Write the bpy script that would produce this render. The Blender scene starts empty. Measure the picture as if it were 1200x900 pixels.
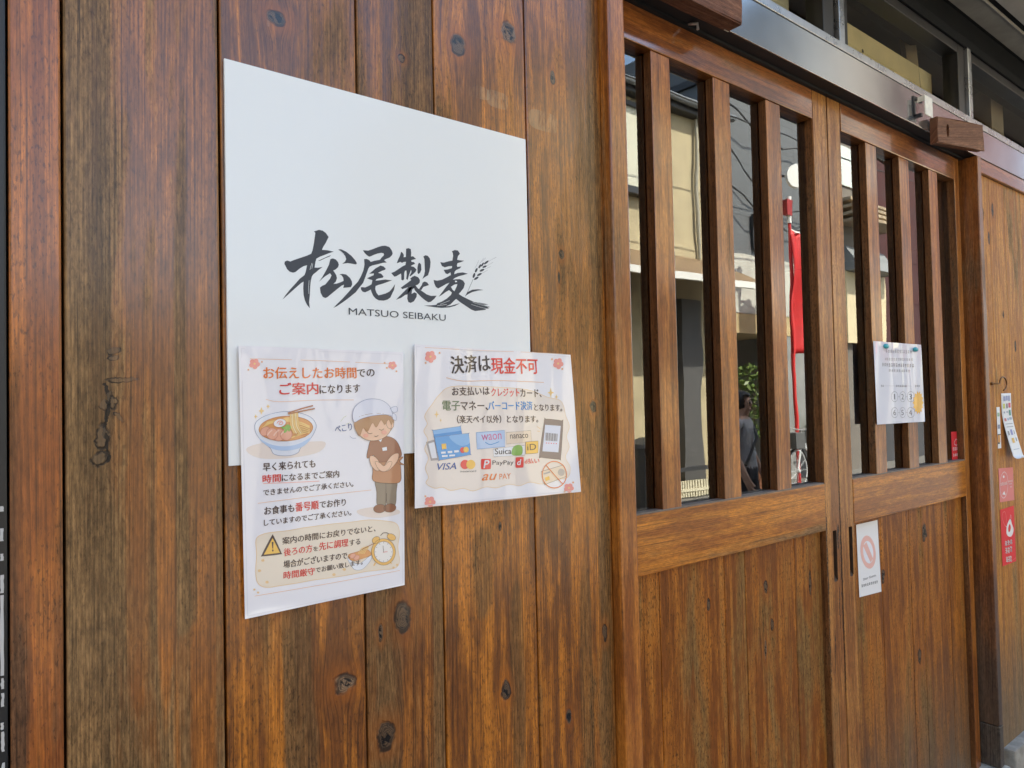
import bpy, bmesh, math, random
from mathutils import Vector, Matrix, noise as mnoise

C = bpy.context.scene.collection
PI = math.pi
EYE = 1.45                      # camera height above the pavement (m)

# ------------------------------------------------------------------ camera
def setup_camera():
    f, yaw, pit, rol, d = 840.85, 0.665939, 0.025658, -0.021921, 0.840989
    cy, sy, cp, sp = math.cos(yaw), math.sin(yaw), math.cos(pit), math.sin(pit)
    fw = Vector((sy*cp, cy*cp, sp)); r0 = Vector((cy, -sy, 0)); u0 = r0.cross(fw)
    r = math.cos(rol)*r0 + math.sin(rol)*u0; u = -math.sin(rol)*r0 + math.cos(rol)*u0
    M = Matrix(((r.x, u.x, -fw.x, 0), (r.y, u.y, -fw.y, -d), (r.z, u.z, -fw.z, EYE), (0, 0, 0, 1)))
    cam = bpy.data.cameras.new('camera'); o = bpy.data.objects.new('camera', cam); C.objects.link(o)
    o.matrix_world = M
    cam.sensor_width = 36; cam.lens = f/1200*36; cam.clip_start = 0.02; cam.clip_end = 500
    bpy.context.scene.camera = o
setup_camera()

# ------------------------------------------------------------------ light
SUN_EL, SUN_AZ = 52, 14         # the sun stands behind the shop; this front is in open shade
sc = bpy.context.scene
w = bpy.data.worlds.new('World'); sc.world = w; w.use_nodes = True
nt = w.node_tree
sky = nt.nodes.new('ShaderNodeTexSky'); sky.sky_type = 'NISHITA'; sky.sun_disc = False
sky.sun_elevation = math.radians(SUN_EL); sky.sun_rotation = math.radians(SUN_AZ)
sky.air_density = 1.0; sky.dust_density = 2.4; sky.ozone_density = 1.0
bg = nt.nodes['Background']; bg.inputs['Strength'].default_value = 0.15
nt.links.new(sky.outputs[0], bg.inputs['Color'])
sl = bpy.data.lights.new('sun', 'SUN'); sl.energy = 4.0; sl.angle = math.radians(0.5); sl.color = (1.0, 0.95, 0.88)
so = bpy.data.objects.new('sun', sl); C.objects.link(so)
_el, _az = math.radians(SUN_EL), math.radians(SUN_AZ)
sun_dir = Vector((math.sin(_az)*math.cos(_el), math.cos(_az)*math.cos(_el), math.sin(_el)))
so.rotation_euler = sun_dir.to_track_quat('Z', 'Y').to_euler(); so.location = (0, 0, 20)
vs = sc.view_settings
vs.view_transform = 'Standard'; vs.look = 'None'; vs.gamma = 1; vs.use_curve_mapping = False
vs.exposure = 2.36
vs.use_white_balance = True; vs.white_balance_temperature = 6750; vs.white_balance_tint = 3
sc.cycles.max_bounces = 10; sc.cycles.glossy_bounces = 6; sc.cycles.transparent_max_bounces = 12
sc.cycles.sample_clamp_indirect = 6
try: sc.cycles.use_denoising = True
except Exception: pass

# ------------------------------------------------------------------ node helper
class S:
    """a socket with arithmetic"""
    def __init__(s, g, sock): s.g = g; s.k = sock
    def _m(s, op, b=None, c=None): return s.g.math(op, s, b, c)
    def __add__(s, b): return s._m('ADD', b)
    def __radd__(s, b): return s._m('ADD', b)
    def __sub__(s, b): return s._m('SUBTRACT', b)
    def __rsub__(s, b): return s.g.math('SUBTRACT', b, s)
    def __mul__(s, b): return s._m('MULTIPLY', b)
    def __rmul__(s, b): return s._m('MULTIPLY', b)
    def __truediv__(s, b): return s._m('DIVIDE', b)
    def frac(s): return s._m('FRACT')
    def pow(s, b): return s._m('POWER', b)
    def clamp(s):
        r = s._m('ADD', 0.0); r.k.node.use_clamp = True; return r
class Graph:
    def __init__(s, name):
        s.mat = bpy.data.materials.new(name); s.mat.use_nodes = True
        s.nt = s.mat.node_tree; s.n = s.nt.nodes
        s.bsdf = s.n['Principled BSDF']; s.out = s.n['Material Output']
    def put(s, inp, v):
        if isinstance(v, S): s.nt.links.new(v.k, inp)
        elif isinstance(v, (tuple, list)): inp.default_value = tuple(v)+(1,) if len(v) == 3 and len(inp.default_value) == 4 else v
        else: inp.default_value = v
    def math(s, op, a, b=None, c=None):
        n = s.n.new('ShaderNodeMath'); n.operation = op
        for i, v in enumerate((a, b, c)):
            if v is not None: s.put(n.inputs[i], v)
        return S(s, n.outputs[0])
    def vec(s, x, y, z):
        n = s.n.new('ShaderNodeCombineXYZ')
        for i, v in enumerate((x, y, z)): s.put(n.inputs[i], v)
        return S(s, n.outputs[0])
    def noise(s, v, scale=1.0, detail=2.0, rough=0.5, dist=0.0):
        n = s.n.new('ShaderNodeTexNoise'); s.put(n.inputs['Vector'], v)
        n.inputs['Scale'].default_value = scale; n.inputs['Detail'].default_value = detail
        n.inputs['Roughness'].default_value = rough; n.inputs['Distortion'].default_value = dist
        return S(s, n.outputs[0])
    def mix(s, f, a, b, mode='MIX'):
        n = s.n.new('ShaderNodeMix'); n.data_type = 'RGBA'; n.blend_type = mode
        s.put(n.inputs[0], f); s.put(n.inputs[6], a); s.put(n.inputs[7], b)
        return S(s, n.outputs[2])
    def smooth(s, v, lo, hi, a=0.0, b=1.0):
        n = s.n.new('ShaderNodeMapRange'); n.interpolation_type = 'SMOOTHSTEP'
        s.put(n.inputs[0], v); s.put(n.inputs[1], lo); s.put(n.inputs[2], hi); s.put(n.inputs[3], a); s.put(n.inputs[4], b)
        return S(s, n.outputs[0])
    def coords(s, which='Object'):
        t = s.n.new('ShaderNodeTexCoord'); p = s.n.new('ShaderNodeSeparateXYZ')
        s.nt.links.new(t.outputs[which], p.inputs[0])
        return S(s, p.outputs[0]), S(s, p.outputs[1]), S(s, p.outputs[2])
    def rnd(s):
        t = s.n.new('ShaderNodeObjectInfo'); return S(s, t.outputs['Random'])
    def bump(s, h, dist, strength=1.0):
        n = s.n.new('ShaderNodeBump'); s.put(n.inputs['Height'], h)
        n.inputs['Distance'].default_value = dist; n.inputs['Strength'].default_value = strength
        s.nt.links.new(n.outputs[0], s.bsdf.inputs['Normal']); return n
    def set(s, **kw):
        for k, v in kw.items(): s.put(s.bsdf.inputs[k.replace('_', ' ')], v)

# ------------------------------------------------------------------ materials
def plain(name, col, rough=0.6, metal=0.0, coat=0.0, var=0.0, vscale=8.0, coat_rough=0.08, spec=0.5, bump=0.0, bscale=60):
    g = Graph(name); c = col
    if var:
        x, y, z = g.coords()
        nz = g.noise(g.vec(x, y, z), vscale, 5, 0.6)
        c = g.mix(g.smooth(nz, 0.3, 0.7), tuple(k*(1-var) for k in col), tuple(min(1, k*(1+var)) for k in col))
        g.set(Roughness=g.smooth(nz, 0.2, 0.8, rough*0.85, min(1, rough*1.15)))
        if bump: g.bump(g.noise(g.vec(x, y, z), bscale, 4, 0.6), bump)
    else: g.set(Roughness=rough)
    g.set(Base_Color=c, Metallic=metal, Coat_Weight=coat, Coat_Roughness=coat_rough, Specular_IOR_Level=spec)
    return g.mat

def wood(name, light, dark, grey, axis='Z', seed=0.0, grey_bias=0.5, ring=0.0075, knots=(), bark=(), rough=0.42,
         coat=0.9, coat_rough=0.22, speck=0.75, ringk=0.24, copies=False, streaks=(), residue=(), foot=None, contrast=1.0, bumpk=1.0, spec=0.14, coat_ior=1.6):
    """stained, weathered softwood: growth rings, fibres, worn grey areas, knots; lengths in metres"""
    g = Graph(name)
    x, y, z = g.coords()
    if axis == 'Z': u, v = x + y*0.83, z
    elif axis == 'X': u, v = z + y*0.83, x
    else: u, v = x + z*0.83, y
    sd = g.rnd()*47.0 + seed if copies else seed
    us = u
    # grain flows round the knots
    for (kx, kz, rx, rz, kd) in knots:
        a, b = (kx, kz) if axis == 'Z' else (kz, kx)
        dx = u - a; q = (dx/(rx*1.5)); p = (v - b)/(rz*2.6)
        us = us - dx*0.86/(1.0 + (q*q + p*p).pow(1.5))
    warp = (g.noise(g.vec(u*4.0, v*0.6, sd), 1, 2, 0.45) - 0.5)*0.035 + (g.noise(g.vec(u*24.0, v*2.2, sd), 1, 2) - 0.5)*0.0022
    ug = us + warp
    lines = (ug/(ring*0.62)).frac()
    late = g.smooth(lines, 0.35, 0.93)*g.smooth(lines, 1.0, 0.94)
    fibre = g.noise(g.vec(ug*900.0, v*14.0, sd), 1, 3, 0.6)
    streak = g.noise(g.vec(us*62.0 + warp*20.0, v*1.1, sd), 1, 5, 0.65)
    patch = g.noise(g.vec(u*9.0, v*1.5, sd + 3.1), 1, 5, 0.62, 0.4)
    patch2 = g.noise(g.vec(u*26.0, v*5.0, sd + 9.7), 1, 5, 0.65, 0.5)
    mott = g.noise(g.vec(u*230.0, v*42.0, sd), 1, 5, 0.75)
    hair = g.smooth(g.noise(g.vec(ug*360.0, v*2.5, sd + 2.0), 1, 3, 0.55), 0.56, 0.65)*g.smooth(streak, 0.25, 0.5)
    speckn = g.noise(g.vec(u*400.0, v*120.0, sd + 5.0), 1, 3, 0.6)
    col = g.mix(g.smooth(streak + (patch2 - 0.5)*0.9 + (patch - 0.5)*0.35, 0.36, 0.66), dark, light)
    gw = g.smooth(patch + (streak - 0.5)*0.35 + (patch2 - 0.5)*0.45 + (mott - 0.5)*0.10 + (grey_bias - 0.5), 0.44, 0.62)
    for (sx, sz, wx, wz, k) in streaks:          # a long worn (k>0) or still stained (k<0) streak of the board
        a, b = (sx, sz) if axis == 'Z' else (sz, sx)
        q = (u + warp*0.25 - a)/wx; p = (v - b)/wz
        m = g.smooth(q*q + p*p*p*p + (patch2 - 0.5)*1.1 + (streak - 0.5)*0.9, 1.25, 0.45)
        gw = gw + m*k
    gw = gw.clamp()
    gcol = g.mix(g.smooth(streak + (mott - 0.5)*0.6, 0.3, 0.7), tuple(c*0.62 for c in grey), tuple(c*1.25 for c in grey))
    col = g.mix(gw*0.92, col, gcol)
    if foot:                                     # rain-splashed lower part bleached to grey
        zf, hf, fc = foot
        m = g.smooth(z + (patch2 - 0.5)*0.35, zf + hf, zf)
        col = g.mix(m*0.85, col, g.mix(streak, tuple(c*0.7 for c in fc), tuple(c*1.3 for c in fc)))
    k1 = 1.0 - late*ringk*contrast
    k2 = g.smooth(fibre, 0.25, 0.75, 1.0 - 0.30*contrast, 1.0 + 0.24*contrast)
    k3 = g.smooth(mott, 0.28, 0.72, 0.66, 1.22)
    sp = g.smooth(speckn + (patch2 - 0.5)*0.45, 0.55, 0.68)*speck
    k = k1*k2*k3*(1.0 - sp*0.62)*(1.0 - hair*0.50*contrast)
    col = g.mix(1.0, col, g.vec(k, k, k), 'MULTIPLY')
    hgt = fibre*0.45 + (1.0 - late)*0.6 - sp*0.5
    for (kx, kz, rx, rz, kd) in knots:
        wob = (g.noise(g.vec(x*70.0 + kx*91, z*45.0, y*55.0), 1, 4, 0.65) - 0.5)
        wo2 = (g.noise(g.vec(x*40.0 + kx*57, z*40.0 + 7.3, y*55.0), 1, 2, 0.5) - 0.5)
        q = (x - kx)/rx + wob*1.3; p = (z - kz)/rz + wo2*1.5
        r2 = q*q + p*p
        r = r2.pow(0.5)
        halo = g.smooth(r, 3.0, 0.9)
        col = g.mix(halo*0.38, col, (light[0]*0.62, light[1]*0.50, light[2]*0.45))
        core = g.smooth(r, 1.12, 0.86)
        rings = g.smooth((r*5.0 + wob).frac(), 0.1, 0.9)
        kcol = g.mix(rings, (0.095*kd, 0.055*kd, 0.030*kd), (0.21*kd, 0.125*kd, 0.068*kd))
        crack = g.smooth(g.noise(g.vec(x*95.0 + z*40.0, z*70.0, kx*77), 1, 3, 0.6), 0.50, 0.57)*g.smooth(r, 0.95, 0.6)
        kcol = g.mix(crack, kcol, (0.008, 0.006, 0.005))
        rim = g.smooth(r, 1.25, 1.05)*g.smooth(r, 0.72, 0.96)
        col = g.mix(core, col, kcol)
        col = g.mix(rim*g.smooth(wo2, -0.12, 0.08)*0.85, col, (0.018, 0.011, 0.007))
        hgt = hgt - rim*1.6 - crack*2.5
    for (kx, kz, rx, rz, tilt, kd) in bark:      # cracks and bark pockets
        wob = (g.noise(g.vec(x*70.0, z*48.0, kx*31), 1, 4, 0.65) - 0.5)
        wo3 = (g.noise(g.vec(x*160.0 + kx*13, z*160.0, y*70.0), 1, 2, 0.5) - 0.5)
        dx, dz = x - kx + wob*0.012 + wo3*0.005, z - kz + wob*0.008 + wo3*0.006
        q = (dx - dz*tilt)/rx; p = dz/rz
        r = (q*q + p*p)
        m = g.smooth(r + wob*1.4, 1.2, 0.75)
        if kd < 0.5: col = g.mix(m*0.92, col, (0.016, 0.011, 0.008)); hgt = hgt - m*3.0
        else:
            rim = g.smooth(r + wob*1.4, 1.75, 1.15)*g.smooth(r + wob*1.4, 0.55, 1.0)*g.smooth(wob, -0.1, 0.05)
            col = g.mix(m*0.5, col, (0.115*kd, 0.078*kd, 0.046*kd)); col = g.mix(rim*0.85, col, (0.022, 0.016, 0.012)); hgt = hgt + m*2.0 - rim*3.0
    for (kx, kz, rx, rz) in residue:             # torn remains of old adhesive tape
        q = (x - kx)/rx; p = (z - kz)/rz
        m = g.smooth((q*q).pow(2)+(p*p).pow(2), 1.0, 0.8)*g.smooth(patch2 + mott*0.5, 0.66, 0.86)
        col = g.mix(m*0.40, col, (0.42, 0.30, 0.17))
    g.set(Base_Color=col, Specular_IOR_Level=spec, Roughness=g.smooth(gw + mott*0.4, 0.0, 1.3, rough, min(0.85, rough + 0.22)),
          Coat_Weight=(1.0 - gw*0.6)*coat, Coat_Roughness=coat_rough, Coat_IOR=coat_ior)
    g.bump(hgt, 0.0007*bumpk, 0.8)
    return g.mat

# ------------------------------------------------------------------ mesh helpers
def bx(bm, x0, x1, y0, y1, z0, z1, bev=0.0, seg=2):
    r = bmesh.ops.create_cube(bm, size=1.0)
    vs_ = r['verts']
    for v in vs_:
        v.co = Vector((x0 + (v.co.x + .5)*(x1 - x0), y0 + (v.co.y + .5)*(y1 - y0), z0 + (v.co.z + .5)*(z1 - z0)))
    if bev:
        es = list({e for v in vs_ for e in v.link_edges})
        bmesh.ops.bevel(bm, geom=es, offset=bev, segments=seg, affect='EDGES', profile=0.6)
def tube(bm, pts, rad, n=10, cap=True):
    pts = [Vector(p) for p in pts]; rings = []
    rad = rad if isinstance(rad, (list, tuple)) else [rad]*len(pts)
    for i, p in enumerate(pts):
        t = (pts[min(i+1, len(pts)-1)] - pts[max(i-1, 0)]).normalized()
        a = Vector((0, 0, 1)) if abs(t.z) < 0.9 else Vector((1, 0, 0))
        e1 = t.cross(a).normalized(); e2 = t.cross(e1)
        rings.append([bm.verts.new(p + rad[i]*(math.cos(2*PI*k/n)*e1 + math.sin(2*PI*k/n)*e2)) for k in range(n)])
    for A, B in zip(rings, rings[1:]):
        for k in range(n): bm.faces.new((A[k], A[(k+1) % n], B[(k+1) % n], B[k]))
    if cap: bm.faces.new(rings[0][::-1]); bm.faces.new(rings[-1])
def prism(bm, pts, y0, y1):
    """outline in (x, z) given a depth from y0 to y1"""
    a = [bm.verts.new((p[0], y0, p[1])) for p in pts]; b = [bm.verts.new((p[0], y1, p[1])) for p in pts]
    n = len(pts); bm.faces.new(a); bm.faces.new(b[::-1])
    for i in range(n): bm.faces.new((a[(i+1) % n], a[i], b[i], b[(i+1) % n]))
def finish(bm, smooth=False):
    bmesh.ops.recalc_face_normals(bm, faces=bm.faces)
    if smooth:
        for f in bm.faces: f.smooth = True
def empty(name, loc, label, cat, group=None, rotz=0.0):
    o = bpy.data.objects.new(name, None); C.objects.link(o); o.location = loc; o.rotation_euler.z = rotz
    o.empty_display_size = 0.1
    o['label'] = label; o['category'] = cat
    if group: o['group'] = group
    return o
def mesh(name, bm, mat, parent=None, smooth=False, world=True):
    """link bm as one mesh object; world=True: bm holds world coordinates"""
    finish(bm, smooth)
    me = bpy.data.meshes.new(name); bm.to_mesh(me); bm.free()
    for m in (mat if isinstance(mat, (list, tuple)) else [mat]): me.materials.append(m)
    o = bpy.data.objects.new(name, me); C.objects.link(o)
    if parent:
        o.parent = parent
        if world:
            off = Vector((0, 0, 0)); p = parent
            while p: off += p.location; p = p.parent
            o.location = -off
    return o
def single(name, bm, mat, label, cat, group=None, smooth=False):
    cs = [v.co for v in bm.verts]
    base = Vector(((min(c.x for c in cs) + max(c.x for c in cs))/2, (min(c.y for c in cs) + max(c.y for c in cs))/2, min(c.z for c in cs)))
    bmesh.ops.translate(bm, verts=bm.verts, vec=-base)
    o = mesh(name, bm, mat, None, smooth); o.location = base
    o['label'] = label; o['category'] = cat
    if group: o['group'] = group
    return o
def structure(name, bm, mat):
    o = mesh(name, bm, mat); o['kind'] = 'structure'; return o
def copy_tree(o, parent=None):
    c = o.copy(); C.objects.link(c)
    if parent: c.parent = parent
    for ch in o.children: copy_tree(ch, c)
    return c
def B(): return bmesh.new()
def h(z): return EYE + z          # height above or below eye level -> world height
# ================================================================== SHOP FRONT
OR_L, OR_D, GREY = (0.62, 0.215, 0.022), (0.195, 0.064, 0.0105), (0.205, 0.110, 0.042)
# ground
bm = B(); bx(bm, -60, 80, -1.6, 0.0, -0.3, 0.0); structure('pavement', bm, plain('pavement_concrete', (0.13, 0.125, 0.12), 0.85, var=0.2, vscale=6, bump=0.002))
bm = B(); bx(bm, -60, 80, -4.6, -1.6, -0.3, -0.10); structure('road', bm, plain('asphalt', (0.055, 0.055, 0.058), 0.9, var=0.25, vscale=30, bump=0.003))
bm = B(); bx(bm, -60, 80, -60, -4.6, -0.3, 0.0); structure('far_pavement', bm, plain('pale_paving', (0.14, 0.133, 0.12), 0.85, var=0.15, vscale=5, bump=0.002))
bm = B(); bx(bm, -60, 80, -4.3, -4.2, -0.10, -0.096); structure('road_marking', bm, plain('road_paint', (0.75, 0.75, 0.72), 0.7, var=0.08))
bm = B(); bx(bm, -60, 80, 0.0, 60, -0.3, -0.02); structure('ground', bm, plain('bare_ground', (0.2, 0.18, 0.15), 0.9))

# ---- the left wall of vertical boards
wall = empty('board_wall', (0.45, 0.05, 0), 'wide vertical cedar boards, worn orange and grey, behind the white sign', 'wall')
def board(x0, x1, mat, z0=0.06, z1=h(1.12), y0=0.0, y1=0.05, parent=wall, gap=0.0012, bev=0.0022):
    bm = B(); bx(bm, x0 + gap, x1 - gap, y0, y1, z0, z1, bev); return mesh('board', bm, mat, parent)
K = lambda *a: (a[0], h(a[1]), a[2], a[3], a[4])
RES = lambda *a: (a[0], h(a[1]), a[2], a[3])
board(0.0445, 0.0905, wood('board_red', (0.56, 0.172, 0.018), (0.30, 0.082, 0.011), (0.125, 0.062, 0.030), seed=2.0, grey_bias=0.47, ring=0.011, speck=0.8,
      streaks=[(0.052, h(-0.15), 0.010, 0.22, 0.75), (0.068, h(-0.02), 0.016, 0.35, -0.6)]))
board(0.0905, 0.2437, wood('board_grey', (0.52, 0.180, 0.026), (0.26, 0.090, 0.016), (0.250, 0.148, 0.062), seed=11.0, grey_bias=0.56, ring=0.0062, speck=0.55,
      streaks=[(0.109, h(0.1), 0.026, 0.9, 0.9), (0.183, h(0.0), 0.0095, 0.34, -1.0), (0.222, h(0.05), 0.015, 0.6, -1.0), (0.160, h(0.36), 0.007, 0.22, -0.8),
               (0.205, h(-0.05), 0.012, 0.4, 0.8), (0.186, h(-0.16), 0.009, 0.12, -0.9), (0.21, h(-0.33), 0.02, 0.10, -0.9), (0.156, h(-0.17), 0.012, 0.15, -0.5)],
      bark=[(0.1345, h(0.0621), 0.0060, 0.0034, 0.6, 1.0), (0.1345, h(0.0550), 0.0045, 0.0026, 0.3, 1.3), (0.1425, h(0.0325), 0.0130, 0.0024, 0.0, 0.9), (0.1282, h(0.0200), 0.0024, 0.0095, -.25, 0.35),
            (0.1325, h(0.0110), 0.0046, 0.0080, -.3, 1.35), (0.1262, h(0.0060), 0.0050, 0.0050, 0, 1.4), (0.1300, h(0.0030), 0.0018, 0.0130, 0.2, 0.3), (0.1390, h(-0.0060), 0.0026, 0.0055, -.5, 1.2),
            (0.1268, h(-0.0130), 0.0014, 0.0150, 0.05, 0.3), (0.1245, h(-0.0260), 0.0055, 0.0120, 0, 1.5), (0.1285, h(-0.0330), 0.0015, 0.0110, -.1, 0.3), (0.1225, h(-0.0480), 0.0075, 0.0070, 0.3, 1.35), (0.1300, h(-0.0480), 0.0014, 0.0060, .3, 0.3)]))
board(0.2437, 0.4160, wood('board_knotty', OR_L, OR_D, GREY, seed=23.0, grey_bias=0.46, ring=0.0078,
      knots=[K(0.312, 0.470, 0.0110, 0.0085, 0.75), K(0.386, -0.344, 0.0135, 0.0125, 1.5)], residue=[RES(0.30, 0.46, 0.004, 0.004)],
      streaks=[(0.33, h(-0.42), 0.022, 0.20, 0.8), (0.258, h(-0.3), 0.012, 0.3, -0.7), (0.30, h(-0.40), 0.010, 0.2, -0.6), (0.365, h(-0.30), 0.02, 0.10, -0.8)]))
board(0.4160, 0.5335, wood('board_narrow', (0.54, 0.185, 0.022), (0.175, 0.058, 0.0105), GREY, seed=37.0, grey_bias=0.56, ring=0.0060,
      knots=[K(0.483, 0.469, 0.0055, 0.0055, 1.0), K(0.4685, -0.278, 0.0115, 0.0185, 0.7), K(0.4370, -0.293, 0.0035, 0.010, 0.9), K(0.4430, -0.425, 0.0120, 0.0165, 0.55)],
      streaks=[(0.45, h(-0.33), 0.02, 0.2, 0.6), (0.505, h(-0.30), 0.012, 0.16, -0.7), (0.525, h(-0.40), 0.008, 0.2, 0.8)]))
board(0.5335, 0.6995, wood('board_middle', OR_L, OR_D, (0.205, 0.108, 0.038), seed=53.0, grey_bias=0.43, ring=0.0070,
      knots=[K(0.576, 0.515, 0.0120, 0.0135, 0.7), K(0.668, 0.560, 0.0140, 0.0160, 1.25), K(0.637, -0.419, 0.0080, 0.0135, 0.6), K(0.6325, -0.18, 0.003, 0.006, 0.9)],
      residue=[RES(0.600, 0.455, 0.032, 0.010), RES(0.645, 0.452, 0.020, 0.013)],
      streaks=[(0.60, h(-0.24), 0.02, 0.07, 0.7), (0.56, h(-0.35), 0.010, 0.3, -0.6), (0.66, h(-0.42), 0.014, 0.16, 0.7)]))
board(0.6995, 0.8640, wood('board_right', (0.60, 0.205, 0.020), OR_D, (0.205, 0.108, 0.038), seed=71.0, grey_bias=0.45, ring=0.0066,
      knots=[K(0.757, 0.515, 0.0050, 0.0090, 0.8), K(0.766, 0.232, 0.0055, 0.0080, 0.6), K(0.760, 0.196, 0.0025, 0.009, 0.5), K(0.828, -0.010, 0.0065, 0.0090, 0.55), K(0.842, -0.378, 0.0055, 0.0125, 0.7), K(0.759, -0.492, 0.0060, 0.0110, 0.7), K(0.733, -0.118, 0.0040, 0.0060, 0.9)],
      residue=[RES(0.735, 0.440, 0.030, 0.016)],
      streaks=[(0.845, h(0.1), 0.014, 0.7, 0.8), (0.735, h(0.2), 0.014, 0.3, -0.6), (0.80, h(-0.45), 0.015, 0.2, 0.7)]))
bm = B(); bx(bm, 0.0445, 0.8640, 0.051, 0.075, 0.06, h(1.12)); mesh('backing', bm, plain('dark_backing', (0.012, 0.010, 0.009), 0.9), wall)

# black signboard beside it, only its lettered edge is in view
black = plain('black_board', (0.010, 0.011, 0.014), 0.35)
sb = empty('black_signboard', (-0.2, 0.03, h(-0.9)), 'tall black signboard with white brush lettering at the left edge of the boards', 'signboard')
bm = B(); bx(bm, -0.45, 0.0440, -0.001, 0.05, h(-0.9), h(1.1), 0.002); mesh('panel', bm, black, sb)
bm = B(); rr = random.Random(4)
for z0, z1, x0, x1 in ((-.093, -.088, .0375, .0412), (-.121, -.109, .0375, .0411), (-.1395, -.133, .0378, .0411), (-.170, -.153, .0378, .0412), (-.2475, -.172, .0376, .0411),
                       (-.260, -.250, .0380, .0410), (-.2765, -.264, .0384, .0412), (-.298, -.2915, .0380, .0407), (-.3185, -.300, .0382, .0413), (-.345, -.329, .0386, .0414)):
    n = 7; P = []
    for i in range(n): P.append((x1 - rr.random()*.0006, h(z0 + (z1 - z0)*i/(n-1))))
    for i in range(n): P.append((x0 + rr.random()*.0009, h(z1 + (z0 - z1)*i/(n-1))))
    prism(bm, P, -0.0016, -0.0011)
mesh('lettering', bm, plain('white_paint', (0.5, 0.5, 0.5), 0.6), sb)

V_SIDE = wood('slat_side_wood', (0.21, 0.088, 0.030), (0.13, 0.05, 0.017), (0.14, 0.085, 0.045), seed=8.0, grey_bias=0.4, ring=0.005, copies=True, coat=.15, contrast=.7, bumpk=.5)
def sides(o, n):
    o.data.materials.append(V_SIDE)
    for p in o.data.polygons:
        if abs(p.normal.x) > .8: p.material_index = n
# ---- door surround and sliding doors
V_DOOR = wood('door_wood', (0.52, 0.182, 0.030), (0.25, 0.072, 0.011), (0.20, 0.115, 0.055), seed=5.0, grey_bias=0.36, ring=0.005, ringk=0.22, speck=0.35, coat=0.8, coat_rough=0.16, rough=0.4, copies=True, contrast=0.9, bumpk=0.5, coat_ior=1.6)
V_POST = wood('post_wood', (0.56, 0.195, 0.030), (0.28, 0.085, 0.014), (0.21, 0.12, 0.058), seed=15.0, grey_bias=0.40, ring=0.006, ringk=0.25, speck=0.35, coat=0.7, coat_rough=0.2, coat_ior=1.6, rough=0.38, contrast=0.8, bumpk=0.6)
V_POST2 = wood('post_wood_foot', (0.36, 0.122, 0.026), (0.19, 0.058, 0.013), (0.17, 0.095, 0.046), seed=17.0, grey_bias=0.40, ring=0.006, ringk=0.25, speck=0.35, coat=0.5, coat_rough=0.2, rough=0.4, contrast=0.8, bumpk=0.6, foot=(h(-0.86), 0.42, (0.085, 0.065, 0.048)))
V_RAIL = wood('rail_wood', (0.38, 0.125, 0.025), (0.20, 0.057, 0.013), (0.16, 0.09, 0.04), axis='X', seed=25.0, grey_bias=0.38, ring=0.006, ringk=0.22, speck=0.3, coat=1.0, coat_rough=0.09, coat_ior=2.0, rough=0.36, copies=True, contrast=0.75, bumpk=0.5)
V_RAILLOW = wood('low_rail_wood', (0.62, 0.220, 0.022), (0.34, 0.105, 0.012), (0.22, 0.125, 0.055), axis='X', seed=29.0, grey_bias=0.40, ring=0.0055, ringk=0.2, speck=0.3, coat=0.5, coat_rough=0.2, rough=0.4, copies=True, contrast=0.8, bumpk=0.6)
V_STILE = wood('stile_wood', (0.58, 0.250, 0.058), (0.31, 0.110, 0.024), (0.19, 0.12, 0.06), seed=45.0, grey_bias=0.34, ring=0.005, ringk=0.25, speck=0.6, coat=0.4, coat_rough=0.2, rough=0.42, copies=True,
               streaks=[(1.625, h(-0.36), 0.012, 0.16, -0.7), (1.70, h(-0.40), 0.02, 0.3, -0.6)], bumpk=0.8,
               bark=[(1.6662, h(-.42), .0020, .30, 0, .3), (1.6690, h(-.46), .0018, .26, 0, .3), (1.6035, h(-.46), .0022, .22, 0, .3), (1.655, h(-.335), .004, .030, .05, .3), (1.652, h(-.50), .0016, .05, 0, .3), (1.700, h(-.30), .0016, .02, 0, .3), (1.626, h(-.60), .0016, .05, .02, .3)])
V_PANEL = [wood('panel_wood_%s' % n, (0.55, 0.192, 0.025), (0.24, 0.074, 0.012), (0.25, 0.138, 0.046), seed=60.0 + 7*i, grey_bias=gb, ring=0.0065, ringk=0.28, speck=0.95, contrast=0.8, rough=0.5, coat=0.25, coat_ior=1.5, knots=kn, foot=ft)
           for i, (n, gb, kn, ft) in enumerate((('a', .46, (), (h(-1.4), .5, (.12, .10, .075))), ('b', .49, (K(1.175, -.405, .005, .012, .8),), (h(-1.4), .5, (.12, .10, .075))), ('c', .46, (), (h(-1.4), .5, (.12, .10, .075))),
               ('d', .51, (K(1.372, -.405, .007, .016, .8), K(1.392, -.49, .006, .012, .8), K(1.365, -.54, .005, .02, 1.1)), (h(-1.4), .5, (.12, .10, .075))), ('e', .49, (K(1.55, -.43, .005, .03, .8),), (h(-1.4), .5, (.12, .10, .075))),
               ('f', .43, (K(1.905, -.47, .010, .016, .9),), (h(-1.22), .6, (.15, .12, .08))), ('g', .42, (K(2.16, -.39, .014, .022, .7), K(2.10, -.72, .010, .018, .8)), (h(-1.22), .6, (.15, .12, .08))), ('h', .40, (), (h(-1.22), .6, (.15, .12, .08)))))]
def post(x0, x1, y0, y1, label, mat):
    bm = B(); bx(bm, x0, x1, y0, y1, 0.08, h(0.7255), 0.003)
    return single('door_post', bm, mat, label, 'post', 'posts either side of the sliding doors')
POSTS = []
def world_post(x0, x1, y0, y1, label, mat, z0):
    t = empty('door_post', ((x0+x1)/2, (y0+y1)/2, z0), label, 'post', 'posts either side of the sliding doors')
    bm = B(); bx(bm, x0, x1, y0, y1, z0, h(0.7255), 0.003); mesh('shaft', bm, mat, t)
    return t
world_post(0.8645, 0.9055, -0.0195, 0.105, 'orange brown door post standing between the knotty boards and the left door leaf', V_POST, 0.08)
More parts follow.
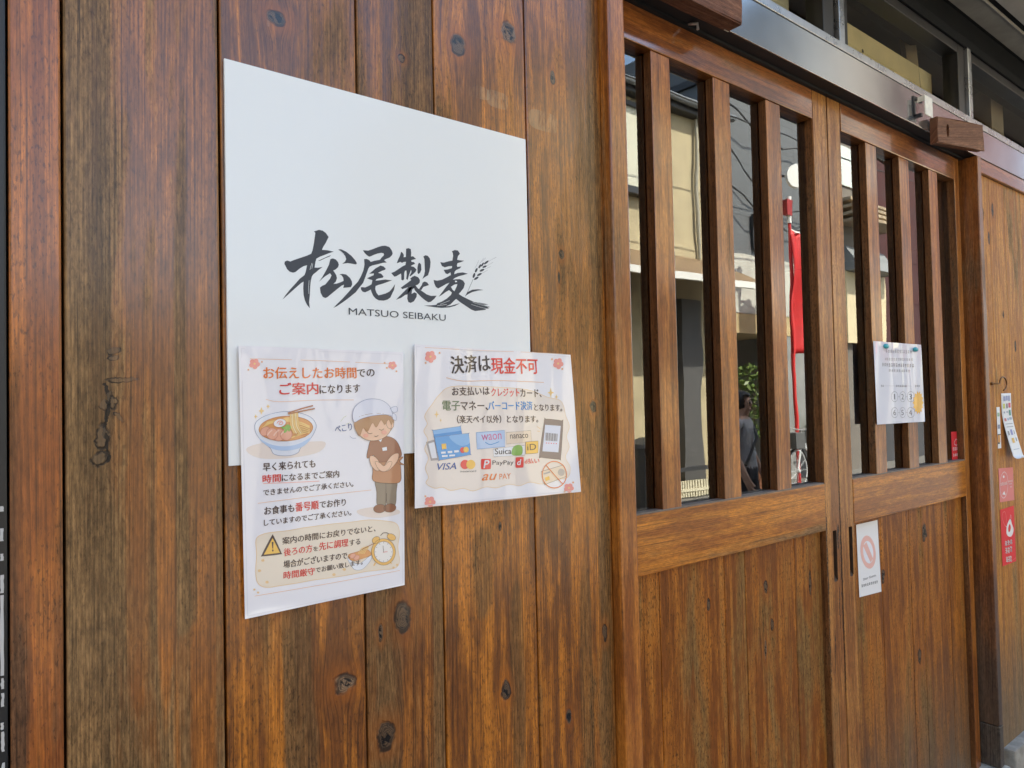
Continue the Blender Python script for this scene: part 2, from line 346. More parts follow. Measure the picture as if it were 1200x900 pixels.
p2 = world_post(2.4790, 2.5095, -0.0165, 0.105, 'brown door post with a darkened foot, on the far side of the right door leaf', V_POST2, h(-1.005))
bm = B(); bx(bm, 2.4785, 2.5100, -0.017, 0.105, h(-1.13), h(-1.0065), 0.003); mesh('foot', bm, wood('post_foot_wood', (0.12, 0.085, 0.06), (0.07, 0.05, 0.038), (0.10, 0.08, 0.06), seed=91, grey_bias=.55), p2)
bm = B(); bx(bm, 2.40, 2.53, -0.03, 0.12, 0.0, h(-1.1325), 0.012); single('base_stone', bm, plain('base_granite', (0.36, 0.35, 0.31), 0.85, var=0.25, vscale=60, bump=0.002), 'small pale stone block under the foot of the darker door post', 'stone')

YD = 0.030                       # front plane of the door leaves
glassm = Graph('door_glass')
def glass_material(name, ior, tint=(0.93, 0.95, 0.94)):
    g = Graph(name); g.n.remove(g.bsdf)
    fr = g.n.new('ShaderNodeFresnel'); fr.inputs['IOR'].default_value = ior
    tr = g.n.new('ShaderNodeBsdfTransparent'); tr.inputs['Color'].default_value = tint + (1,)
    gl = g.n.new('ShaderNodeBsdfGlossy'); gl.inputs['Roughness'].default_value = 0.0; gl.inputs['Color'].default_value = (1, 1, 1, 1)
    mx = g.n.new('ShaderNodeMixShader')
    # slightly uneven float glass
    tc = g.n.new('ShaderNodeTexCoord'); nz = g.n.new('ShaderNodeTexNoise'); nz.inputs['Scale'].default_value = 7; nz.inputs['Detail'].default_value = 1
    g.nt.links.new(tc.outputs['Object'], nz.inputs['Vector'])
    bp = g.n.new('ShaderNodeBump'); bp.inputs['Distance'].default_value = 0.00045; bp.inputs['Strength'].default_value = 0.5
    g.nt.links.new(nz.outputs[0], bp.inputs['Height']); g.nt.links.new(bp.outputs[0], gl.inputs['Normal'])
    g.nt.links.new(fr.outputs[0], mx.inputs[0]); g.nt.links.new(tr.outputs[0], mx.inputs[1]); g.nt.links.new(gl.outputs[0], mx.inputs[2])
    g.nt.links.new(mx.outputs[0], g.out.inputs[0]); return g.mat
bpy.data.materials.remove(glassm.mat)
CLEAR = Graph('glass_inner_face'); CLEAR.n.remove(CLEAR.bsdf); _t = CLEAR.n.new('ShaderNodeBsdfTransparent'); CLEAR.nt.links.new(_t.outputs[0], CLEAR.out.inputs[0])
def pane(bm, mat, parent):
    o = mesh('glass_pane', bm, [mat, CLEAR.mat], parent)
    for p in o.data.polygons: p.material_index = 0 if p.normal.y < -.5 else 1
    return o
GLASS = glass_material('door_glass', 2.5)
GLASS2 = glass_material('transom_glass', 1.45)

def slot_stile(bm, x0, x1, y0, y1, z0, z1, sx0, sx1, sz0, sz1, dep):
    """a stile with a boat-shaped finger slot cut into its front"""
    xs = (x0, sx0, sx1, x1); zs = (z0, sz0, sz1, z1)
    v = [[bm.verts.new((x, y0, z)) for x in xs] for z in zs]
    for j in range(3):
        for i in range(3):
            if not (i == 1 and j == 1): bm.faces.new((v[j][i], v[j][i+1], v[j+1][i+1], v[j+1][i]))
    a, b, c, d = v[1][1], v[1][2], v[2][2], v[2][1]
    zm = sz0 + (sz1 - sz0)*0.30
    p, q = bm.verts.new((sx0 + .001, y0 + dep, zm)), bm.verts.new((sx1 - .001, y0 + dep, zm))
    r, s = bm.verts.new((sx1 - .001, y0 + dep, sz1 - .004)), bm.verts.new((sx0 + .001, y0 + dep, sz1 - .004))
    bm.faces.new((a, b, q, p)); bm.faces.new((p, q, r, s)); bm.faces.new((s, r, c, d)); bm.faces.new((a, p, s, d)); bm.faces.new((b, c, r, q))
    k = [bm.verts.new((x, y1, z)) for x, z in ((x0, z0), (x1, z0), (x1, z1), (x0, z1))]
    o = [v[0][0], v[0][3], v[3][3], v[3][0]]
    bm.faces.new((k[0], k[3], k[2], k[1]))
    bm.faces.new((v[0][0], k[0], k[1]) + tuple(v[0][i] for i in (3, 2, 1)))
    bm.faces.new((v[3][3], k[2], k[3]) + tuple(v[3][i] for i in (0, 1, 2)))
    bm.faces.new((v[0][3], k[1], k[2]) + tuple(v[j][3] for j in (3, 2, 1)))
    bm.faces.new((v[3][0], k[3], k[0]) + tuple(v[j][0] for j in (0, 1, 2)))
DARKSLOT = plain('slot_shade_wood', (0.045, 0.024, 0.012), 0.7, var=.3, vscale=80)  # recess shade put into the colour of the slot's inner faces
ZT0, ZT1, ZL0, ZL1, ZB0 = h(0.652), h(0.7215), h(-0.3135), h(-0.2055), 0.07
def leaf(x0, st_l, st_r, x1, slats, boards, label, slot_on, pmats, notch):
    t = empty('sliding_door', ((x0 + x1)/2, YD, ZB0), label, 'sliding door', 'pair of sliding doors at the entrance')
    for (a, b, side) in ((x0, st_l, 'l'), (st_r, x1, 'r')):
        bm = B()
        if side == slot_on:
            cx = notch; slot_stile(bm, a + .0010, b - .0010, YD, YD + .036, ZB0, ZT1, cx - .0085, cx + .0085, h(-0.437), h(-0.318), 0.024)
            bmesh.ops.bevel(bm, geom=[e for e in bm.edges if abs((e.verts[0].co - e.verts[1].co).z) > .5], offset=.002, segments=2, affect='EDGES')
        else: bx(bm, a + .0010, b - .0010, YD, YD + .036, ZB0, ZT1, .002)
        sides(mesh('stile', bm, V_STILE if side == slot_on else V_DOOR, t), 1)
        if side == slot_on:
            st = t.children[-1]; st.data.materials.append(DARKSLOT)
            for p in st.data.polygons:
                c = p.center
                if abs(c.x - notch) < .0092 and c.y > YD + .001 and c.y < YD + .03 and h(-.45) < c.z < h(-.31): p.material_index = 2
    bm = B(); bx(bm, st_l, st_r, YD - .0012, YD + .034, ZT0, ZT1, .002); mesh('top_rail', bm, V_RAIL, t)
    bm = B(); bx(bm, st_l, st_r, YD - .0012, YD + .034, ZL0, ZL1, .002); mesh('lower_rail', bm, V_RAILLOW, t)
    bm = B(); bx(bm, st_l, st_r, YD - .0012, YD + .034, ZB0, ZB0 + .13, .002); mesh('bottom_rail', bm, V_RAILLOW, t)
    me = None
    for (a, b) in slats:
        bm = B(); cx = (a + b)/2; bx(bm, -(b - a)/2, (b - a)/2, YD + .001, YD + .0195, ZL1 + .0005, ZT0 - .0005, .0016)
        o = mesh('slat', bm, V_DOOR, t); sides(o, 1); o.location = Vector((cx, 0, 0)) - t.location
        bm = B(); bx(bm, -(b - a)/2, (b - a)/2, YD + .0245, YD + .0425, ZL1 + .0005, ZT0 - .0005, .0016)
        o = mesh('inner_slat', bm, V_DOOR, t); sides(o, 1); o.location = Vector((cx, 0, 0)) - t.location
    bm = B(); bx(bm, st_l - .004, st_r + .004, YD + .0205, YD + .0235, ZL1 - .004, ZT0 + .004); pane(bm, GLASS, t)
    # inner glazing bead shows as a thin grey ledge
    bm = B(); bx(bm, st_l, st_r, YD + .0008, YD + .0200, ZL1, ZL1 + .0030); mesh('glazing_bead', bm, plain('grey_bead', (0.17, 0.14, 0.12), 0.55, var=.2, vscale=40), t)
    for (a, b), m in zip(boards, pmats):
        bm = B(); bx(bm, a + .0008, b - .0008, YD + .014, YD + .026, ZB0 + .125, ZL0 + .004, .0014); mesh('panel_board', bm, m, t)
    return t
leaf(0.840, 0.905, 1.6006, 1.6676, [(1.0309, 1.0850), (1.2202, 1.2765), (1.4082, 1.4645)], [(0.905, 1.0305), (1.0305, 1.228), (1.228, 1.299), (1.299, 1.487), (1.487, 1.6006)],
     'near wooden sliding door leaf, slatted glass above and bare worn boards below', 'r', V_PANEL[0:5], 1.6405)
leaf(1.6676, 1.7337, 2.4243, 2.4620, [(1.8619, 1.9210), (2.0520, 2.1110), (2.2426, 2.3010)], [(1.7337, 1.898), (1.898, 2.064), (2.064, 2.140), (2.140, 2.318), (2.318, 2.4243)],
     'far wooden sliding door leaf with a white notice over its slats', 'l', (V_PANEL[5], V_PANEL[5], V_PANEL[6], V_PANEL[6], V_PANEL[7]), 1.7155)

# door track and lintel
trk = empty('door_track', (1.7, 0.05, h(0.733)), 'black track beam shadowed under the steel lintel above the sliding doors', 'door track')
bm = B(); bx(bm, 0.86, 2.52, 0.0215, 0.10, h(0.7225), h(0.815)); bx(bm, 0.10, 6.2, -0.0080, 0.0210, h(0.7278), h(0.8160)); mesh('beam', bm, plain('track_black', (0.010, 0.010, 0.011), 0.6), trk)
bm = B(); bx(bm, 0.86, 2.478, 0.0235, 0.075, 0.0, 0.062); mesh('sill', bm, wood('sill_wood', (0.2, .11, .05), (.12, .06, .03), (.13, .1, .07), axis='X', seed=88, grey_bias=.6), trk)
LINT = plain('lintel_steel', (0.40, 0.40, 0.40), 0.13, metal=0.85, var=.15, vscale=4)
lin = empty('lintel', (2.0, -0.01, h(0.727)), 'long dark glossy steel lintel running above the doors under the transom windows', 'lintel')
bm = B(); bx(bm, 0.10, 6.2, -0.012, -0.0085, h(0.7275), h(0.8165), .0008); mesh('face_plate', bm, LINT, lin)
bm = B(); bx(bm, 0.10, 6.2, -0.009, 0.02, h(0.8170), h(0.8215)); mesh('joint_strip', bm, plain('joint_black', (.008, .008, .009), .5), lin)
ALU = plain('dark_aluminium', (0.030, 0.029, 0.030), 0.35, metal=0.4, var=.2, vscale=10)
ALUB = plain('bare_aluminium', (0.45, 0.46, 0.48), 0.28, metal=0.9, var=.15, vscale=14)
bm = B(); bx(bm, 0.10, 6.2, -0.010, 0.05, h(0.8220), h(0.8420), .0015); mesh('window_sill', bm, ALUB, lin)

# ---- transom windows over the lintel
def transom(x0, x1, label, mats):
    t = empty('transom_window', ((x0 + x1)/2, 0.03, h(0.842)), label, 'window', 'transom windows above the door')
    z0, z1 = h(0.8422), h(1.065)
    bm = B()
    bx(bm, x0, x0 + .032, 0.006, 0.05, z0, z1, .002); bx(bm, x1 - .05, x1, 0.006, 0.05, z0, z1, .002)
    bx(bm, x0 + .032, x1 - .05, 0.006, 0.05, z1 - .028, z1, .002)
    mesh('frame', bm, ALU, t)
    bm = B(); bx(bm, x0 - .028, x0 - .002, -0.004, 0.05, z0, z1, .002); mesh('mullion', bm, ALUB, t)
    bm = B(); bx(bm, x0 + .03, x1 - .048, 0.028, 0.031, z0, z1 - .026); pane(bm, GLASS2, t)
    return t
for x0, x1, lb in ((0.92, 1.672, 'first transom window with pale plywood leaning behind it, nearest the white sign'), (1.706, 2.47, 'middle transom window with a yellow board visible along its bottom'), (2.50, 3.28, 'dark transom window beyond the wooden block with a post behind'), (3.31, 4.1, 'last transom window at the edge of the photo above the far panel')):
    transom(x0, x1, lb, None)
HOLE = plain('hole_dark', (.04, .025, .015), .8)
# boards stored behind the glass
PLY = plain('plywood_yellow', (0.62, 0.47, 0.22), 0.6, var=.10, vscale=9, bump=.0004)
bm = B(); bx(bm, 1.73, 2.43, 0.085, 0.097, h(0.78), h(1.000), .001)
pl = empty('plywood_board', (2.1, .09, h(.78)), 'yellow plywood board with screw holes standing behind the middle transom glass', 'board')
mesh('sheet', bm, PLY, pl)
bm = B()
for x, z in ((1.80, .945), (1.98, .945), (2.25, .93)):
    prism(bm, [(x + .005*math.cos(a*PI/4), h(z) + .006*math.sin(a*PI/4)) for a in range(8)], .0842, .0849)
    mesh('screw_hole', bm, HOLE, pl); bm = B()
bm.free()
bm = B(); bx(bm, 1.05, 1.61, 0.085, 0.097, h(0.78), h(1.06), .001)
single('plywood_offcut', bm, plain('plywood_pale', (0.50, 0.42, 0.24), 0.6, var=.15, vscale=12), 'pale plywood offcut standing behind the nearest transom glass', 'board')
bm = B(); tube(bm, [(2.36, .10, h(.80)), (2.325, .11, h(1.10))], .022, 4); single('timber_stud', bm, plain('stud_wood', (0.36, .27, .15), .7, var=.2), 'pale timber stud leaning behind the glass beside the yellow plywood', 'timber')
bm = B(); bx(bm, 2.98, 3.10, 0.10, 0.16, h(0.78), h(1.1)); single('timber_post', bm, plain('stud_wood_dark', (0.30, .22, .13), .7, var=.2), 'upright pale post seen through the dark transom glass past the wooden block', 'timber')

# ---- shop body: room behind the glass, head beam, eave, upper storey
shop = empty('shop_building', (1.5, 3, 0), 'dark shop interior and upper storey above the slatted wooden doors', 'building')
INT = plain('interior_dark', (0.055, 0.042, 0.033), 0.8, var=.2, vscale=3)
bm = B()
bx(bm, -1.2, 6.3, 3.0, 3.1, 0, h(1.25)); bx(bm, -1.3, -1.2, 0.08, 3.1, 0, h(1.25)); bx(bm, 6.3, 6.4, 0.0, 3.1, 0, h(1.25)); bx(bm, -1.3, 6.4, 0.13, 3.1, h(1.19), h(1.25))
bx(bm, -1.3, 0.86, 0.08, 0.12, 0, h(1.19)); bx(bm, 2.53, 6.3, 0.062, 0.12, 0, h(0.76)); 
mesh('interior_wall', bm, INT, shop)
bm = B(); bx(bm, -1.3, 6.4, 0.125, 3.0, -0.02, 0.05); mesh('interior_floor', bm, INT, shop)
bm = B(); bx(bm, -4.5, 9, 0.10, 7.0, h(1.262), 5.6); mesh('upper_wall', bm, plain('upper_render', (0.5, 0.46, 0.4), 0.85, var=.1), shop)
SIDE = plain('side_render', (0.42, 0.38, 0.33), 0.85, var=.1)
for a, b in ((-4.5, -1.35), (6.45, 9)):
    bm = B(); bx(bm, a, b, 0.10, 7, 0, h(1.26)); mesh('side_wall', bm, SIDE, shop)
bm = B(); bx(bm, -4.5, 0.04, 0.052, 0.099, 0, h(1.10)); mesh('left_wall', bm, plain('left_render', (0.06, .05, .045), 0.85, var=.1), shop)
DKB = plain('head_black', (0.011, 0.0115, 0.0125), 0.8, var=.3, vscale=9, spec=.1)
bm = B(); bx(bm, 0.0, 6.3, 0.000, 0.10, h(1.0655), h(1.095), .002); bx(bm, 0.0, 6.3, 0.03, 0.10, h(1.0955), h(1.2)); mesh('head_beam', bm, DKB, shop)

eave = empty('eave', (2, -0.3, h(1.2)), 'overhanging eave with grey soffit boards above the transom windows', 'eave')
SOF = plain('soffit_grey', (0.34, 0.31, 0.26), 0.8, var=.14, vscale=12)
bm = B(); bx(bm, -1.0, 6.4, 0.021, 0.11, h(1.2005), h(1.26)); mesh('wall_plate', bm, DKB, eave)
bm = B(); bx(bm, -1.0, 6.4, -0.044, 0.0205, h(1.2000), h(1.215)); mesh('soffit_board', bm, SOF, eave)
bm = B(); bx(bm, -1.0, 6.4, -0.0475, -0.0445, h(1.1965), h(1.26)); mesh('drip_edge', bm, plain('drip_pale', (0.5, .47, .40), .5), eave)
bm = B(); bx(bm, -1.0, 6.4, -0.066, -0.048, h(1.206), h(1.26)); mesh('groove', bm, DKB, eave)
bm = B(); bx(bm, -1.0, 6.4, -0.28, -0.0665, h(1.200), h(1.215)); mesh('soffit_panel', bm, plain('soffit_pale', (0.50, 0.47, 0.42), 0.8, var=.1, vscale=10), eave)
bm = B(); bx(bm, -1.0, 6.4, -0.31, -0.2805, h(1.19), h(1.33), .004); mesh('fascia', bm, DKB, eave)
bm = B(); bx(bm, -1.0, 6.4, -0.33, 0.099, h(1.3305), h(1.36)); mesh('roof', bm, plain('eave_roof', (.1, .1, .11), .6), eave)

# ---- wall to the right of the doors
rw = empty('far_board_wall', (3.2, 0.03, 0), 'tan board panel with stickers on the far side of the doors', 'wall')
V_R = [wood('far_board_%s' % n, (0.70, 0.300, 0.050), (0.42, 0.150, 0.024), (0.29, 0.185, 0.088), seed=120 + 9*i, grey_bias=gb, ring=.008, ringk=.25, speck=.5, rough=.6, coat=.15, coat_ior=1.5, knots=kn, foot=(h(-1.10), .55, (.19, .155, .105)))
       for i, (n, gb, kn) in enumerate((('a', .42, (K(2.555, .56, .008, .02, .6), K(2.60, .49, .007, .018, .6))), ('b', .40, (K(2.64, .585, .008, .022, .6), K(2.70, .25, .006, .012, .6))), ('c', .45, (K(2.80, .15, .008, .02, .7),)), ('d', .42, ())))]
for i, (a, b) in enumerate(((2.532, 2.612), (2.612, 2.745), (2.745, 2.90), (2.90, 3.06), (3.06, 3.24), (3.24, 3.42), (3.42, 3.62), (3.62, 3.82), (3.82, 4.02), (4.02, 4.2), (4.2, 4.4), (4.4, 4.6), (4.6, 4.78), (4.78, 5.0), (5.0, 5.2), (5.2, 5.4), (5.4, 5.6), (5.6, 5.8), (5.8, 6.0), (6.0, 6.2))):
    board(a, b, V_R[i if i < 4 else i % 4], h(-1.098), h(0.682), 0.0, 0.05, rw, .0004, .001)
bm = B(); bx(bm, 2.5102, 2.5315, -0.004, 0.05, h(-1.12), h(0.682), .002); mesh('edge_trim', bm, wood('trim_wood', (.40, .24, .12), (.28, .15, .07), (.26, .2, .13), seed=140, grey_bias=.55), rw)
bm = B(); bx(bm, 2.5102, 6.2, -0.010, 0.05, h(0.6830), h(0.7268), .003); mesh('top_rail', bm, V_RAIL, rw)
bm = B(); bx(bm, 2.5600, 6.2, -0.030, 0.06, 0.0, h(-1.0990), .006); mesh('concrete_base', bm, plain('base_concrete', (0.30, 0.285, 0.25), 0.85, var=0.25, vscale=30, bump=.002), rw)

# ---- hanging blocks, hook plate
BLK = wood('block_wood', (0.27, 0.125, 0.070), (0.18, 0.078, 0.044), (0.21, 0.13, 0.085), axis='X', seed=150, grey_bias=.42, ring=.012, ringk=.15, speck=.5, rough=.6, coat=.08, coat_ior=1.5, contrast=.8)
def block(origin, ex, ez, w, hh, t, hole, label, taper=0.0):
    """a board with a keyhole slot; origin = front top left corner"""
    o = Vector(origin); ex = Vector(ex).normalized(); n = ex.cross(Vector(ez)).normalized(); ez = n.cross(ex).normalized(); n = -n if n.y < 0 else n
    root = empty('curtain_bracket', tuple(o + n*t), label, 'bracket', 'wooden curtain brackets over the door')
    bm = B()
    hx, hz, hr = hole; N = 12
    ring = [(hx + hr*.62*math.cos(2*PI*k/N), -hz + hr*1.5*math.sin(2*PI*k/N)*(1.0 if math.sin(2*PI*k/N) > 0 else 1.25)) for k in range(N)]
    outer = [(0, -hh), (w*.5, -hh), (w, -hh + taper), (w, -hh*.5), (w, 0), (w*.5, 0), (0, 0), (0, -hh*.5)]
    def P(a, b, d): return o + ex*a + ez*b + n*d
    fo = [bm.verts.new(P(a, b, 0)) for a, b in outer]; fi = [bm.verts.new(P(a, b, 0)) for a, b in ring]
    eds = [bm.edges.new((fo[i], fo[(i+1) % len(fo)])) for i in range(len(fo))] + [bm.edges.new((fi[i], fi[(i+1) % N])) for i in range(N)]
    bmesh.ops.triangle_fill(bm, use_beauty=True, edges=eds)
    bo = [bm.verts.new(P(a, b, t)) for a, b in outer]; bi = [bm.verts.new(P(a, b, t*.92)) for a, b in ring]
    for i in range(len(fo)): bm.faces.new((fo[(i+1) % len(fo)], fo[i], bo[i], bo[(i+1) % len(fo)]))
    for i in range(N): bm.faces.new((fi[i], fi[(i+1) % N], bi[(i+1) % N], bi[i]))
    bm.faces.new(bi); bm.faces.new(bo)
    es = [e for e in bm.edges if (e.verts[0] in fo and e.verts[1] in fo) or (e.verts[0] in fo and e.verts[1] in bo) or (e.verts[1] in fo and e.verts[0] in bo)]
    es = [e for e in es if len(e.link_faces) == 2 and e.calc_face_angle(0) > .5]
    bmesh.ops.bevel(bm, geom=es, offset=.0025, segments=2, affect='EDGES')
    mesh('board', bm, BLK, root)
    return root
block((2.1403, -0.0358, h(0.7614)), (0.2180, -0.0394, 0.0104), (0.01, -0.04, 1), 0.2212, 0.0715, 0.0212, (.048, .032, .011), 'wooden bracket block with a dark keyhole, fixed to the lintel above the far door post')
block((0.93, -0.047, h(0.800)), (1, 0, 0), (0, 0, 1), 0.282, 0.0815, 0.0345, (.19, .038, .012), 'wooden bracket block with a rounded hole, cut by the top edge above the near leaf', taper=.004)
bm = B(); bx(bm, 1.198, 1.2125, -0.0155, -0.0128, h(.722), h(.762), .0006); single('masking_tape', bm, plain('tape_cream', (.72, .66, .5), .7), 'small cream strip of tape at the end of the nearer bracket block', 'tape')
bm = B(); tube(bm, [(1.133, .02, h(.728)), (1.133, .0, h(.720)), (1.133, -.001, h(.708))], .0028, 8); single('nail', bm, plain('nail_zinc', (.7, .7, .7), .35, metal=.8), 'pale bent nail under the nearer bracket block in the lintel shadow', 'nail')
hk = empty('hook_plate', (2.08, -0.0125, h(.77)), 'small bent metal hook plate with a white face on the lintel beside the far bracket', 'hook')
bm = B(); bx(bm, 2.046, 2.100, -0.0150, -0.0125, h(.795), h(.803)); bx(bm, 2.046, 2.053, -0.0150, -0.0125, h(.750), h(.795)); bx(bm, 2.053, 2.062, -0.030, -0.0125, h(.744), h(.753)); mesh('arm', bm, plain('hook_dark', (.03, .03, .032), .35, metal=.6), hk)
bm = B(); bx(bm, 2.070, 2.118, -0.034, -0.0315, h(.752), h(.805), .0006); bx(bm, 2.071, 2.074, -0.031, -0.0125, h(.790), h(.804)); mesh('face_plate', bm, plain('hook_white', (.82, .78, .68), .5, var=.1, vscale=60), hk)
# ================================================================== THE SUNLIT STREET BEHIND THE CAMERA (seen in the door glass)
FY = -6.0
def stucco(name, col, var=.12): return plain(name, col, 0.9, var=var, vscale=2.5, bump=.002, bscale=40)
DKM, WHM = plain('street_dark', (.035, .035, .038), .5), plain('street_white', (.75, .74, .70), .6)
WGL = plain('street_window_glass', (.05, .06, .07), .08, coat=1.0)
def window(parent, x0, x1, z0, z1, y, pane=WGL):
    bm = B()
    for a, b, c, d in ((x0, x1, z0, z0 + .06), (x0, x1, z1 - .06, z1), (x0, x0 + .05, z0 + .06, z1 - .06), (x1 - .05, x1, z0 + .06, z1 - .06)): bx(bm, a, b, y - .02, y + .05, c, d)
    bx(bm, (x0+x1)/2 - .025, (x0+x1)/2 + .025, y - .02, y + .05, z0 + .06, z1 - .06)
    f = mesh('window', bm, DKM, parent)
    bm = B(); bx(bm, x0 + .05, x1 - .05, y - .01, y + .01, z0 + .06, z1 - .06); mesh('pane', bm, pane, f)
    bm = B(); bx(bm, x0 - .08, x1 + .08, y - .02, y + .14, z0 - .08, z0 - .004); mesh('sill', bm, DKM, f)
# beige house
b1 = empty('house', (6.4, -8, 0), 'beige rendered house with a dark gutter and brown awning mirrored in the near door panes', 'house')
bm = B(); bx(bm, 5.4, 9.78, -11, FY, 0, 5.80); mesh('wall', bm, stucco('beige_render', (.46, .385, .24)), b1)
bm = B(); bx(bm, 5.3, 9.9, -11.1, FY + .16, 5.805, 6.0, .02); rf = mesh('roof', bm, DKM, b1)
bm = B(); tube(bm, [(5.3, FY + .22, 5.93), (9.9, FY + .22, 5.93)], .055, 10); mesh('gutter', bm, plain('gutter_grey', (.16, .17, .18), .4), rf)
window(b1, 6.4, 8.0, 4.45, 5.72, FY, plain('pale_curtain', (.62, .60, .48), .8))
bm = B(); tube(bm, [(9.14, FY + .06, 5.79), (9.14, FY + .06, 3.6)], .03, 8); mesh('downpipe', bm, plain('pipe_beige', (.36, .33, .25), .5), b1)
aw = empty('awning', (8.3, -5.7, 3.0), 'brown ribbed shop awning with a white front edge below the beige wall', 'awning')
bm = B(); n = 44
for i in range(n):
    x0 = 6.3 + i*3.5/n; x1 = x0 + 3.5/n*.55
    for a, b, dz in ((x0, x1, .02), (x1, x0 + 3.5/n, 0)): bx(bm, a, b, FY + .005, FY + .9, 0, .03)
for v in bm.verts: v.co.z += 3.58 - (v.co.y - FY)*.58
mesh('ribbed_sheet', bm, plain('awning_brown', (.20, .13, .07), .6, var=.25, vscale=14), aw)
bm = B(); bx(bm, 6.3, 9.8, FY + .9, FY + .95, 3.03, 3.12); mesh('front_edge', bm, WHM, aw)
pr = empty('pillar', (8.85, -5.9, 0), 'dark grey pillar against the sunlit beige wall in the mirrored street', 'pillar')
bm = B(); bx(bm, 8.60, 9.06, FY + .004, FY + .12, .12, 2.95); mesh('shaft', bm, plain('pillar_grey', (.085, .082, .08), .7, var=.1), pr)
bm = B(); bx(bm, 8.56, 9.10, FY + .003, FY + .16, 0, .119); mesh('base', bm, plain('pillar_base', (.3, .29, .27), .8), pr)
gt = empty('low_fence', (8.8, -5.7, 0), 'low cream slatted barrier at the foot of the beige wall', 'fence')
bm = B(); bx(bm, 8.2, 9.7, FY + .30, FY + .33, .40, .46); mesh('rail', bm, DKM, gt)
bm = B()
for i in range(26): bx(bm, 8.22 + i*.057, 8.255 + i*.057, FY + .31, FY + .325, .02, .26)
bx(bm, 8.2, 9.7, FY + .326, FY + .335, .10, .14); mesh('slats', bm, plain('slat_cream', (.6, .55, .4), .7), gt)
bn = empty('stand_in_bin', (7.35, -5.6, 0), 'black lidded bin standing in for an unclear dark shape at the left end of the near door reflection', 'bin')  # bin form stands in for a dark mirrored shape of unknown kind
bm = B(); tube(bm, [(7.42, -5.55, 0.0), (7.42, -5.55, .80)], [.24, .29], 18); mesh('body', bm, DKM, bn)
bm = B(); tube(bm, [(7.42, -5.55, .805), (7.42, -5.55, .86), (7.42, -5.55, .94)], [.305, .29, .12], 18); mesh('lid', bm, DKM, bn)
# grey house
b2 = empty('house', (11.7, -8, 0), 'grey panelled building with a cream band, mirrored in the middle door panes', 'house')
bm = B(); bx(bm, 9.80, 13.6, -11, FY - .05, 3.83, 6.66); bx(bm, 12.3, 13.6, -11, FY - .05, 6.79, 9.2)
gpan = Graph('grey_panels'); gx, gy, gz = gpan.coords()
seam = gpan.smooth((gx/1.1).frac(), .0, .02)*gpan.smooth((gz/.9).frac(), .0, .02)
gpan.set(Base_Color=gpan.mix(seam, (.05, .05, .05), (.125, .13, .135)), Roughness=.55)
mesh('wall', bm, gpan.mat, b2)
bm = B(); bx(bm, 9.80, 13.6, -11, FY, 2.86, 3.825); mesh('cream_band', bm, stucco('cream_band', (.5, .49, .43)), b2)
bm = B(); bx(bm, 9.80, 13.6, -11, FY - .01, 2.52, 2.855); mesh('tan_band', bm, stucco('tan_band', (.48, .36, .19)), b2)
bm = B(); bx(bm, 9.80, 11.65, -8.4, -8.3, 0, 2.515); bx(bm, 11.9, 13.6, -11, FY - .02, 0, 2.515); bx(bm, 9.80, 9.9, -8.3, FY - .02, 0, 2.515); bx(bm, 11.65, 11.9, -8.3, FY - .02, 0, 2.515); mesh('lower_wall', bm, stucco('grey_stucco', (.25, .25, .24)), b2)
bm = B(); bx(bm, 9.75, 13.65, -11, FY + .06, 6.665, 6.78); mesh('roof', bm, DKM, b2)
bm = B(); bx(bm, 10.72, 10.95, FY - .03, FY + .02, 3.95, 4.55); mesh('vent_box', bm, DKM, b2)
# far houses, then unseen blocks added to shape the light
b3 = empty('house', (14.4, -8, 0), 'narrow old house with tiled eaves and a cream signboard, mirrored beside the stiles', 'house')
bm = B(); bx(bm, 13.62, 15.25, -11, FY, 0, 9.0); mesh('wall', bm, stucco('old_render', (.16, .14, .12)), b3)
bm = B()
for k in range(4): bx(bm, 13.55, 15.3, FY + .002, FY + .5 - k*.08, 4.78 + k*.14, 4.84 + k*.14)
mesh('eaves', bm, plain('eave_tiles', (.34, .26, .17), .7, var=.3, vscale=10), b3)
bm = B(); bx(bm, 13.66, 15.2, FY + .005, FY + .03, 5.55, 6.35); mesh('pale_window', bm, plain('pale_window', (.62, .66, .62), .4), b3)
bm = B(); bx(bm, 13.62, 15.2, FY + .001, FY + .45, 3.86, 4.35)
for v in bm.verts:
    if v.co.z > 4.2 and v.co.y > FY + .2: v.co.y = FY + .1
mesh('grey_hood', bm, plain('hood_grey', (.20, .21, .21), .6), b3)
bm = B(); bx(bm, 13.62, 15.2, FY + .005, FY + .10, 2.46, 3.85); mesh('signboard', bm, plain('sign_cream', (.62, .52, .33), .6, var=.08), b3)
b4 = empty('house', (18, -8, 0), 'maroon fronted building with a pale lower wall, mirrored deep in the far door panes', 'house')
bm = B(); bx(bm, 15.26, 17.8, -11, FY - .3, 2.3, 7.2); bx(bm, 17.805, 26, -11, FY - .3, 2.3, 11.5); mesh('upper_wall', bm, stucco('maroon', (.055, .014, .014)), b4)
bm = B(); bx(bm, 15.26, 24, -11, FY - .3, 0, 2.295); mesh('lower_wall', bm, stucco('lower_grey', (.05, .05, .055)), b4)
b5 = empty('house', (-9, -9, 0), 'tall brown block added out of view across the street, cutting light from the left', 'house')  # unseen building added to cut the light from the left
bm = B(); bx(bm, -18, 0.2, -12, FY, 0, 7.0); mesh('wall', bm, stucco('brown_render', (.22, .17, .12)), b5)
bm = B(); bx(bm, -18.1, 0.25, -12, FY + .3, 7.005, 7.2); mesh('roof', bm, DKM, b5)
for k in range(4): window(b5, -16 + k*3.7, -14.4 + k*3.7, 1.0, 2.3, FY)
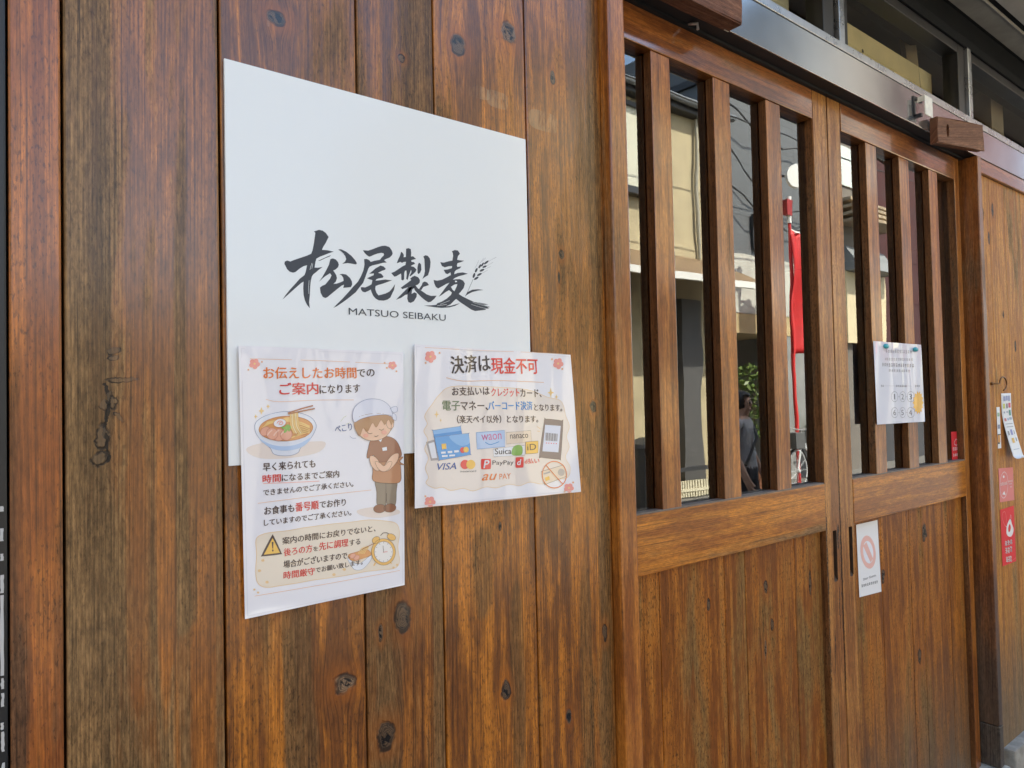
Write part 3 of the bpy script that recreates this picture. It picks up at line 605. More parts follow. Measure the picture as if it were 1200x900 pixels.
b6 = empty('glare_wall', (3.2, -6.1, 0), 'grey wall with dark panels added out of view across the street to pattern the poster glare', 'wall')  # unseen wall and dark panels added to break up glare on the posters
bm = B(); bx(bm, 0.3, 5.35, FY - .2, FY - .05, 0, 2.3); mesh('wall', bm, stucco('glare_wall_render', (.27, .25, .22)), b6)
for a, b in ((.5, 1.5), (2.3, 3.0), (3.75, 4.25), (4.9, 5.3)):
    bm = B(); bx(bm, a, b, FY - .049, FY - .01, 0.05, 2.2); mesh('dark_panel', bm, plain('panel_dark', (.035, .03, .025), .6), b6)
bm = B(); bx(bm, 0.3, 5.35, FY - .24, FY - .01, 2.303, 2.38, .01); mesh('coping', bm, stucco('coping_grey', (.25, .24, .22)), b6)

# round projecting sign, banner, red pole
ds = empty('round_sign', (11.03, -5.6, 4.85), 'white disc sign on a bracket projecting from the grey building', 'sign')
bm = B(); tube(bm, [(11.085, -5.43, 5.10), (11.055, -5.37, 5.10)], .20, 28); mesh('disc', bm, WHM, ds)
bm = B(); tube(bm, [(11.07, -5.6, 5.15), (11.07, FY - .045, 5.3)], .02, 8); mesh('bracket', bm, DKM, ds)
RED = plain('banner_red', (.55, .012, .014), .6, var=.1)
nb = empty('banner', (10.5, -5.2, 0), 'tall red cloth banner on a red pole with a white top standing in the street', 'banner')
bm = B(); tube(bm, [(10.50, -5.2, 0.02), (10.50, -5.2, 4.20)], .032, 10); mesh('pole', bm, plain('pole_red', (.62, .03, .03), .4), nb)
bm = B(); tube(bm, [(10.50, -5.2, 4.20), (10.50, -5.2, 4.62)], .045, 10); bx(bm, 10.50, 10.80, -5.21, -5.19, 4.08, 4.11); mesh('pole_top', bm, WHM, nb)
bm = B(); bx(bm, 10.36, 10.545, -5.25, -5.15, 4.32, 4.56); mesh('cap_flag', bm, plain('flag_maroon', (.3, .02, .02), .6), nb)
bm = B(); nx, nz = 12, 24; G_ = [[None]*(nx+1) for _ in range(nz+1)]
for j in range(nz + 1):
    for i in range(nx + 1):
        s, t = i/nx, j/nz
        G_[j][i] = bm.verts.new((10.47 + s*.46, -5.2 + .05*math.sin(s*9 + t*3) + .03*math.sin(t*7), 4.08 - t*1.95))
for j in range(nz):
    for i in range(nx): bm.faces.new((G_[j][i], G_[j][i+1], G_[j+1][i+1], G_[j+1][i]))
o = mesh('cloth', bm, RED, nb, True); md = o.modifiers.new('thick', 'SOLIDIFY'); md.thickness = .004
bm = B(); tube(bm, [(10.50, -5.2, 0.0), (10.50, -5.2, 0.08)], [.22, .16], 16); mesh('base', bm, WHM, nb)

# bicycle
bk = empty('bicycle', (10.3, -5.0, 0), 'white framed city bicycle parked by the red banner pole', 'bicycle')
SIL, RUB = plain('bike_white', (.7, .71, .72), .3, coat=.5), plain('tyre_black', (.015, .015, .015), .8)
def wheel(cx, cy, cz, R_):
    bm = B(); N = 32
    tube(bm, [(cx + R_*math.cos(2*PI*k/N), cy, cz + R_*math.sin(2*PI*k/N)) for k in range(N+1)], .018, 8, False); wv = mesh('wheel', bm, RUB, bk)
    bm = B(); tube(bm, [(cx + (R_ - .03)*math.cos(2*PI*k/N), cy, cz + (R_ - .03)*math.sin(2*PI*k/N)) for k in range(N+1)], .010, 6, False)
    for k in range(12): tube(bm, [(cx, cy, cz), (cx + (R_ - .03)*math.cos(2*PI*k/12), cy, cz + (R_ - .03)*math.sin(2*PI*k/12))], .0025, 4)
    tube(bm, [(cx, cy - .04, cz), (cx, cy + .04, cz)], .025, 8); mesh('rim', bm, SIL, wv)
wheel(10.05, -4.95, .33, .33); wheel(11.12, -4.95, .33, .33)
bm = B(); tr = lambda *p: tube(bm, [(a, -4.95, b) for a, b in p], .018, 8)
tr((10.05, .33), (10.22, .80)); tr((10.24, .78), (10.60, .36)); tr((10.22, .68), (10.70, .52)); tr((10.60, .34), (10.76, .78)); tr((10.60, .34), (11.12, .33)); tr((10.72, .62), (11.12, .33)); mesh('frame', bm, SIL, bk)
bm = B(); tube(bm, [(10.22, -4.95, .80), (10.20, -4.95, .93)], .014, 8); tube(bm, [(10.42, -5.24, .92), (10.22, -5.20, .96), (10.18, -4.95, .93), (10.22, -4.70, .96), (10.42, -4.66, .92)], .012, 8); mesh('handlebar', bm, SIL, bk)
bm = B(); tube(bm, [(10.72, -4.95, .87), (10.82, -4.95, .86), (10.94, -4.95, .88)], [.03, .06, .10], 10); mesh('saddle', bm, RUB, bk)
bm = B(); bx(bm, 9.82, 10.10, -5.08, -4.82, .66, .90, .01); mesh('basket', bm, plain('basket_grey', (.1, .1, .1), .5), bk)

# leafy plants
rr = random.Random(8)
def bush(x, y, z0, z1, r, label, n=420):
    t = empty('potted_plant', (x, y, 0), label, 'plant', 'potted plants across the street')
    bm = B(); tube(bm, [(x, y, 0), (x, y, z0*.45)], [.14, .19], 14); mesh('pot', bm, plain('pot_clay', (.25, .1, .05), .8), t)
    bm = B()
    for k in range(7):
        a = k*.9; tube(bm, [(x, y, z0*.4), (x + .3*r*math.cos(a), y + .3*r*math.sin(a), (z0 + z1)/2), (x + .8*r*math.cos(a), y + .8*r*math.sin(a), z1 - .1*k*.3)], [.014, .009, .004], 5)
    mesh('stem', bm, plain('stem_brown', (.10, .07, .04), .8), t)
    bm = B()
    for _ in range(n):
        q = rr.random()**.5; a = rr.random()*2*PI; zz = rr.random()
        c = Vector((x + r*q*math.cos(a)*(.5 + .6*math.sin(PI*zz)), y + r*q*math.sin(a)*(.5 + .6*math.sin(PI*zz)), z0 + (z1 - z0)*zz))
        d = Vector((rr.gauss(0, 1), rr.gauss(0, 1), rr.gauss(0, .6))).normalized(); e = d.cross(Vector((rr.gauss(0, 1), rr.gauss(0, 1), rr.gauss(0, 1)))).normalized(); L = .05 + .05*rr.random()
        bm.faces.new([bm.verts.new(p) for p in (c - d*L, c + e*L*.35, c + d*L, c - e*L*.35)])
    mesh('foliage', bm, plain('leaf_green', (.10, .15, .03), .5, var=.4, vscale=9), t)
bush(10.10, -5.75, .8, 1.95, .32, 'leafy green potted shrub in front of the dark recess across the street')
bush(12.2, -5.6, .5, 1.25, .3, 'low green potted shrub behind the parked white bicycle')
# overhead wires and the poles that carry them
for k, (z, y) in enumerate(((7.0, -4.9), (6.2, -4.8))):
    bm = B(); tube(bm, [(-14 + i*4.4, y, z - .9*(1 - ((i - 5)/5)**2) + .9*0) for i in range(11)], .010, 6)
    single('overhead_wire', bm, DKM, ('upper black overhead wire strung along the far side of the street', 'lower black overhead wire strung along the far side of the street')[k], 'wire', 'overhead wires along the street')
for x in (-14, 30):
    t = empty('utility_pole', (x, -4.85, 0), ('concrete utility pole far to the left of the shop', 'concrete utility pole far to the right of the shop')[x > 0], 'utility pole', 'utility poles')
    bm = B(); tube(bm, [(x, -4.85, 0), (x, -4.85, 8)], [.17, .12], 14); mesh('shaft', bm, stucco('pole_concrete', (.35, .34, .32)), t)
    bm = B(); bx(bm, x - .05, x + .05, -5.5, -4.3, 7.2, 7.3); mesh('crossarm', bm, DKM, t)

rw_ = random.Random(12)
for k, lb in enumerate(('slack black cable looping low across the grey panelled building', 'slack black cable hanging highest on the grey panelled building', 'slack black cable drooping in the middle of the grey panelled building')):
    z = (4.9, 6.2, 5.5)[k]; d = (.5, .35, .8)[k]
    bm = B(); tube(bm, [(9.9 + i*.34, FY + .12 + .05*math.sin(i), z - d*(1 - ((i - 5)/5)**2) + .04*math.sin(i*2.1 + k)) for i in range(11)], .014, 6)
    tube(bm, [(9.9, FY - .05, z), (9.9, FY + .125, z)], .03, 8)
    single('slack_cable', bm, DKM, lb, 'cable', 'slack cables on the grey building')
# passer-by
def person(x, y, face, label):
    t = empty('person', (x, y, -.098), label, 'person', None, face)
    J = {'pel': (0, 0, .88, .135, .10), 'bel': (0, .0, 1.0, .125, .095), 'che': (0, 0, 1.18, .15, .10), 'nk0': (0, .01, 1.33, .07, .06), 'nk': (0, 0, 1.37, .048, .048), 'jaw': (0, -.012, 1.43, .062, .070), 'hd': (0, 0, 1.50, .075, .090), 'top': (0, .01, 1.575, .058, .07),
         'nose': (0, -.098, 1.475, .010, .012)}
    E_ = [('pel', 'bel'), ('bel', 'che'), ('che', 'nk0'), ('nk0', 'nk'), ('nk', 'jaw'), ('jaw', 'hd'), ('hd', 'top'), ('hd', 'nose')]
    for s, n in ((-1, 'l'), (1, 'r')):
        J.update({n+'sh': (s*.165, .01, 1.29, .058, .058), n+'el': (s*.215, .02, 1.04, .043, .043), n+'wr': (s*.21, -.08, .83, .028, .026), n+'pm': (s*.205, -.11, .76, .034, .018),
                  n+'hp': (s*.085, 0, .82, .088, .09), n+'kn': (s*.095, -.01 + s*.02, .46, .058, .06), n+'an': (s*.10, .02 + s*.05, .09, .042, .045), n+'to': (s*.12, -.12 + s*.05, .035, .038, .03)})
        E_ += [('nk0', n+'sh'), (n+'sh', n+'el'), (n+'el', n+'wr'), (n+'wr', n+'pm'), ('pel', n+'hp'), (n+'hp', n+'kn'), (n+'kn', n+'an'), (n+'an', n+'to')]
        for k in range(4):
            J[n+'f%d' % k] = (s*(.205) + (k - 1.5)*.0, -.135 + (k - 1.5)*.016, .705 - (.01 if k in (0, 3) else 0), .009, .009); E_.append((n+'pm', n+'f%d' % k))
        J[n+'th'] = (s*.185, -.155, .745, .010, .010); E_.append((n+'pm', n+'th'))
    names = list(J); me = bpy.data.meshes.new('person_body')
    me.from_pydata([J[k][:3] for k in names], [(names.index(a), names.index(b)) for a, b in E_], [])
    o = bpy.data.objects.new('tmp_body', me); C.objects.link(o)
    o.modifiers.new('skin', 'SKIN'); o.modifiers['skin'].use_smooth_shade = True
    for i, k in enumerate(names): me.skin_vertices[0].data[i].radius = J[k][3:]
    me.skin_vertices[0].data[0].use_root = True
    sb_ = o.modifiers.new('sub', 'SUBSURF'); sb_.levels = 2; sb_.render_levels = 2
    dg = bpy.context.evaluated_depsgraph_get(); dg.update()
    m2 = bpy.data.meshes.new_from_object(o.evaluated_get(dg)); bpy.data.objects.remove(o)
    m2.materials.clear()
    for m in (plain('skin', (.50, .30, .21), .55), plain('shirt_grey', (.42, .43, .46), .85, var=.1), plain('trousers_dark', (.035, .036, .045), .85), plain('shoe_black', (.02, .02, .02), .5)): m2.materials.append(m)
    for p in m2.polygons:
        c = p.center; p.use_smooth = True
        arm = abs(c.x) > .15 and c.z < 1.1
        p.material_index = 3 if c.z < .075 else 0 if (c.z > 1.345 or (arm and c.z < 1.0 and abs(c.x) > .165)) else 1 if c.z > .90 else 2
    b = bpy.data.objects.new('body', m2); C.objects.link(b); b.parent = t
    bm = B(); bmesh.ops.create_icosphere(bm, subdivisions=3, radius=1)
    for v in list(bm.verts):
        v.co = Vector((v.co.x*.094, v.co.y*.112 + .018, 1.515 + v.co.z*.100))
    bmesh.ops.delete(bm, geom=[v for v in bm.verts if v.co.y < -.055 and v.co.z < 1.555 or v.co.z < 1.44], context='VERTS')
    hr = mesh('hair', bm, plain('hair_black', (.015, .012, .010), .5, var=.2, vscale=80), t, True, world=False); hr.modifiers.new('thick', 'SOLIDIFY').thickness = .012
    EYEM = plain('eye_dark', (.02, .015, .012), .2)
    for s in (-1, 1):
        bm = B(); tube(bm, [(s*.03, -.075, 1.497), (s*.03, -.087, 1.497)], .010, 8); mesh('eye', bm, EYEM, t, world=False)
    bm = B(); tube(bm, [(.02, -.078, 1.432), (0, -.083, 1.430), (-.02, -.078, 1.432)], .006, 6); mesh('mouth', bm, plain('lip', (.35, .12, .1), .5), t, world=False)
    bm = B(); tube(bm, [(-.13, -.02, 1.345), (-.02, -.118, 1.18), (.16, -.06, .93), (.17, .06, .93), (.02, .122, 1.15), (-.13, .05, 1.345)], .014, 6); mesh('bag_strap', bm, DKM, t, world=False)
person(5.83, -3.0, 2.9, 'standing person in grey shirt and dark trousers mirrored in the door glass')
ART = {
 'sign': dict(W=444.9, H=466.0, c=[(0.2487, -0.0045, 0.4013), (0.6936, -0.0045, 0.4013), (0.6936, -0.0045, -0.0647), (0.2487, -0.0045, -0.0647)], items=[
  ('p', 'calligraphy', 'ink', 0, "104.3,279.8 111,282.7 115.8,282.3 119.8,280.1 123.4,275.4 119.6,267.7 116.1,262.1 114.4,258.3 121.5,258.6 129.8,257.8 122.8,254.8 117.3,252.1 111.9,249.7 107.1,246.6 105.7,242.2 105,237.9 104.6,235.3 108.9,235.5 115,237.1 110.3,233.5 106.4,229.8 102.8,226.9 101,224.2 99.6,219.2 98.6,211.4 98,201.1 96.9,192.1 97.7,184.8 94.2,188.8 91.7,193.7 90.1,200.5 89.7,208.1 90.3,216.8 87.4,214.9 82.8,210.7 76.9,205.2 70.4,199 63.8,192.9 67.9,198.9 73.7,206.2 80.3,213.7 85.5,219.8 91.5,224.8 93.1,228.8 95,237.3 90.3,235.5 85.1,231.8 80.5,227.6 77.2,226.4 73.4,227.2 70.2,229.7 66.9,236 67.4,238.9 70.4,240.4 74.2,239.6 78.7,241.9 86.6,245.3 94.5,248.7 100.5,251.9 102.3,256.6 104,264.6 105.5,273.8 106.2,278.4"),
  ('p', 'calligraphy', 'ink', 0, "109.1,244.2 115.9,247.8 121.4,250.8 126.4,253.1 124.2,251 118.6,248.4 111.8,244.5"),
  ('p', 'calligraphy', 'ink', 0, "136.1,261.2 139.6,262 146.6,259.7 153.7,255.2 158.6,250.4 161.2,246.6 160,244.8 155,245.1 148.5,245.4 145,244.6 141,243.6 145,247 146.5,250.4 145.1,254.3 141,257.8"),
  ('p', 'calligraphy', 'ink', 0, "125.2,247.8 128.5,249.2 132.4,248.3 135.4,245.3 136.5,242.1 135.3,238.7 132.2,235.8 128.7,233.8 130.1,232.6 132.8,228.6 133.7,224.8 131.9,220.1 128.8,217.2 133.3,218 138.9,220.3 142.5,222.3 142.1,226.2 139.8,229 137,230.1 141.2,231 146.2,230.6 151.1,227 153.8,222.6 154.2,218.7 152.3,215.2 148.7,214.5 141.9,213.4 143.1,217.5 140.3,216.4 135.3,212.5 129.6,207.7 124.1,203.1 120.6,200 117.8,198.8 114.5,200 111.8,204.8 111,211.1 114,213.7 118.1,215.6 124.4,223.3 126.5,227.8 124.5,230.2 118.3,226 113.4,221.7 110,218.2 114.2,224.3 119.1,232.6 123.3,240.8"),
  ('p', 'calligraphy', 'ink', 0, "169.8,264.1 173,264.3 177.5,264.5 184.4,267.4 191.5,270.8 197.3,273 202.1,273.8 208,272.8 211.5,268.9 212.8,265 211.9,262.5 208.3,258.9 202.9,256.4 199.9,254.6 203.8,251.8 198.1,250.8 191,248.4 182.9,245.9 178.8,243.7 177.1,241.2 175.3,236.6 172.3,229 169.4,222 164.7,216.5 159,209.3 152.8,204.2 146.2,198.9 139.5,194.1 133,189.6 128.1,187.2 134.1,193.2 140.7,199.7 148.5,208 155.2,215.7 162.1,222.9 166.7,230.6 170.2,238.7 171.7,245.6 171.4,252.9 175,253.5 178.4,252.4 180.7,250.2 186.5,252.4 194.1,254.4 195.9,257.1 200,261.2 199.3,263.5 196,263.7 191.3,262.4 185.5,260 180.8,257.5 178.5,256.8 175.1,258.5 172.3,260.8"),
  ('p', 'calligraphy', 'ink', 0, "194.7,246.9 199.2,246.1 202.1,243.6 201.4,242.1 196.7,240.2 193.2,238.3 190.8,237 195.5,236.2 198.7,233 197.7,231.3 191.8,229.8 188.3,228.4 187.1,226.4 193,227.5 201.2,229.2 211.3,228.9 205.9,226.8 197.6,223.4 190.5,221 187,219.3 186.4,215.6 188,211 190.8,207.6 194.9,208.7 200.8,210.6 206.8,213.6 211.1,218.2 215.6,224.2 214,216.8 210.9,211.2 208.4,206.2 204.2,203.1 198.3,201.2 191.3,201.1 186.7,203.1 183.3,206.5 181.1,211 180,214.3 176.5,212.2 172,210.1 168.6,210.6 166.4,213 165.9,216 168.7,216.5 172.1,216.3 177.8,219.1 181.3,221.3 182.5,226.8 178,227.5 175.1,228.5 179.2,230.7 184.4,233.3 185,235.6 178.1,234.6 182.8,238.4 187.4,242.5"),
  ('p', 'calligraphy', 'ink', 0, "233.2,273.4 236.8,274.6 240.3,273.8 241,269.1 240.5,263.8 243.8,264.4 248.3,261.2 244.3,260 240.7,258.7 241.2,256.6 244.9,256.6 246.7,254.4 242.2,252.4 239.8,250.7 244.8,250.1 248.7,247 247,243.7 243.2,240.2 238.6,236.6 237.7,237.6 240.7,242.5 240.5,246 239.1,243.5 236.6,237.5 234.7,231.6 232.6,232.8 233.4,238.4 233.1,244.1 230.9,243.6 229.7,240.3 229.4,232.3 227.6,230.1 225.1,231 225.2,236.5 224.7,239.3 221.1,237.2 217.9,235.2 214.9,234.2 212.2,236.4 210.2,238.7 214.8,240.6 221.3,245 227.1,249 231.7,251.4 232.8,255.8 229.2,255.2 226.6,253.7 224,254.8 220.8,253.1 218.6,252.4 220.9,257.7 223.5,262.5 225.6,268.5 227.5,267.6 229.6,264.9 229.3,261.5 232.6,262.4"),
  ('p', 'calligraphy', 'ink', 0, "252.6,256.7 254.5,256 256,254.4 256.4,247.5 254.2,243.2 251.9,241 250.2,242.3 250.1,249.2 251.2,254"),
  ('p', 'calligraphy', 'ink', 0, "259.8,265.9 263.2,268 266.8,267.5 269.9,264.7 271.2,259.5 270.3,252.4 268.8,246.4 266.7,240.9 261.9,238.1 257.5,234.8 260.6,240.9 261.8,245.7 261.6,255 261.3,262.6"),
  ('p', 'calligraphy', 'ink', 0, "241.6,236.3 245.8,238.2 251.1,236.6 253.7,233.3 253.4,229.8 250.2,226.6 246.9,225.2 243.1,221.8 240.2,222.9 237.6,222.7 231.1,220.4 226.5,218.6 224,220.2 228.6,223.6 235.1,228.2 240.4,232.1 238.5,233.3"),
  ('p', 'calligraphy', 'ink', 0, "243.2,223.7 246.9,225.2 250.1,221.6 257.4,217.9 264,214.4 270.8,212.8 279.8,213.8 276.2,209.4 270.6,204.9 266.5,203.8 261.2,206.2 255.2,210.2 249.3,215 245.4,218.7"),
  ('p', 'calligraphy', 'ink', 0, "251.8,220.2 256.5,226.6 257.9,230 261.1,231.8 265.1,230.8 267.9,227.5 263,225.7 258.9,224.2 255.4,219.5"),
  ('p', 'calligraphy', 'ink', 0, "244.2,223.2 244.2,221.8 241.2,218.4 240.3,213.1 244.7,215.8 248.6,214.3 247.9,209.7 243.8,203.6 238.8,201 235.2,201.8 233.6,206.3 234.2,212.1 235.6,219.1 237.6,222.1"),
  ('p', 'calligraphy', 'ink', 0, "240.2,222.9 242.2,222.5 237.5,216.4 234.2,212.1 230.9,211.3 224.3,206.8 216.6,203.7 223.1,210.1 229.7,216.3 235.7,222"),
  ('p', 'calligraphy', 'ink', 0, "306.4,278.3 311.2,280.6 316.8,280.5 320,276.4 316.6,272.7 314.9,267.2 319.7,267 327,267.1 321.3,264.5 315.6,262.5 314.4,259.3 315,257.1 321.9,258.5 319.4,255.5 313,252.5 310.5,250 309.6,246.3 316.1,248.8 324.2,250.3 332.8,249.2 325.7,246.7 317.6,244.3 310.3,241 307.1,238.3 312.6,239.5 319.1,240.2 324.7,238.5 327.4,234.7 325.3,228.4 320.3,222.7 316.6,219 322.5,216.1 331.4,213.1 342.8,209.4 352.8,209.2 361.2,208.4 368,207.5 359.5,206.5 363.7,205.4 371.3,204.1 366.2,203.2 369.6,202 361,200.7 364.4,199.8 350.8,197.6 344.2,196.6 337.6,198.2 329.5,202.2 319.9,206.9 312,211.7 308.7,209.1 302.3,203.3 294.4,199.9 288.1,198.2 278.8,197.6 268.2,198.2 259.2,198.9 269.8,199.8 278.9,201.1 280.5,203.2 288.3,206.3 296.2,210.8 303.4,216.7 305,220.1 300.4,223.1 294.8,220 288.5,215.6 283,212.5 288.6,218.9 295,226.6 301.4,233.5 296.7,231.8 288.8,227.4 282.5,224 278.7,226 276.5,230.4 275.4,235.2 281.2,234.7 289,236.7 298.4,241.5 304,244.7 303.3,248.4 298.6,245.5 295.4,245.9 293.2,249 292.1,250.8 298.7,251.9 305.8,254.5 306.4,257.6 300.4,256.6 294.1,254.4 289.4,255.9 286.8,260.9 292.6,260.8 300.5,263.6 306.9,265.2 308.3,271.8 307.9,275.8"),
  ('p', 'calligraphy', 'ink', 0, "278.8,197.6 288.1,197.5 300.6,199 310.2,201.8 318.3,206 311.8,204.2 302.2,201.3 291.2,199.4"),
  ('p', 'calligraphy', 'signwhite', 1, "303.6,228 309.3,231.6 314.4,232.9 313.7,230.2 311,225.3 309.1,222.2 306.2,224.2"),
  ('p', 'calligraphy', 'signwhite', 1, "310.2,237.2 313.4,237.2 314.5,236 311.3,234.9"),
  ('s', 'calligraphy', 'signwhite', 1, 0.35, "340.3,208.9 353.6,206.4 367.1,204.6"),
  ('s', 'calligraphy', 'signwhite', 1, 0.35, "344.5,210 352.8,208.2 361.2,207.3"),
  ('s', 'calligraphy', 'signwhite', 1, 0.35, "337.8,205.7 351,203.1 364.4,201.3"),
  ('s', 'calligraphy', 'signwhite', 1, 0.4, "285.1,202.2 292.9,205.3 300.8,208.5"),
  ('s', 'calligraphy', 'signwhite', 1, 0.4, "280.4,199.9 288.2,201.4 296,202.9"),
  ('s', 'calligraphy', 'signwhite', 1, 0.45, "101.2,240.5 99.6,235.8 98.5,231.9"),
  ('s', 'calligraphy', 'signwhite', 1, 0.45, "97.3,219 96.6,211.2 96.7,202.3"),
  ('l', 'calligraphy', 'signwhite', 1, 0.45, "102.3,239.9 100.9,233.4"),
  ('s', 'calligraphy', 'signwhite', 1, 0.45, "83.6,220.3 78.3,213.5 73.8,208.1"),
  ('l', 'calligraphy', 'signwhite', 1, 0.45, "120.9,219.8 117.4,215.6"),
  ('l', 'calligraphy', 'signwhite', 1, 0.45, "138.2,260.1 143.8,256.1"),
  ('s', 'calligraphy', 'ink', 0, 0.55, "342,242.1 336.8,232.8 331.6,222.9 327.4,216.5"),
  ('p', 'calligraphy', 'ink', 0, "328.2,217.2 331.6,222.9 340,226.9 350,228.4 360,228.1 349.9,226.4 339.9,223.5 333.2,220.3"),
  ('b', 'calligraphy', 'ink', 0, "345,251.4 345.8,250.5 345.7,248.5 344.8,246.2 343.3,244.4 341.9,243.9 341.1,244.8 341.2,246.8 342.1,249.1 343.6,250.9"),
  ('b', 'calligraphy', 'ink', 0, "349.6,259 350.2,258.1 349.8,256.2 348.6,254.1 347,252.5 345.7,252.2 345.1,253.1 345.5,255 346.7,257.1 348.2,258.6"),
  ('b', 'calligraphy', 'ink', 0, "356.2,265 356.7,264.1 356.2,262.4 354.9,260.5 353.3,259.2 352.1,258.9 351.6,259.8 352.1,261.6 353.4,263.4 355,264.8"),
  ('b', 'calligraphy', 'ink', 0, "361.2,268 361.5,267.1 360.8,265.4 359.5,263.5 357.9,262.2 356.7,261.9 356.4,262.8 357,264.5 358.4,266.4 360,267.7"),
  ('b', 'calligraphy', 'ink', 0, "369.9,271.7 369.8,270.5 368.1,268.7 365.5,266.8 363.1,265.7 361.7,265.7 361.9,266.9 363.6,268.7 366.1,270.5 368.6,271.7"),
  ('b', 'calligraphy', 'ink', 0, "366.4,263.9 366,262.9 364.4,261.6 362,260.6 359.9,260.2 358.8,260.6 359.2,261.7 360.8,262.9 363.2,263.9 365.3,264.3"),
  ('b', 'calligraphy', 'ink', 0, "361.8,258.5 361.4,257.3 359.7,255.9 357.2,254.7 354.9,254.2 353.7,254.6 354,255.8 355.8,257.2 358.2,258.4 360.5,258.9"),
  ('b', 'calligraphy', 'ink', 0, "357.1,252 356.8,250.9 355,249.4 352.6,248.1 350.2,247.5 349,247.8 349.2,249 351,250.5 353.5,251.8 355.8,252.4"),
  ('b', 'calligraphy', 'ink', 0, "351.4,246.3 351.2,245.2 349.5,243.5 347,242 344.6,241.3 343.3,241.5 343.6,242.7 345.2,244.3 347.7,245.8 350,246.6"),
  ('l', 'calligraphy', 'ink', 0, 0.22, "345.7,258.1 352.7,270.5"),
  ('l', 'calligraphy', 'ink', 0, 0.22, "354.2,265.8 361.2,274.8"),
  ('l', 'calligraphy', 'ink', 0, 0.22, "357.7,268.9 365,275.5"),
  ('l', 'calligraphy', 'ink', 0, 0.22, "368.8,270.4 384.5,278.5"),
  ('l', 'calligraphy', 'ink', 0, 0.22, "365.2,262.8 378.2,270.4"),
  ('l', 'calligraphy', 'ink', 0, 0.22, "361.6,258.3 373.7,263.7"),
  ('l', 'calligraphy', 'ink', 0, 0.22, "356.9,251.7 367.6,257.5"),
  ('t', 'lettering', 'ink', 3, 'MATSUO SEIBAKU', (148.61, 180.02), 145.26, 8.68, -0.0017, 0, 0),
 ]),
 'p1': dict(W=209.5, H=307.9, c=[(0.2593, -0.009, 0.0713), (0.472, -0.0085, 0.0695), (0.4701, -0.005, -0.2362), (0.2638, -0.006, -0.2388)], items=[
  ('s', 'border', 'p_orange2', 1, 0.5, "12,293.4 100,293.5 192.6,291.7"),
  ('s', 'border', 'p_orange2', 1, 0.5, "11.4,23.8 99.9,21.4 202.3,20.4"),
  ('s', 'border', 'p_orange2', 1, 0.5, "29.1,247.2 44,244.1 87,245.4 116,245.4 139.7,245.2"),
  ('s', 'border', 'p_pink', 1, 0.6, "24.1,150.3 61.4,148.4 92.7,147.1"),
  ('s', 'border', 'p_orange2', 1, 0.5, "17.4,128.4 85,129.4 162,129.7"),
  ('b', 'border', 'p_pink', 2, "23.1,287.3 22.2,285.4 20.3,284.5 18.3,285.3 17.6,287.2 18.4,289.2 20.4,290 22.3,289.2"),
  ('b', 'border', 'p_pink', 2, "20.1,284.4 19.3,282.5 17.3,281.6 15.4,282.4 14.6,284.4 15.5,286.3 17.4,287.1 19.4,286.4"),
  ('b', 'border', 'p_pink', 2, "16.6,286.3 15.7,284.3 13.8,283.5 11.9,284.2 11.1,286.2 12,288.1 13.9,289 15.8,288.2"),
  ('b', 'border', 'p_pink', 2, "17.4,290.3 16.5,288.3 14.6,287.4 12.7,288.2 11.9,290.1 12.8,292.1 14.7,292.9 16.6,292.2"),
  ('b', 'border', 'p_pink', 2, "21.4,290.9 20.5,289 18.6,288.1 16.6,288.9 15.9,290.8 16.7,292.7 18.7,293.6 20.6,292.8"),
  ('b', 'border', 'p_yellow', 3, "18.1,287.8 17.5,286.8 16.4,286.8 15.8,287.8 16.4,288.8 17.6,288.8"),
  ('b', 'border', 'p_pink', 2, "199.9,289.5 199,287.8 197,287 195,287.7 194.2,289.4 195.1,291.2 197.1,291.9 199.1,291.3"),
  ('b', 'border', 'p_pink', 2, "196.9,287 196,285.2 194,284.5 192,285.2 191.2,286.9 192.1,288.6 194.1,289.4 196,288.7"),
  ('b', 'border', 'p_pink', 2, "193.2,288.6 192.4,286.8 190.4,286.1 188.4,286.8 187.6,288.5 188.5,290.2 190.4,291 192.4,290.3"),
  ('b', 'border', 'p_pink', 2, "194,292.2 193.1,290.4 191.1,289.6 189.2,290.3 188.4,292 189.2,293.8 191.2,294.5 193.2,293.9"),
  ('b', 'border', 'p_pink', 2, "198.1,292.7 197.2,291 195.2,290.2 193.2,290.9 192.4,292.6 193.3,294.4 195.3,295.1 197.3,294.5"),
  ('b', 'border', 'p_yellow', 3, "194.8,290 194.2,289.1 193,289 192.4,289.9 193,290.8 194.2,290.8"),
  ('b', 'border', 'p_orange2', 2, "11.1,280.9 10.6,279.9 9.4,279.9 8.9,280.8 9.5,281.8 10.6,281.8"),
  ('b', 'border', 'p_orange2', 2, "26.4,290.2 25.8,289.2 24.7,289.2 24.2,290.2 24.8,291.2 25.9,291.2"),
  ('b', 'border', 'p_orange2', 2, "184.1,292.8 183.3,291.7 181.9,291.7 181.2,292.7 181.9,293.8 183.4,293.9"),
  ('b', 'border', 'p_orange2', 2, "200.7,282.2 199.9,281.1 198.4,281.1 197.7,282.2 198.4,283.3 199.9,283.3"),
  ('b', 'border', 'p_orange2', 2, "187.1,286.5 186.4,285.4 184.9,285.4 184.2,286.5 184.9,287.6 186.4,287.6"),
  ('t', 'lettering', 'p_orange', 3, 'お伝えしたお時間', (26.5, 270.39), 116.92, 13.94, 0.0169, 0.01, 0),
  ('t', 'lettering', 'p_brown', 3, 'での', (144.59, 274.13), 23.6, 9.5, 0.0407, 0.007, 0),
  ('t', 'lettering', 'p_red', 3, 'ご案内', (44.97, 251.62), 48.02, 14.36, 0.0206, 0.01, 0),
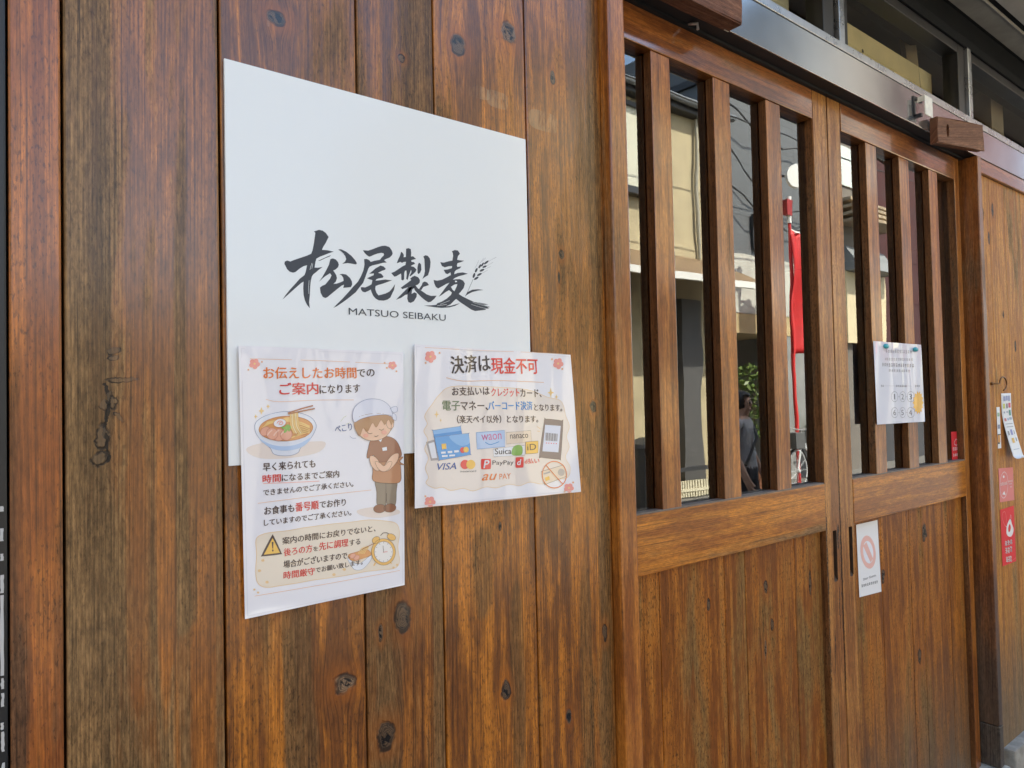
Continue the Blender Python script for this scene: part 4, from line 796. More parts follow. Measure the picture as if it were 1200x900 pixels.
  ('t', 'lettering', 'p_brown', 3, 'になります', (94.79, 252.94), 53.28, 10.7, 0.0268, 0.007, 0),
  ('p', 'border', 'p_yellow', 2, "23.9,238.3 24.9,234.9 27.4,233.7 24.9,232.6 23.7,229.3 22.6,232.7 20.2,233.9 22.7,234.9"),
  ('p', 'border', 'p_yellow', 2, "31.6,241.7 32.3,239.5 33.9,238.7 32.2,238 31.4,235.9 30.8,238.1 29.2,238.8 30.8,239.5"),
  ('p', 'border', 'p_yellow', 2, "17.3,230.4 18,228.2 19.5,227.4 17.9,226.8 17.2,224.6 16.5,226.8 14.9,227.6 16.5,228.2"),
  ('b', 'noodle_bowl_picture', 'p_wash', 0, "7.2,192.7 33.1,197.7 72.1,195.7 100.8,194.2 93.3,182.6 61.3,177.8 27.8,178.5 10.2,184.5"),
  ('b', 'noodle_bowl_picture', 'p_bowl', 1, "15.7,217.1 17.1,208.2 23.4,199.1 33,190.4 36.9,183.6 46.1,180.9 58,180.6 66.6,183.4 70.2,189.1 81,197.8 87.4,206.8 89.8,215.3 83.2,224.8 67.5,230.8 48.8,232.4 30.5,228.8 19.8,223.4"),
  ('c', 'noodle_bowl_picture', 'p_navy', 2, 0.45, "15.7,217.1 17.1,208.2 23.4,199.1 33,190.4 36.9,183.6 46.1,180.9 58,180.6 66.6,183.4 70.2,189.1 81,197.8 87.4,206.8 89.8,215.3 83.2,224.8 67.5,230.8 48.8,232.4 30.5,228.8 19.8,223.4"),
  ('b', 'noodle_bowl_picture', 'p_bowlin', 2, "88.4,215.7 81.4,206 62.9,200.2 40.7,200.6 23.3,206.6 16.7,215.9 23,225.2 40.3,231.1 62.4,231.3 81,225.5"),
  ('b', 'noodle_bowl_picture', 'p_broth', 3, "85.4,212.9 79.3,204 62.7,198.6 42.6,198.6 26.6,203.8 20.4,212.1 26.1,220.6 41.7,226.1 61.7,226.5 78.6,221.5"),
  ('c', 'noodle_bowl_picture', 'p_broth2', 4, 0.7, "85.4,212.9 79.3,204 62.7,198.6 42.6,198.6 26.6,203.8 20.4,212.1 26.1,220.6 41.7,226.1 61.7,226.5 78.6,221.5"),
  ('b', 'noodle_bowl_picture', 'p_bowlblue', 3, "19.4,203.3 25,199.5 34.7,194.4 49.6,191.6 66.8,193.5 82.8,200.2 75.6,192.1 65,187.7 49.6,186.6 36.2,189.4 26.5,195.6"),
  ('s', 'noodle_bowl_picture', 'p_noodle', 6, 1.5, "24.5,214.1 31.9,219 48.5,220.9 67.3,219.8 81.2,213.9"),
  ('s', 'noodle_bowl_picture', 'p_noodle', 6, 1.5, "25.5,215.3 34.9,219.8 50.6,221.5 67.3,217.8 81.2,212.4"),
  ('s', 'noodle_bowl_picture', 'p_noodle', 6, 1.5, "26.5,216.6 37.9,220.7 52.6,222.1 67.2,215.7 81.2,210.8"),
  ('s', 'noodle_bowl_picture', 'p_noodle', 6, 1.5, "27.5,217.8 40.9,221.6 54.7,222.7 67.2,213.7 81.2,209.3"),
  ('s', 'noodle_bowl_picture', 'p_noodle', 6, 1.5, "28.5,219.1 43.9,222.5 56.7,223.3 67.2,211.7 81.1,207.8"),
  ('s', 'noodle_bowl_picture', 'p_noodle', 6, 1.5, "29.5,220.4 46.9,223.4 58.8,223.9 67.1,209.7 81.1,206.3"),
  ('s', 'noodle_bowl_picture', 'p_broth2', 7, 0.5, "63.8,216.2 72.4,214.5 82.1,210.5"),
  ('s', 'noodle_bowl_picture', 'p_broth2', 7, 0.5, "65.5,213.1 73.1,212 81,209"),
  ('s', 'noodle_bowl_picture', 'p_broth2', 7, 0.5, "67.1,210 73.8,209.4 79.9,207.5"),
  ('s', 'noodle_bowl_picture', 'p_broth2', 7, 0.5, "68.8,207 74.4,206.9 78.8,206"),
  ('s', 'noodle_bowl_picture', 'p_broth2', 7, 0.5, "70.5,203.9 75.1,204.3 77.7,204.6"),
  ('s', 'noodle_bowl_picture', 'p_broth2', 7, 0.5, "72.2,200.8 75.7,201.8 76.6,203.1"),
  ('s', 'noodle_bowl_picture', 'p_noodle', 6, 1.3, "58.4,201.4 68.8,204.3 79.4,207.2"),
  ('s', 'noodle_bowl_picture', 'p_noodle', 6, 1.3, "60.4,202.2 70.2,205.7 79.4,209.2"),
  ('s', 'noodle_bowl_picture', 'p_noodle', 6, 1.3, "62.5,202.9 71.6,207.2 79.4,211.2"),
  ('s', 'noodle_bowl_picture', 'p_noodle', 6, 1.3, "64.6,203.6 73,208.6 79.5,213.3"),
  ('s', 'noodle_bowl_picture', 'p_noodle', 6, 1.3, "66.7,204.4 74.5,210.1 79.5,215.3"),
  ('b', 'noodle_bowl_picture', 'p_pork', 8, "32.8,213.5 33.4,210.5 31.8,207.3 28.6,205.3 25.1,205.1 22.5,206.9 21.9,209.9 23.5,213.1 26.6,215.1 30.2,215.3"),
  ('c', 'noodle_bowl_picture', 'p_pork2', 9, 0.7, "32.8,213.5 33.4,210.5 31.8,207.3 28.6,205.3 25.1,205.1 22.5,206.9 21.9,209.9 23.5,213.1 26.6,215.1 30.2,215.3"),
  ('b', 'noodle_bowl_picture', 'p_pork', 9, "40.8,210.6 42,206.5 40.7,202.7 37.2,200.5 33.1,200.9 29.8,203.6 28.6,207.7 30,211.5 33.3,213.7 37.4,213.4"),
  ('c', 'noodle_bowl_picture', 'p_pork2', 10, 0.7, "40.8,210.6 42,206.5 40.7,202.7 37.2,200.5 33.1,200.9 29.8,203.6 28.6,207.7 30,211.5 33.3,213.7 37.4,213.4"),
  ('b', 'noodle_bowl_picture', 'p_pork', 8, "49.7,209.3 50.8,205.1 49.2,201 45.4,198.7 40.9,198.9 37.5,201.6 36.4,205.7 38,209.8 41.7,212.2 46.2,212"),
  ('c', 'noodle_bowl_picture', 'p_pork2', 9, 0.7, "49.7,209.3 50.8,205.1 49.2,201 45.4,198.7 40.9,198.9 37.5,201.6 36.4,205.7 38,209.8 41.7,212.2 46.2,212"),
  ('b', 'noodle_bowl_picture', 'p_pork', 9, "57.9,209.1 59,205.1 57.4,201.2 53.7,198.9 49.4,199.1 46.1,201.7 45,205.6 46.6,209.5 50.2,211.8 54.5,211.7"),
  ('c', 'noodle_bowl_picture', 'p_pork2', 10, 0.7, "57.9,209.1 59,205.1 57.4,201.2 53.7,198.9 49.4,199.1 46.1,201.7 45,205.6 46.6,209.5 50.2,211.8 54.5,211.7"),
  ('s', 'noodle_bowl_picture', 'p_pork3', 10, 1.4, "29.2,204.5 31.7,208.4 35.4,211.5"),
  ('s', 'noodle_bowl_picture', 'p_pork3', 10, 1.4, "37,204.7 39.6,208.1 43.7,211.2"),
  ('s', 'noodle_bowl_picture', 'p_pork3', 10, 1.4, "45,205 47.6,207.7 52.1,210.8"),
  ('b', 'noodle_bowl_picture', 'p_white', 9, "51.8,220.5 50.9,217.4 47.6,215 43.2,214.2 39.2,215.4 37.3,218 38.1,221 41.4,223.4 45.8,224.2 49.8,223.1"),
  ('c', 'noodle_bowl_picture', 'p_pork2', 10, 0.5, "51.8,220.5 50.9,217.4 47.6,215 43.2,214.2 39.2,215.4 37.3,218 38.1,221 41.4,223.4 45.8,224.2 49.8,223.1"),
  ('s', 'noodle_bowl_picture', 'p_pink', 11, 0.9, "41.1,218.7 42.7,221.1 46,221.4 48.2,219.2 46.4,217.2 43.8,217.9 44.5,219.7 46.2,219.5"),
  ('b', 'noodle_bowl_picture', 'p_green', 11, "52.4,211.8 51.5,211.3 49.7,211.4 47.7,212.2 46.4,213.3 46.1,214.4 47,214.9 48.8,214.8 50.7,214 52.1,212.9"),
  ('b', 'noodle_bowl_picture', 'p_green', 11, "55.3,217 55.4,215.9 54.4,214.5 52.8,213.2 51.1,212.6 50,212.9 50,214 50.9,215.4 52.6,216.7 54.2,217.3"),
  ('b', 'noodle_bowl_picture', 'p_green', 11, "55.9,208.7 54.8,209.1 53.8,210.5 53.1,212.4 53.1,214.2 53.7,215 54.8,214.7 55.8,213.3 56.5,211.3 56.5,209.6"),
  ('b', 'noodle_bowl_picture', 'p_green', 11, "49.2,207.6 48.9,208.6 49.6,210.2 51,211.8 52.5,212.6 53.6,212.5 53.8,211.4 53.2,209.8 51.8,208.3 50.2,207.5"),
  ('b', 'noodle_bowl_picture', 'p_green', 11, "59,212.7 57.9,212.3 56.2,212.7 54.4,213.8 53.2,215.2 53.1,216.2 54.2,216.7 55.9,216.2 57.7,215.2 58.9,213.8"),
  ('s', 'noodle_bowl_picture', 'p_noodle', 12, 1.8, "58.1,232.2 57.4,223.1 58.3,214.7 61.9,206.3"),
  ('s', 'noodle_bowl_picture', 'p_noodle2', 12, 1.8, "60,232.1 59.6,223 60.5,214.6 64.6,206.1"),
  ('s', 'noodle_bowl_picture', 'p_noodle', 12, 1.8, "61.8,232.1 61.8,222.9 62.7,214.6 67.4,206"),
  ('s', 'noodle_bowl_picture', 'p_noodle2', 12, 1.8, "63.7,232 64.1,222.9 65,214.5 70.2,205.9"),
  ('s', 'noodle_bowl_picture', 'p_noodle', 12, 1.8, "65.6,232 66.3,222.8 67.2,214.4 73,205.8"),
  ('s', 'noodle_bowl_picture', 'p_broth2', 13, 0.25, "58.9,232.2 58.2,223 59.3,214.7 62.6,207.1"),
  ('s', 'noodle_bowl_picture', 'p_broth2', 13, 0.25, "60.8,232.1 60.5,223 61.5,214.6 65.2,207"),
  ('s', 'noodle_bowl_picture', 'p_broth2', 13, 0.25, "62.7,232.1 62.7,222.9 63.8,214.5 67.8,206.8"),
  ('s', 'noodle_bowl_picture', 'p_broth2', 13, 0.25, "64.6,232 65,222.8 66,214.4 70.4,206.7"),
  ('s', 'noodle_bowl_picture', 'p_broth2', 13, 0.25, "66.5,232 67.2,222.8 68.2,214.4 73,206.6"),
  ('l', 'noodle_bowl_picture', 'p_stick', 14, 1.6, "54.1,230.6 71.1,235.4 85.6,238.8"),
  ('l', 'noodle_bowl_picture', 'p_stick', 14, 1.6, "54.6,229.4 72.8,232.7 87.8,235.2"),
  ('b', 'cook_picture', 'p_wash', 0, "142.3,105.9 167.3,107.5 198.1,101 201.4,94.6 171.8,93.2 148.9,98.5"),
  ('b', 'cook_picture', 'p_trouser', 1, "168.7,144.8 197,142.4 197.8,123.2 195.7,106.4 184.2,106.8 183.4,124.6 181.4,107.2 170.1,109.3 169.4,126"),
  ('c', 'cook_picture', 'p_brown', 2, 0.4, "168.7,144.8 197,142.4 197.8,123.2 195.7,106.4 184.2,106.8 183.4,124.6 181.4,107.2 170.1,109.3 169.4,126"),
  ('l', 'cook_picture', 'p_brown', 3, 0.35, "182.6,137.3 182.3,107.9"),
  ('b', 'cook_picture', 'p_shoe', 3, "182.2,104.8 181,101.6 176.8,99.5 171.4,99.5 166.7,101.5 164.6,104.6 165.8,107.9 169.9,109.9 175.3,110 180,108"),
  ('c', 'cook_picture', 'p_brown', 4, 0.4, "182.2,104.8 181,101.6 176.8,99.5 171.4,99.5 166.7,101.5 164.6,104.6 165.8,107.9 169.9,109.9 175.3,110 180,108"),
  ('b', 'cook_picture', 'p_shoe', 3, "197,104 195.8,100.7 191.6,98.6 186,98.6 181.2,100.6 179.1,103.8 180.3,107.1 184.5,109.1 190,109.2 194.8,107.2"),
  ('c', 'cook_picture', 'p_brown', 4, 0.4, "197,104 195.8,100.7 191.6,98.6 186,98.6 181.2,100.6 179.1,103.8 180.3,107.1 184.5,109.1 190,109.2 194.8,107.2"),
  ('b', 'cook_picture', 'p_skin', 7, "159.8,172.3 165.8,172.7 172.6,165.2 173.4,154.8 167.9,154.4 161.5,161.9"),
  ('c', 'cook_picture', 'p_brown', 8, 0.35, "159.8,172.3 165.8,172.7 172.6,165.2 173.4,154.8 167.9,154.4 161.5,161.9"),
  ('b', 'cook_picture', 'p_skin', 7, "191.5,172.3 201.1,173.8 198.6,163.4 186.6,152.9 179,153.5 181,160.5"),
  ('c', 'cook_picture', 'p_brown', 8, 0.35, "191.5,172.3 201.1,173.8 198.6,163.4 186.6,152.9 179,153.5 181,160.5"),
  ('b', 'cook_picture', 'p_shirt', 2, "162.8,194.7 175.3,198.2 191.7,195.4 201.2,186.5 206,171.4 197.2,167.7 193.9,172.2 196.2,161.5 165.6,161.6 166.2,173.9 156.6,170.5 158.1,182.7"),
  ('c', 'cook_picture', 'p_brown', 3, 0.4, "162.8,194.7 175.3,198.2 191.7,195.4 201.2,186.5 206,171.4 197.2,167.7 193.9,172.2 196.2,161.5 165.6,161.6 166.2,173.9 156.6,170.5 158.1,182.7"),
  ('b', 'cook_picture', 'p_apron', 4, "166.1,163.6 191.4,163.9 202,165.3 204.8,148.1 202.8,136.3 186.4,136.1 164.9,141 164.2,153.5"),
  ('c', 'cook_picture', 'p_brown', 5, 0.4, "166.1,163.6 191.4,163.9 202,165.3 204.8,148.1 202.8,136.3 186.4,136.1 164.9,141 164.2,153.5"),
  ('b', 'cook_picture', 'p_skin', 9, "167.1,165.6 173.5,163.9 179.6,159.3 186.7,164.2 191.4,162.6 186.6,154.6 179,151.9 171.6,155.8"),
  ('c', 'cook_picture', 'p_brown', 10, 0.35, "167.1,165.6 173.5,163.9 179.6,159.3 186.7,164.2 191.4,162.6 186.6,154.6 179,151.9 171.6,155.8"),
  ('b', 'cook_picture', 'p_apron', 3, "198.7,167.6 208.4,169.1 203.5,163 210.8,158.3 201,160.3"),
  ('c', 'cook_picture', 'p_brown', 4, 0.3, "198.7,167.6 208.4,169.1 203.5,163 210.8,158.3 201,160.3"),
  ('p', 'cook_picture', 'p_white', 6, "177.4,182.8 184,183.6 184.4,179 178.3,178.6"),
  ('b', 'cook_picture', 'p_hair', 5, "195,218.4 191.4,205.7 178.5,197 161.6,195.7 147.1,202 140.4,213.4 143.8,225.6 156,234.2 172.8,236 187.8,230"),
  ('b', 'cook_picture', 'p_skin', 7, "190.6,212.5 187.8,201.8 177,194.2 162.4,192.6 149.6,197.5 143.5,206.9 146.1,217.3 156.4,224.9 170.9,226.8 184,222.1"),
  ('c', 'cook_picture', 'p_brown', 8, 0.4, "190.6,212.5 187.8,201.8 177,194.2 162.4,192.6 149.6,197.5 143.5,206.9 146.1,217.3 156.4,224.9 170.9,226.8 184,222.1"),
  ('b', 'cook_picture', 'p_skin', 7, "194.2,213.6 193.9,209.8 191.8,207.3 188.6,206.9 185.6,208.9 183.9,212.4 184.2,216.1 186.3,218.7 189.5,219.1 192.5,217.1"),
  ('c', 'cook_picture', 'p_brown', 8, 0.35, "194.2,213.6 193.9,209.8 191.8,207.3 188.6,206.9 185.6,208.9 183.9,212.4 184.2,216.1 186.3,218.7 189.5,219.1 192.5,217.1"),
  ('b', 'cook_picture', 'p_hair', 9, "139.3,213.9 143.8,222.6 164.1,227.4 187.3,225.5 192.9,220.4 190.9,212.1 186.3,219.7 181.5,212.4 176,218.8 169.4,209.6 164,215.5 157,204.4 151.2,209.5 146.6,199.5 142.2,205"),
  ('c', 'cook_picture', 'p_hair2', 10, 0.35, "139.3,213.9 143.8,222.6 164.1,227.4 187.3,225.5 192.9,220.4 190.9,212.1 186.3,219.7 181.5,212.4 176,218.8 169.4,209.6 164,215.5 157,204.4 151.2,209.5 146.6,199.5 142.2,205"),
  ('b', 'cook_picture', 'p_hat', 10, "139.3,217.2 137.3,228 142.7,238.7 157.5,245.8 175.8,244.7 188.3,236.3 192,223.7 182.6,225.6 164,224.5 148.2,220.9"),
  ('c', 'cook_picture', 'p_navy', 11, 0.45, "139.3,217.2 137.3,228 142.7,238.7 157.5,245.8 175.8,244.7 188.3,236.3 192,223.7 182.6,225.6 164,224.5 148.2,220.9"),
  ('b', 'cook_picture', 'p_hat', 9, "189.2,233 197.8,236.1 199.7,230.2 194.4,227.8"),
  ('c', 'cook_picture', 'p_navy', 10, 0.4, "189.2,233 197.8,236.1 199.7,230.2 194.4,227.8"),
  ('b', 'cook_picture', 'p_hat', 9, "190.1,227.1 196.8,225.3 197.7,217.7 192,220.4"),
  ('c', 'cook_picture', 'p_navy', 10, 0.4, "190.1,227.1 196.8,225.3 197.7,217.7 192,220.4"),
  ('s', 'cook_picture', 'p_brown', 12, 0.5, "156.5,203.6 160.1,201.8 163.8,202.4"),
  ('s', 'cook_picture', 'p_brown', 12, 0.5, "173,207 176.8,205.6 180,207.5"),
  ('s', 'cook_picture', 'p_brown', 12, 0.5, "166.5,198.6 169.2,197.7 172,199.2"),
  ('b', 'cook_picture', 'p_blush', 11, "158.3,199.4 157.6,198 155.8,197.2 153.5,197.3 151.8,198.3 151.1,199.7 151.8,201.1 153.6,201.9 155.8,201.8 157.6,200.9"),
  ('b', 'cook_picture', 'p_blush', 11, "184.2,202.4 183.5,200.9 181.6,200.1 179.3,200.2 177.4,201.2 176.7,202.7 177.4,204.1 179.3,204.9 181.6,204.8 183.5,203.9"),
  ('p', 'cook_picture', 'p_white', 4, "169.2,195.6 175.7,190.3 178.5,195.2"),
  ('l', 'cook_picture', 'p_green2', 2, 0.4, "125,223.2 129.4,225.4"),
  ('l', 'cook_picture', 'p_green2', 2, 0.4, "121.5,218.5 125,222.4"),
  ('l', 'cook_picture', 'p_green2', 2, 0.4, "129.2,215.1 133.6,216.5"),
  ('s', 'cook_picture', 'p_navy', 2, 0.4, "133.4,200.2 136.8,197.2 142.1,196.9"),
  ('t', 'lettering', 'p_navy', 3, 'ぺこり', (114.24, 204.64), 22.64, 8.86, 0.1133, 0.007, 0),
  ('t', 'lettering', 'p_brown', 3, '早く来られても', (23.89, 164.08), 63.65, 9.76, -0.0031, 0.007, 0),
  ('t', 'lettering', 'p_red', 3, '時間', (23.22, 150.82), 21.44, 9.19, -0.0084, 0.01, 0),
  ('t', 'lettering', 'p_brown', 3, 'になるまでご案内', (45.87, 150.53), 72.46, 8.77, -0.0145, 0.007, 0),
  ('t', 'lettering', 'p_brown', 3, 'できませんのでご了承ください。', (23.68, 136.05), 113.34, 7.45, 0.0001, 0.007, 0),
  ('t', 'lettering', 'p_brown', 3, 'お食事も', (24.39, 113.89), 35.75, 9.45, -0.009, 0.007, 0),
  ('t', 'lettering', 'p_red', 3, '番号順', (61.59, 113.4), 29.45, 10.55, -0.0061, 0.01, 0),
  ('t', 'lettering', 'p_brown', 3, 'でお作り', (92.36, 113.9), 34.14, 9.14, -0.0158, 0.007, 0),
  ('t', 'lettering', 'p_brown', 3, 'していますのでご了承ください。', (23.73, 101.52), 110.03, 7.49, -0.0095, 0.007, 0),
  ('b', 'border', 'p_cream', 0, "14.5,87.6 22.4,92.4 34.2,93.1 52.5,92.6 71.3,93.3 90.7,93.2 110.7,93.1 133.6,92.3 157.4,92.1 179.5,88.2 197.2,82.5 202.2,69.4 199.5,51.5 201.9,32.9 195.4,24.8 176.4,25.9 151.8,27.5 128.1,27.3 105.2,28 83.1,29.1 61.7,29.3 41,30.1 25,31.2 15.3,38 13.3,52.3 14.8,69.8"),
  ('c', 'border', 'p_orange3', 1, 0.7, "14.5,87.6 22.4,92.4 34.2,93.1 52.5,92.6 71.3,93.3 90.7,93.2 110.7,93.1 133.6,92.3 157.4,92.1 179.5,88.2 197.2,82.5 202.2,69.4 199.5,51.5 201.9,32.9 195.4,24.8 176.4,25.9 151.8,27.5 128.1,27.3 105.2,28 83.1,29.1 61.7,29.3 41,30.1 25,31.2 15.3,38 13.3,52.3 14.8,69.8"),
  ('b', 'border', 'p_orange3', 2, "28.1,36.6 27.7,35.7 26.7,35.4 25.5,35.6 24.5,36.3 24.1,37.4 24.5,38.2 25.5,38.6 26.8,38.4 27.7,37.6"),
  ('b', 'border', 'p_orange3', 2, "19.5,51.2 19.1,50.3 18.1,49.9 16.9,50.1 16,50.8 15.6,51.8 16,52.7 17,53.1 18.2,52.9 19.2,52.2"),
  ('b', 'border', 'p_orange3', 2, "23.7,62.4 23.3,61.5 22.3,61.1 21.1,61.3 20.1,62.1 19.8,63 20.2,63.9 21.2,64.3 22.4,64.1 23.3,63.4"),
  ('b', 'border', 'p_orange3', 2, "112,30.6 111.6,29.7 110.4,29.3 109,29.5 107.9,30.4 107.5,31.4 108,32.4 109.1,32.8 110.5,32.5 111.6,31.7"),
  ('b', 'border', 'p_orange3', 2, "125.9,34.6 125.4,33.7 124.2,33.3 122.8,33.5 121.7,34.4 121.2,35.4 121.7,36.4 122.9,36.8 124.3,36.6 125.4,35.7"),
  ('b', 'border', 'p_orange3', 2, "12.6,31 11.9,30.1 10.6,30.3 9.9,31.5 10.6,32.4 12,32.1"),
  ('b', 'border', 'p_orange3', 2, "16.8,26.8 16.1,25.9 14.8,26.1 14.1,27.3 14.8,28.2 16.2,27.9"),
  ('b', 'border', 'p_orange3', 2, "194.6,25.4 193.7,24.4 191.9,24.7 191,26 192,27.1 193.8,26.8"),
  ('b', 'border', 'p_orange3', 2, "199.8,28.2 198.9,27.2 197.1,27.5 196.2,28.8 197.1,29.8 198.9,29.5"),
  ('b', 'warning_mark', 'p_brown', 2, "32.6,89 35.2,88.2 43.8,68.2 42.8,66.3 21.8,67.3 20.7,69.3"),
  ('p', 'warning_mark', 'p_amber', 3, "33.7,86.4 42.2,68.2 23,68.9"),
  ('p', 'warning_mark', 'p_brown', 4, "32.4,82 34.6,82.1 34.1,74.3 33.1,74.5"),
  ('b', 'warning_mark', 'p_brown', 4, "34.6,72 34.4,71.4 33.9,71 33.3,71.1 32.8,71.6 32.6,72.4 32.8,73 33.3,73.4 34,73.3 34.4,72.8"),
  ('t', 'lettering', 'p_brown', 3, '案内の時間にお戻りでないと、', (45.23, 77.06), 121.76, 8.46, -0.0085, 0.007, 0),
  ('t', 'lettering', 'p_red', 3, '後ろの方', (46.59, 63.07), 35.34, 9.3, -0.0085, 0.01, 0),
  ('t', 'lettering', 'p_brown', 3, 'を', (83.24, 63.4), 6.09, 5.41, -0.0197, 0.007, 0),
  ('t', 'lettering', 'p_red', 3, '先に調理', (90.65, 63.08), 38.39, 9.63, -0.0099, 0.01, 0),
  ('t', 'lettering', 'p_brown', 3, 'する', (130.9, 62.84), 14.63, 7.35, 0.013, 0.007, 0),
  ('t', 'lettering', 'p_brown', 3, '場合がございますので、', (45.91, 49.37), 84.81, 8.91, -0.0248, 0.007, 0),
  ('t', 'lettering', 'p_red', 3, '時間厳守', (45.65, 36.39), 38.87, 8.93, -0.0324, 0.01, 0),
  ('t', 'lettering', 'p_brown', 3, 'でお願い致します。', (85.84, 36.99), 62.47, 6.7, -0.0013, 0.007, 0),
  ('b', 'alarm_clock_picture', 'p_bowlin', 1, "128.4,48.3 142.4,38.4 159.3,46.6 160.5,42 154.3,35.2 147,31 137.5,32.6 131.8,40.2"),
  ('c', 'alarm_clock_picture', 'p_navy', 2, 0.35, "128.4,48.3 142.4,38.4 159.3,46.6 160.5,42 154.3,35.2 147,31 137.5,32.6 131.8,40.2"),
  ('b', 'alarm_clock_picture', 'p_broth', 3, "129.6,52.4 140.2,54 154.6,55.1 160.5,47.5 149.6,44.8 137.7,43.5 130.7,46.8"),
  ('c', 'alarm_clock_picture', 'p_broth2', 4, 0.4, "129.6,52.4 140.2,54 154.6,55.1 160.5,47.5 149.6,44.8 137.7,43.5 130.7,46.8"),
  ('s', 'alarm_clock_picture', 'p_noodle', 5, 1, "142.5,51.5 147.4,57.3 157,59.1"),
  ('s', 'alarm_clock_picture', 'p_noodle', 5, 1, "144.4,51.2 149.3,57 157,58.4"),
  ('s', 'alarm_clock_picture', 'p_noodle', 5, 1, "146.3,50.9 151.2,56.7 157,57.8"),
  ('s', 'alarm_clock_picture', 'p_noodle', 5, 1, "148.2,50.6 153.1,56.4 157,57.1"),
  ('s', 'alarm_clock_picture', 'p_noodle', 5, 1, "150.2,50.2 155,56.1 157,56.5"),
  ('b', 'alarm_clock_picture', 'p_pork', 6, "138.6,51.4 138.8,49.6 137.5,47.9 135.2,47.1 132.8,47.4 131.3,48.7 131.1,50.5 132.4,52.2 134.7,53 137,52.8"),
  ('c', 'alarm_clock_picture', 'p_pork2', 7, 0.4, "138.6,51.4 138.8,49.6 137.5,47.9 135.2,47.1 132.8,47.4 131.3,48.7 131.1,50.5 132.4,52.2 134.7,53 137,52.8"),
  ('b', 'alarm_clock_picture', 'p_pork', 6, "143.8,48.4 144,46.6 142.7,44.9 140.4,44 138,44.4 136.4,45.7 136.2,47.5 137.5,49.2 139.8,50 142.2,49.7"),
  ('c', 'alarm_clock_picture', 'p_pork2', 7, 0.4, "143.8,48.4 144,46.6 142.7,44.9 140.4,44 138,44.4 136.4,45.7 136.2,47.5 137.5,49.2 139.8,50 142.2,49.7"),
  ('l', 'alarm_clock_picture', 'p_stick', 7, 1, "147.4,56.2 164.4,61.3"),
  ('s', 'alarm_clock_picture', 'p_brown', 2, 1, "174.3,69.9 178.1,72.7 184.4,71.8 186.9,68.8"),
  ('b', 'alarm_clock_picture', 'p_amber2', 3, "172.5,67.6 173,65 171.5,62.5 168.5,61.1 165.1,61.2 162.8,62.9 162.2,65.5 163.7,68 166.7,69.5 170.1,69.3"),
  ('c', 'alarm_clock_picture', 'p_brown', 4, 0.4, "172.5,67.6 173,65 171.5,62.5 168.5,61.1 165.1,61.2 162.8,62.9 162.2,65.5 163.7,68 166.7,69.5 170.1,69.3"),
  ('b', 'alarm_clock_picture', 'p_amber2', 3, "195.9,62.5 193.6,61.2 189.9,61.6 186.2,63.7 183.9,66.6 184,69.2 186.2,70.6 189.9,70.1 193.6,68.1 195.9,65.2"),
  ('c', 'alarm_clock_picture', 'p_brown', 4, 0.4, "195.9,62.5 193.6,61.2 189.9,61.6 186.2,63.7 183.9,66.6 184,69.2 186.2,70.6 189.9,70.1 193.6,68.1 195.9,65.2"),
  ('l', 'alarm_clock_picture', 'p_amber2', 3, 1.6, "166.6,36.5 164,32.9"),
  ('l', 'alarm_clock_picture', 'p_amber2', 3, 1.6, "187.1,35.3 189.6,31.5"),
  ('b', 'alarm_clock_picture', 'p_amber2', 4, "195.8,45.7 192.3,36.1 183.4,31.4 172.6,33.2 164,40.8 160.8,51.2 164.2,60.6 172.9,65.5 183.7,63.9 192.5,56.4"),
  ('c', 'alarm_clock_picture', 'p_brown', 5, 0.4, "195.8,45.7 192.3,36.1 183.4,31.4 172.6,33.2 164,40.8 160.8,51.2 164.2,60.6 172.9,65.5 183.7,63.9 192.5,56.4"),
  ('b', 'alarm_clock_picture', 'p_face', 6, "191.8,46.4 189,38.8 182.2,35 173.8,36.4 167.2,42.4 164.7,50.6 167.4,58 174.1,61.9 182.4,60.7 189.2,54.7"),
  ('c', 'alarm_clock_picture', 'p_brown', 7, 0.3, "191.8,46.4 189,38.8 182.2,35 173.8,36.4 167.2,42.4 164.7,50.6 167.4,58 174.1,61.9 182.4,60.7 189.2,54.7"),
  ('l', 'alarm_clock_picture', 'p_brown', 8, 0.45, "189.2,46.8 190.7,46.5"),
  ('l', 'alarm_clock_picture', 'p_brown', 8, 0.45, "187.6,41.5 189,40.4"),
  ('l', 'alarm_clock_picture', 'p_brown', 8, 0.45, "183.5,38.1 184.3,36.6"),
  ('l', 'alarm_clock_picture', 'p_brown', 8, 0.45, "178,37.5 178,35.9"),
  ('l', 'alarm_clock_picture', 'p_brown', 8, 0.45, "172.5,39.9 171.8,38.6"),
  ('l', 'alarm_clock_picture', 'p_brown', 8, 0.45, "168.6,44.5 167.3,44"),
  ('l', 'alarm_clock_picture', 'p_brown', 8, 0.45, "167.2,50.2 165.7,50.4"),
  ('l', 'alarm_clock_picture', 'p_brown', 8, 0.45, "168.7,55.4 167.4,56.4"),
  ('l', 'alarm_clock_picture', 'p_brown', 8, 0.45, "172.7,58.8 172,60.3"),
  ('l', 'alarm_clock_picture', 'p_brown', 8, 0.45, "178.2,59.5 178.2,61"),
  ('l', 'alarm_clock_picture', 'p_brown', 8, 0.45, "183.7,57.2 184.5,58.4"),
  ('l', 'alarm_clock_picture', 'p_brown', 8, 0.45, "187.8,52.5 189.1,53.1"),
  ('l', 'alarm_clock_picture', 'p_brown', 9, 0.6, "178.1,48 177.2,56.7"),
  ('l', 'alarm_clock_picture', 'p_red', 9, 0.6, "177.1,48.2 183.6,48.1"),
  ('l', 'border', 'p_film', 1, 0.7, "3,3 206.5,3 206.5,304.9 3,304.9 3,3"),
 ]),
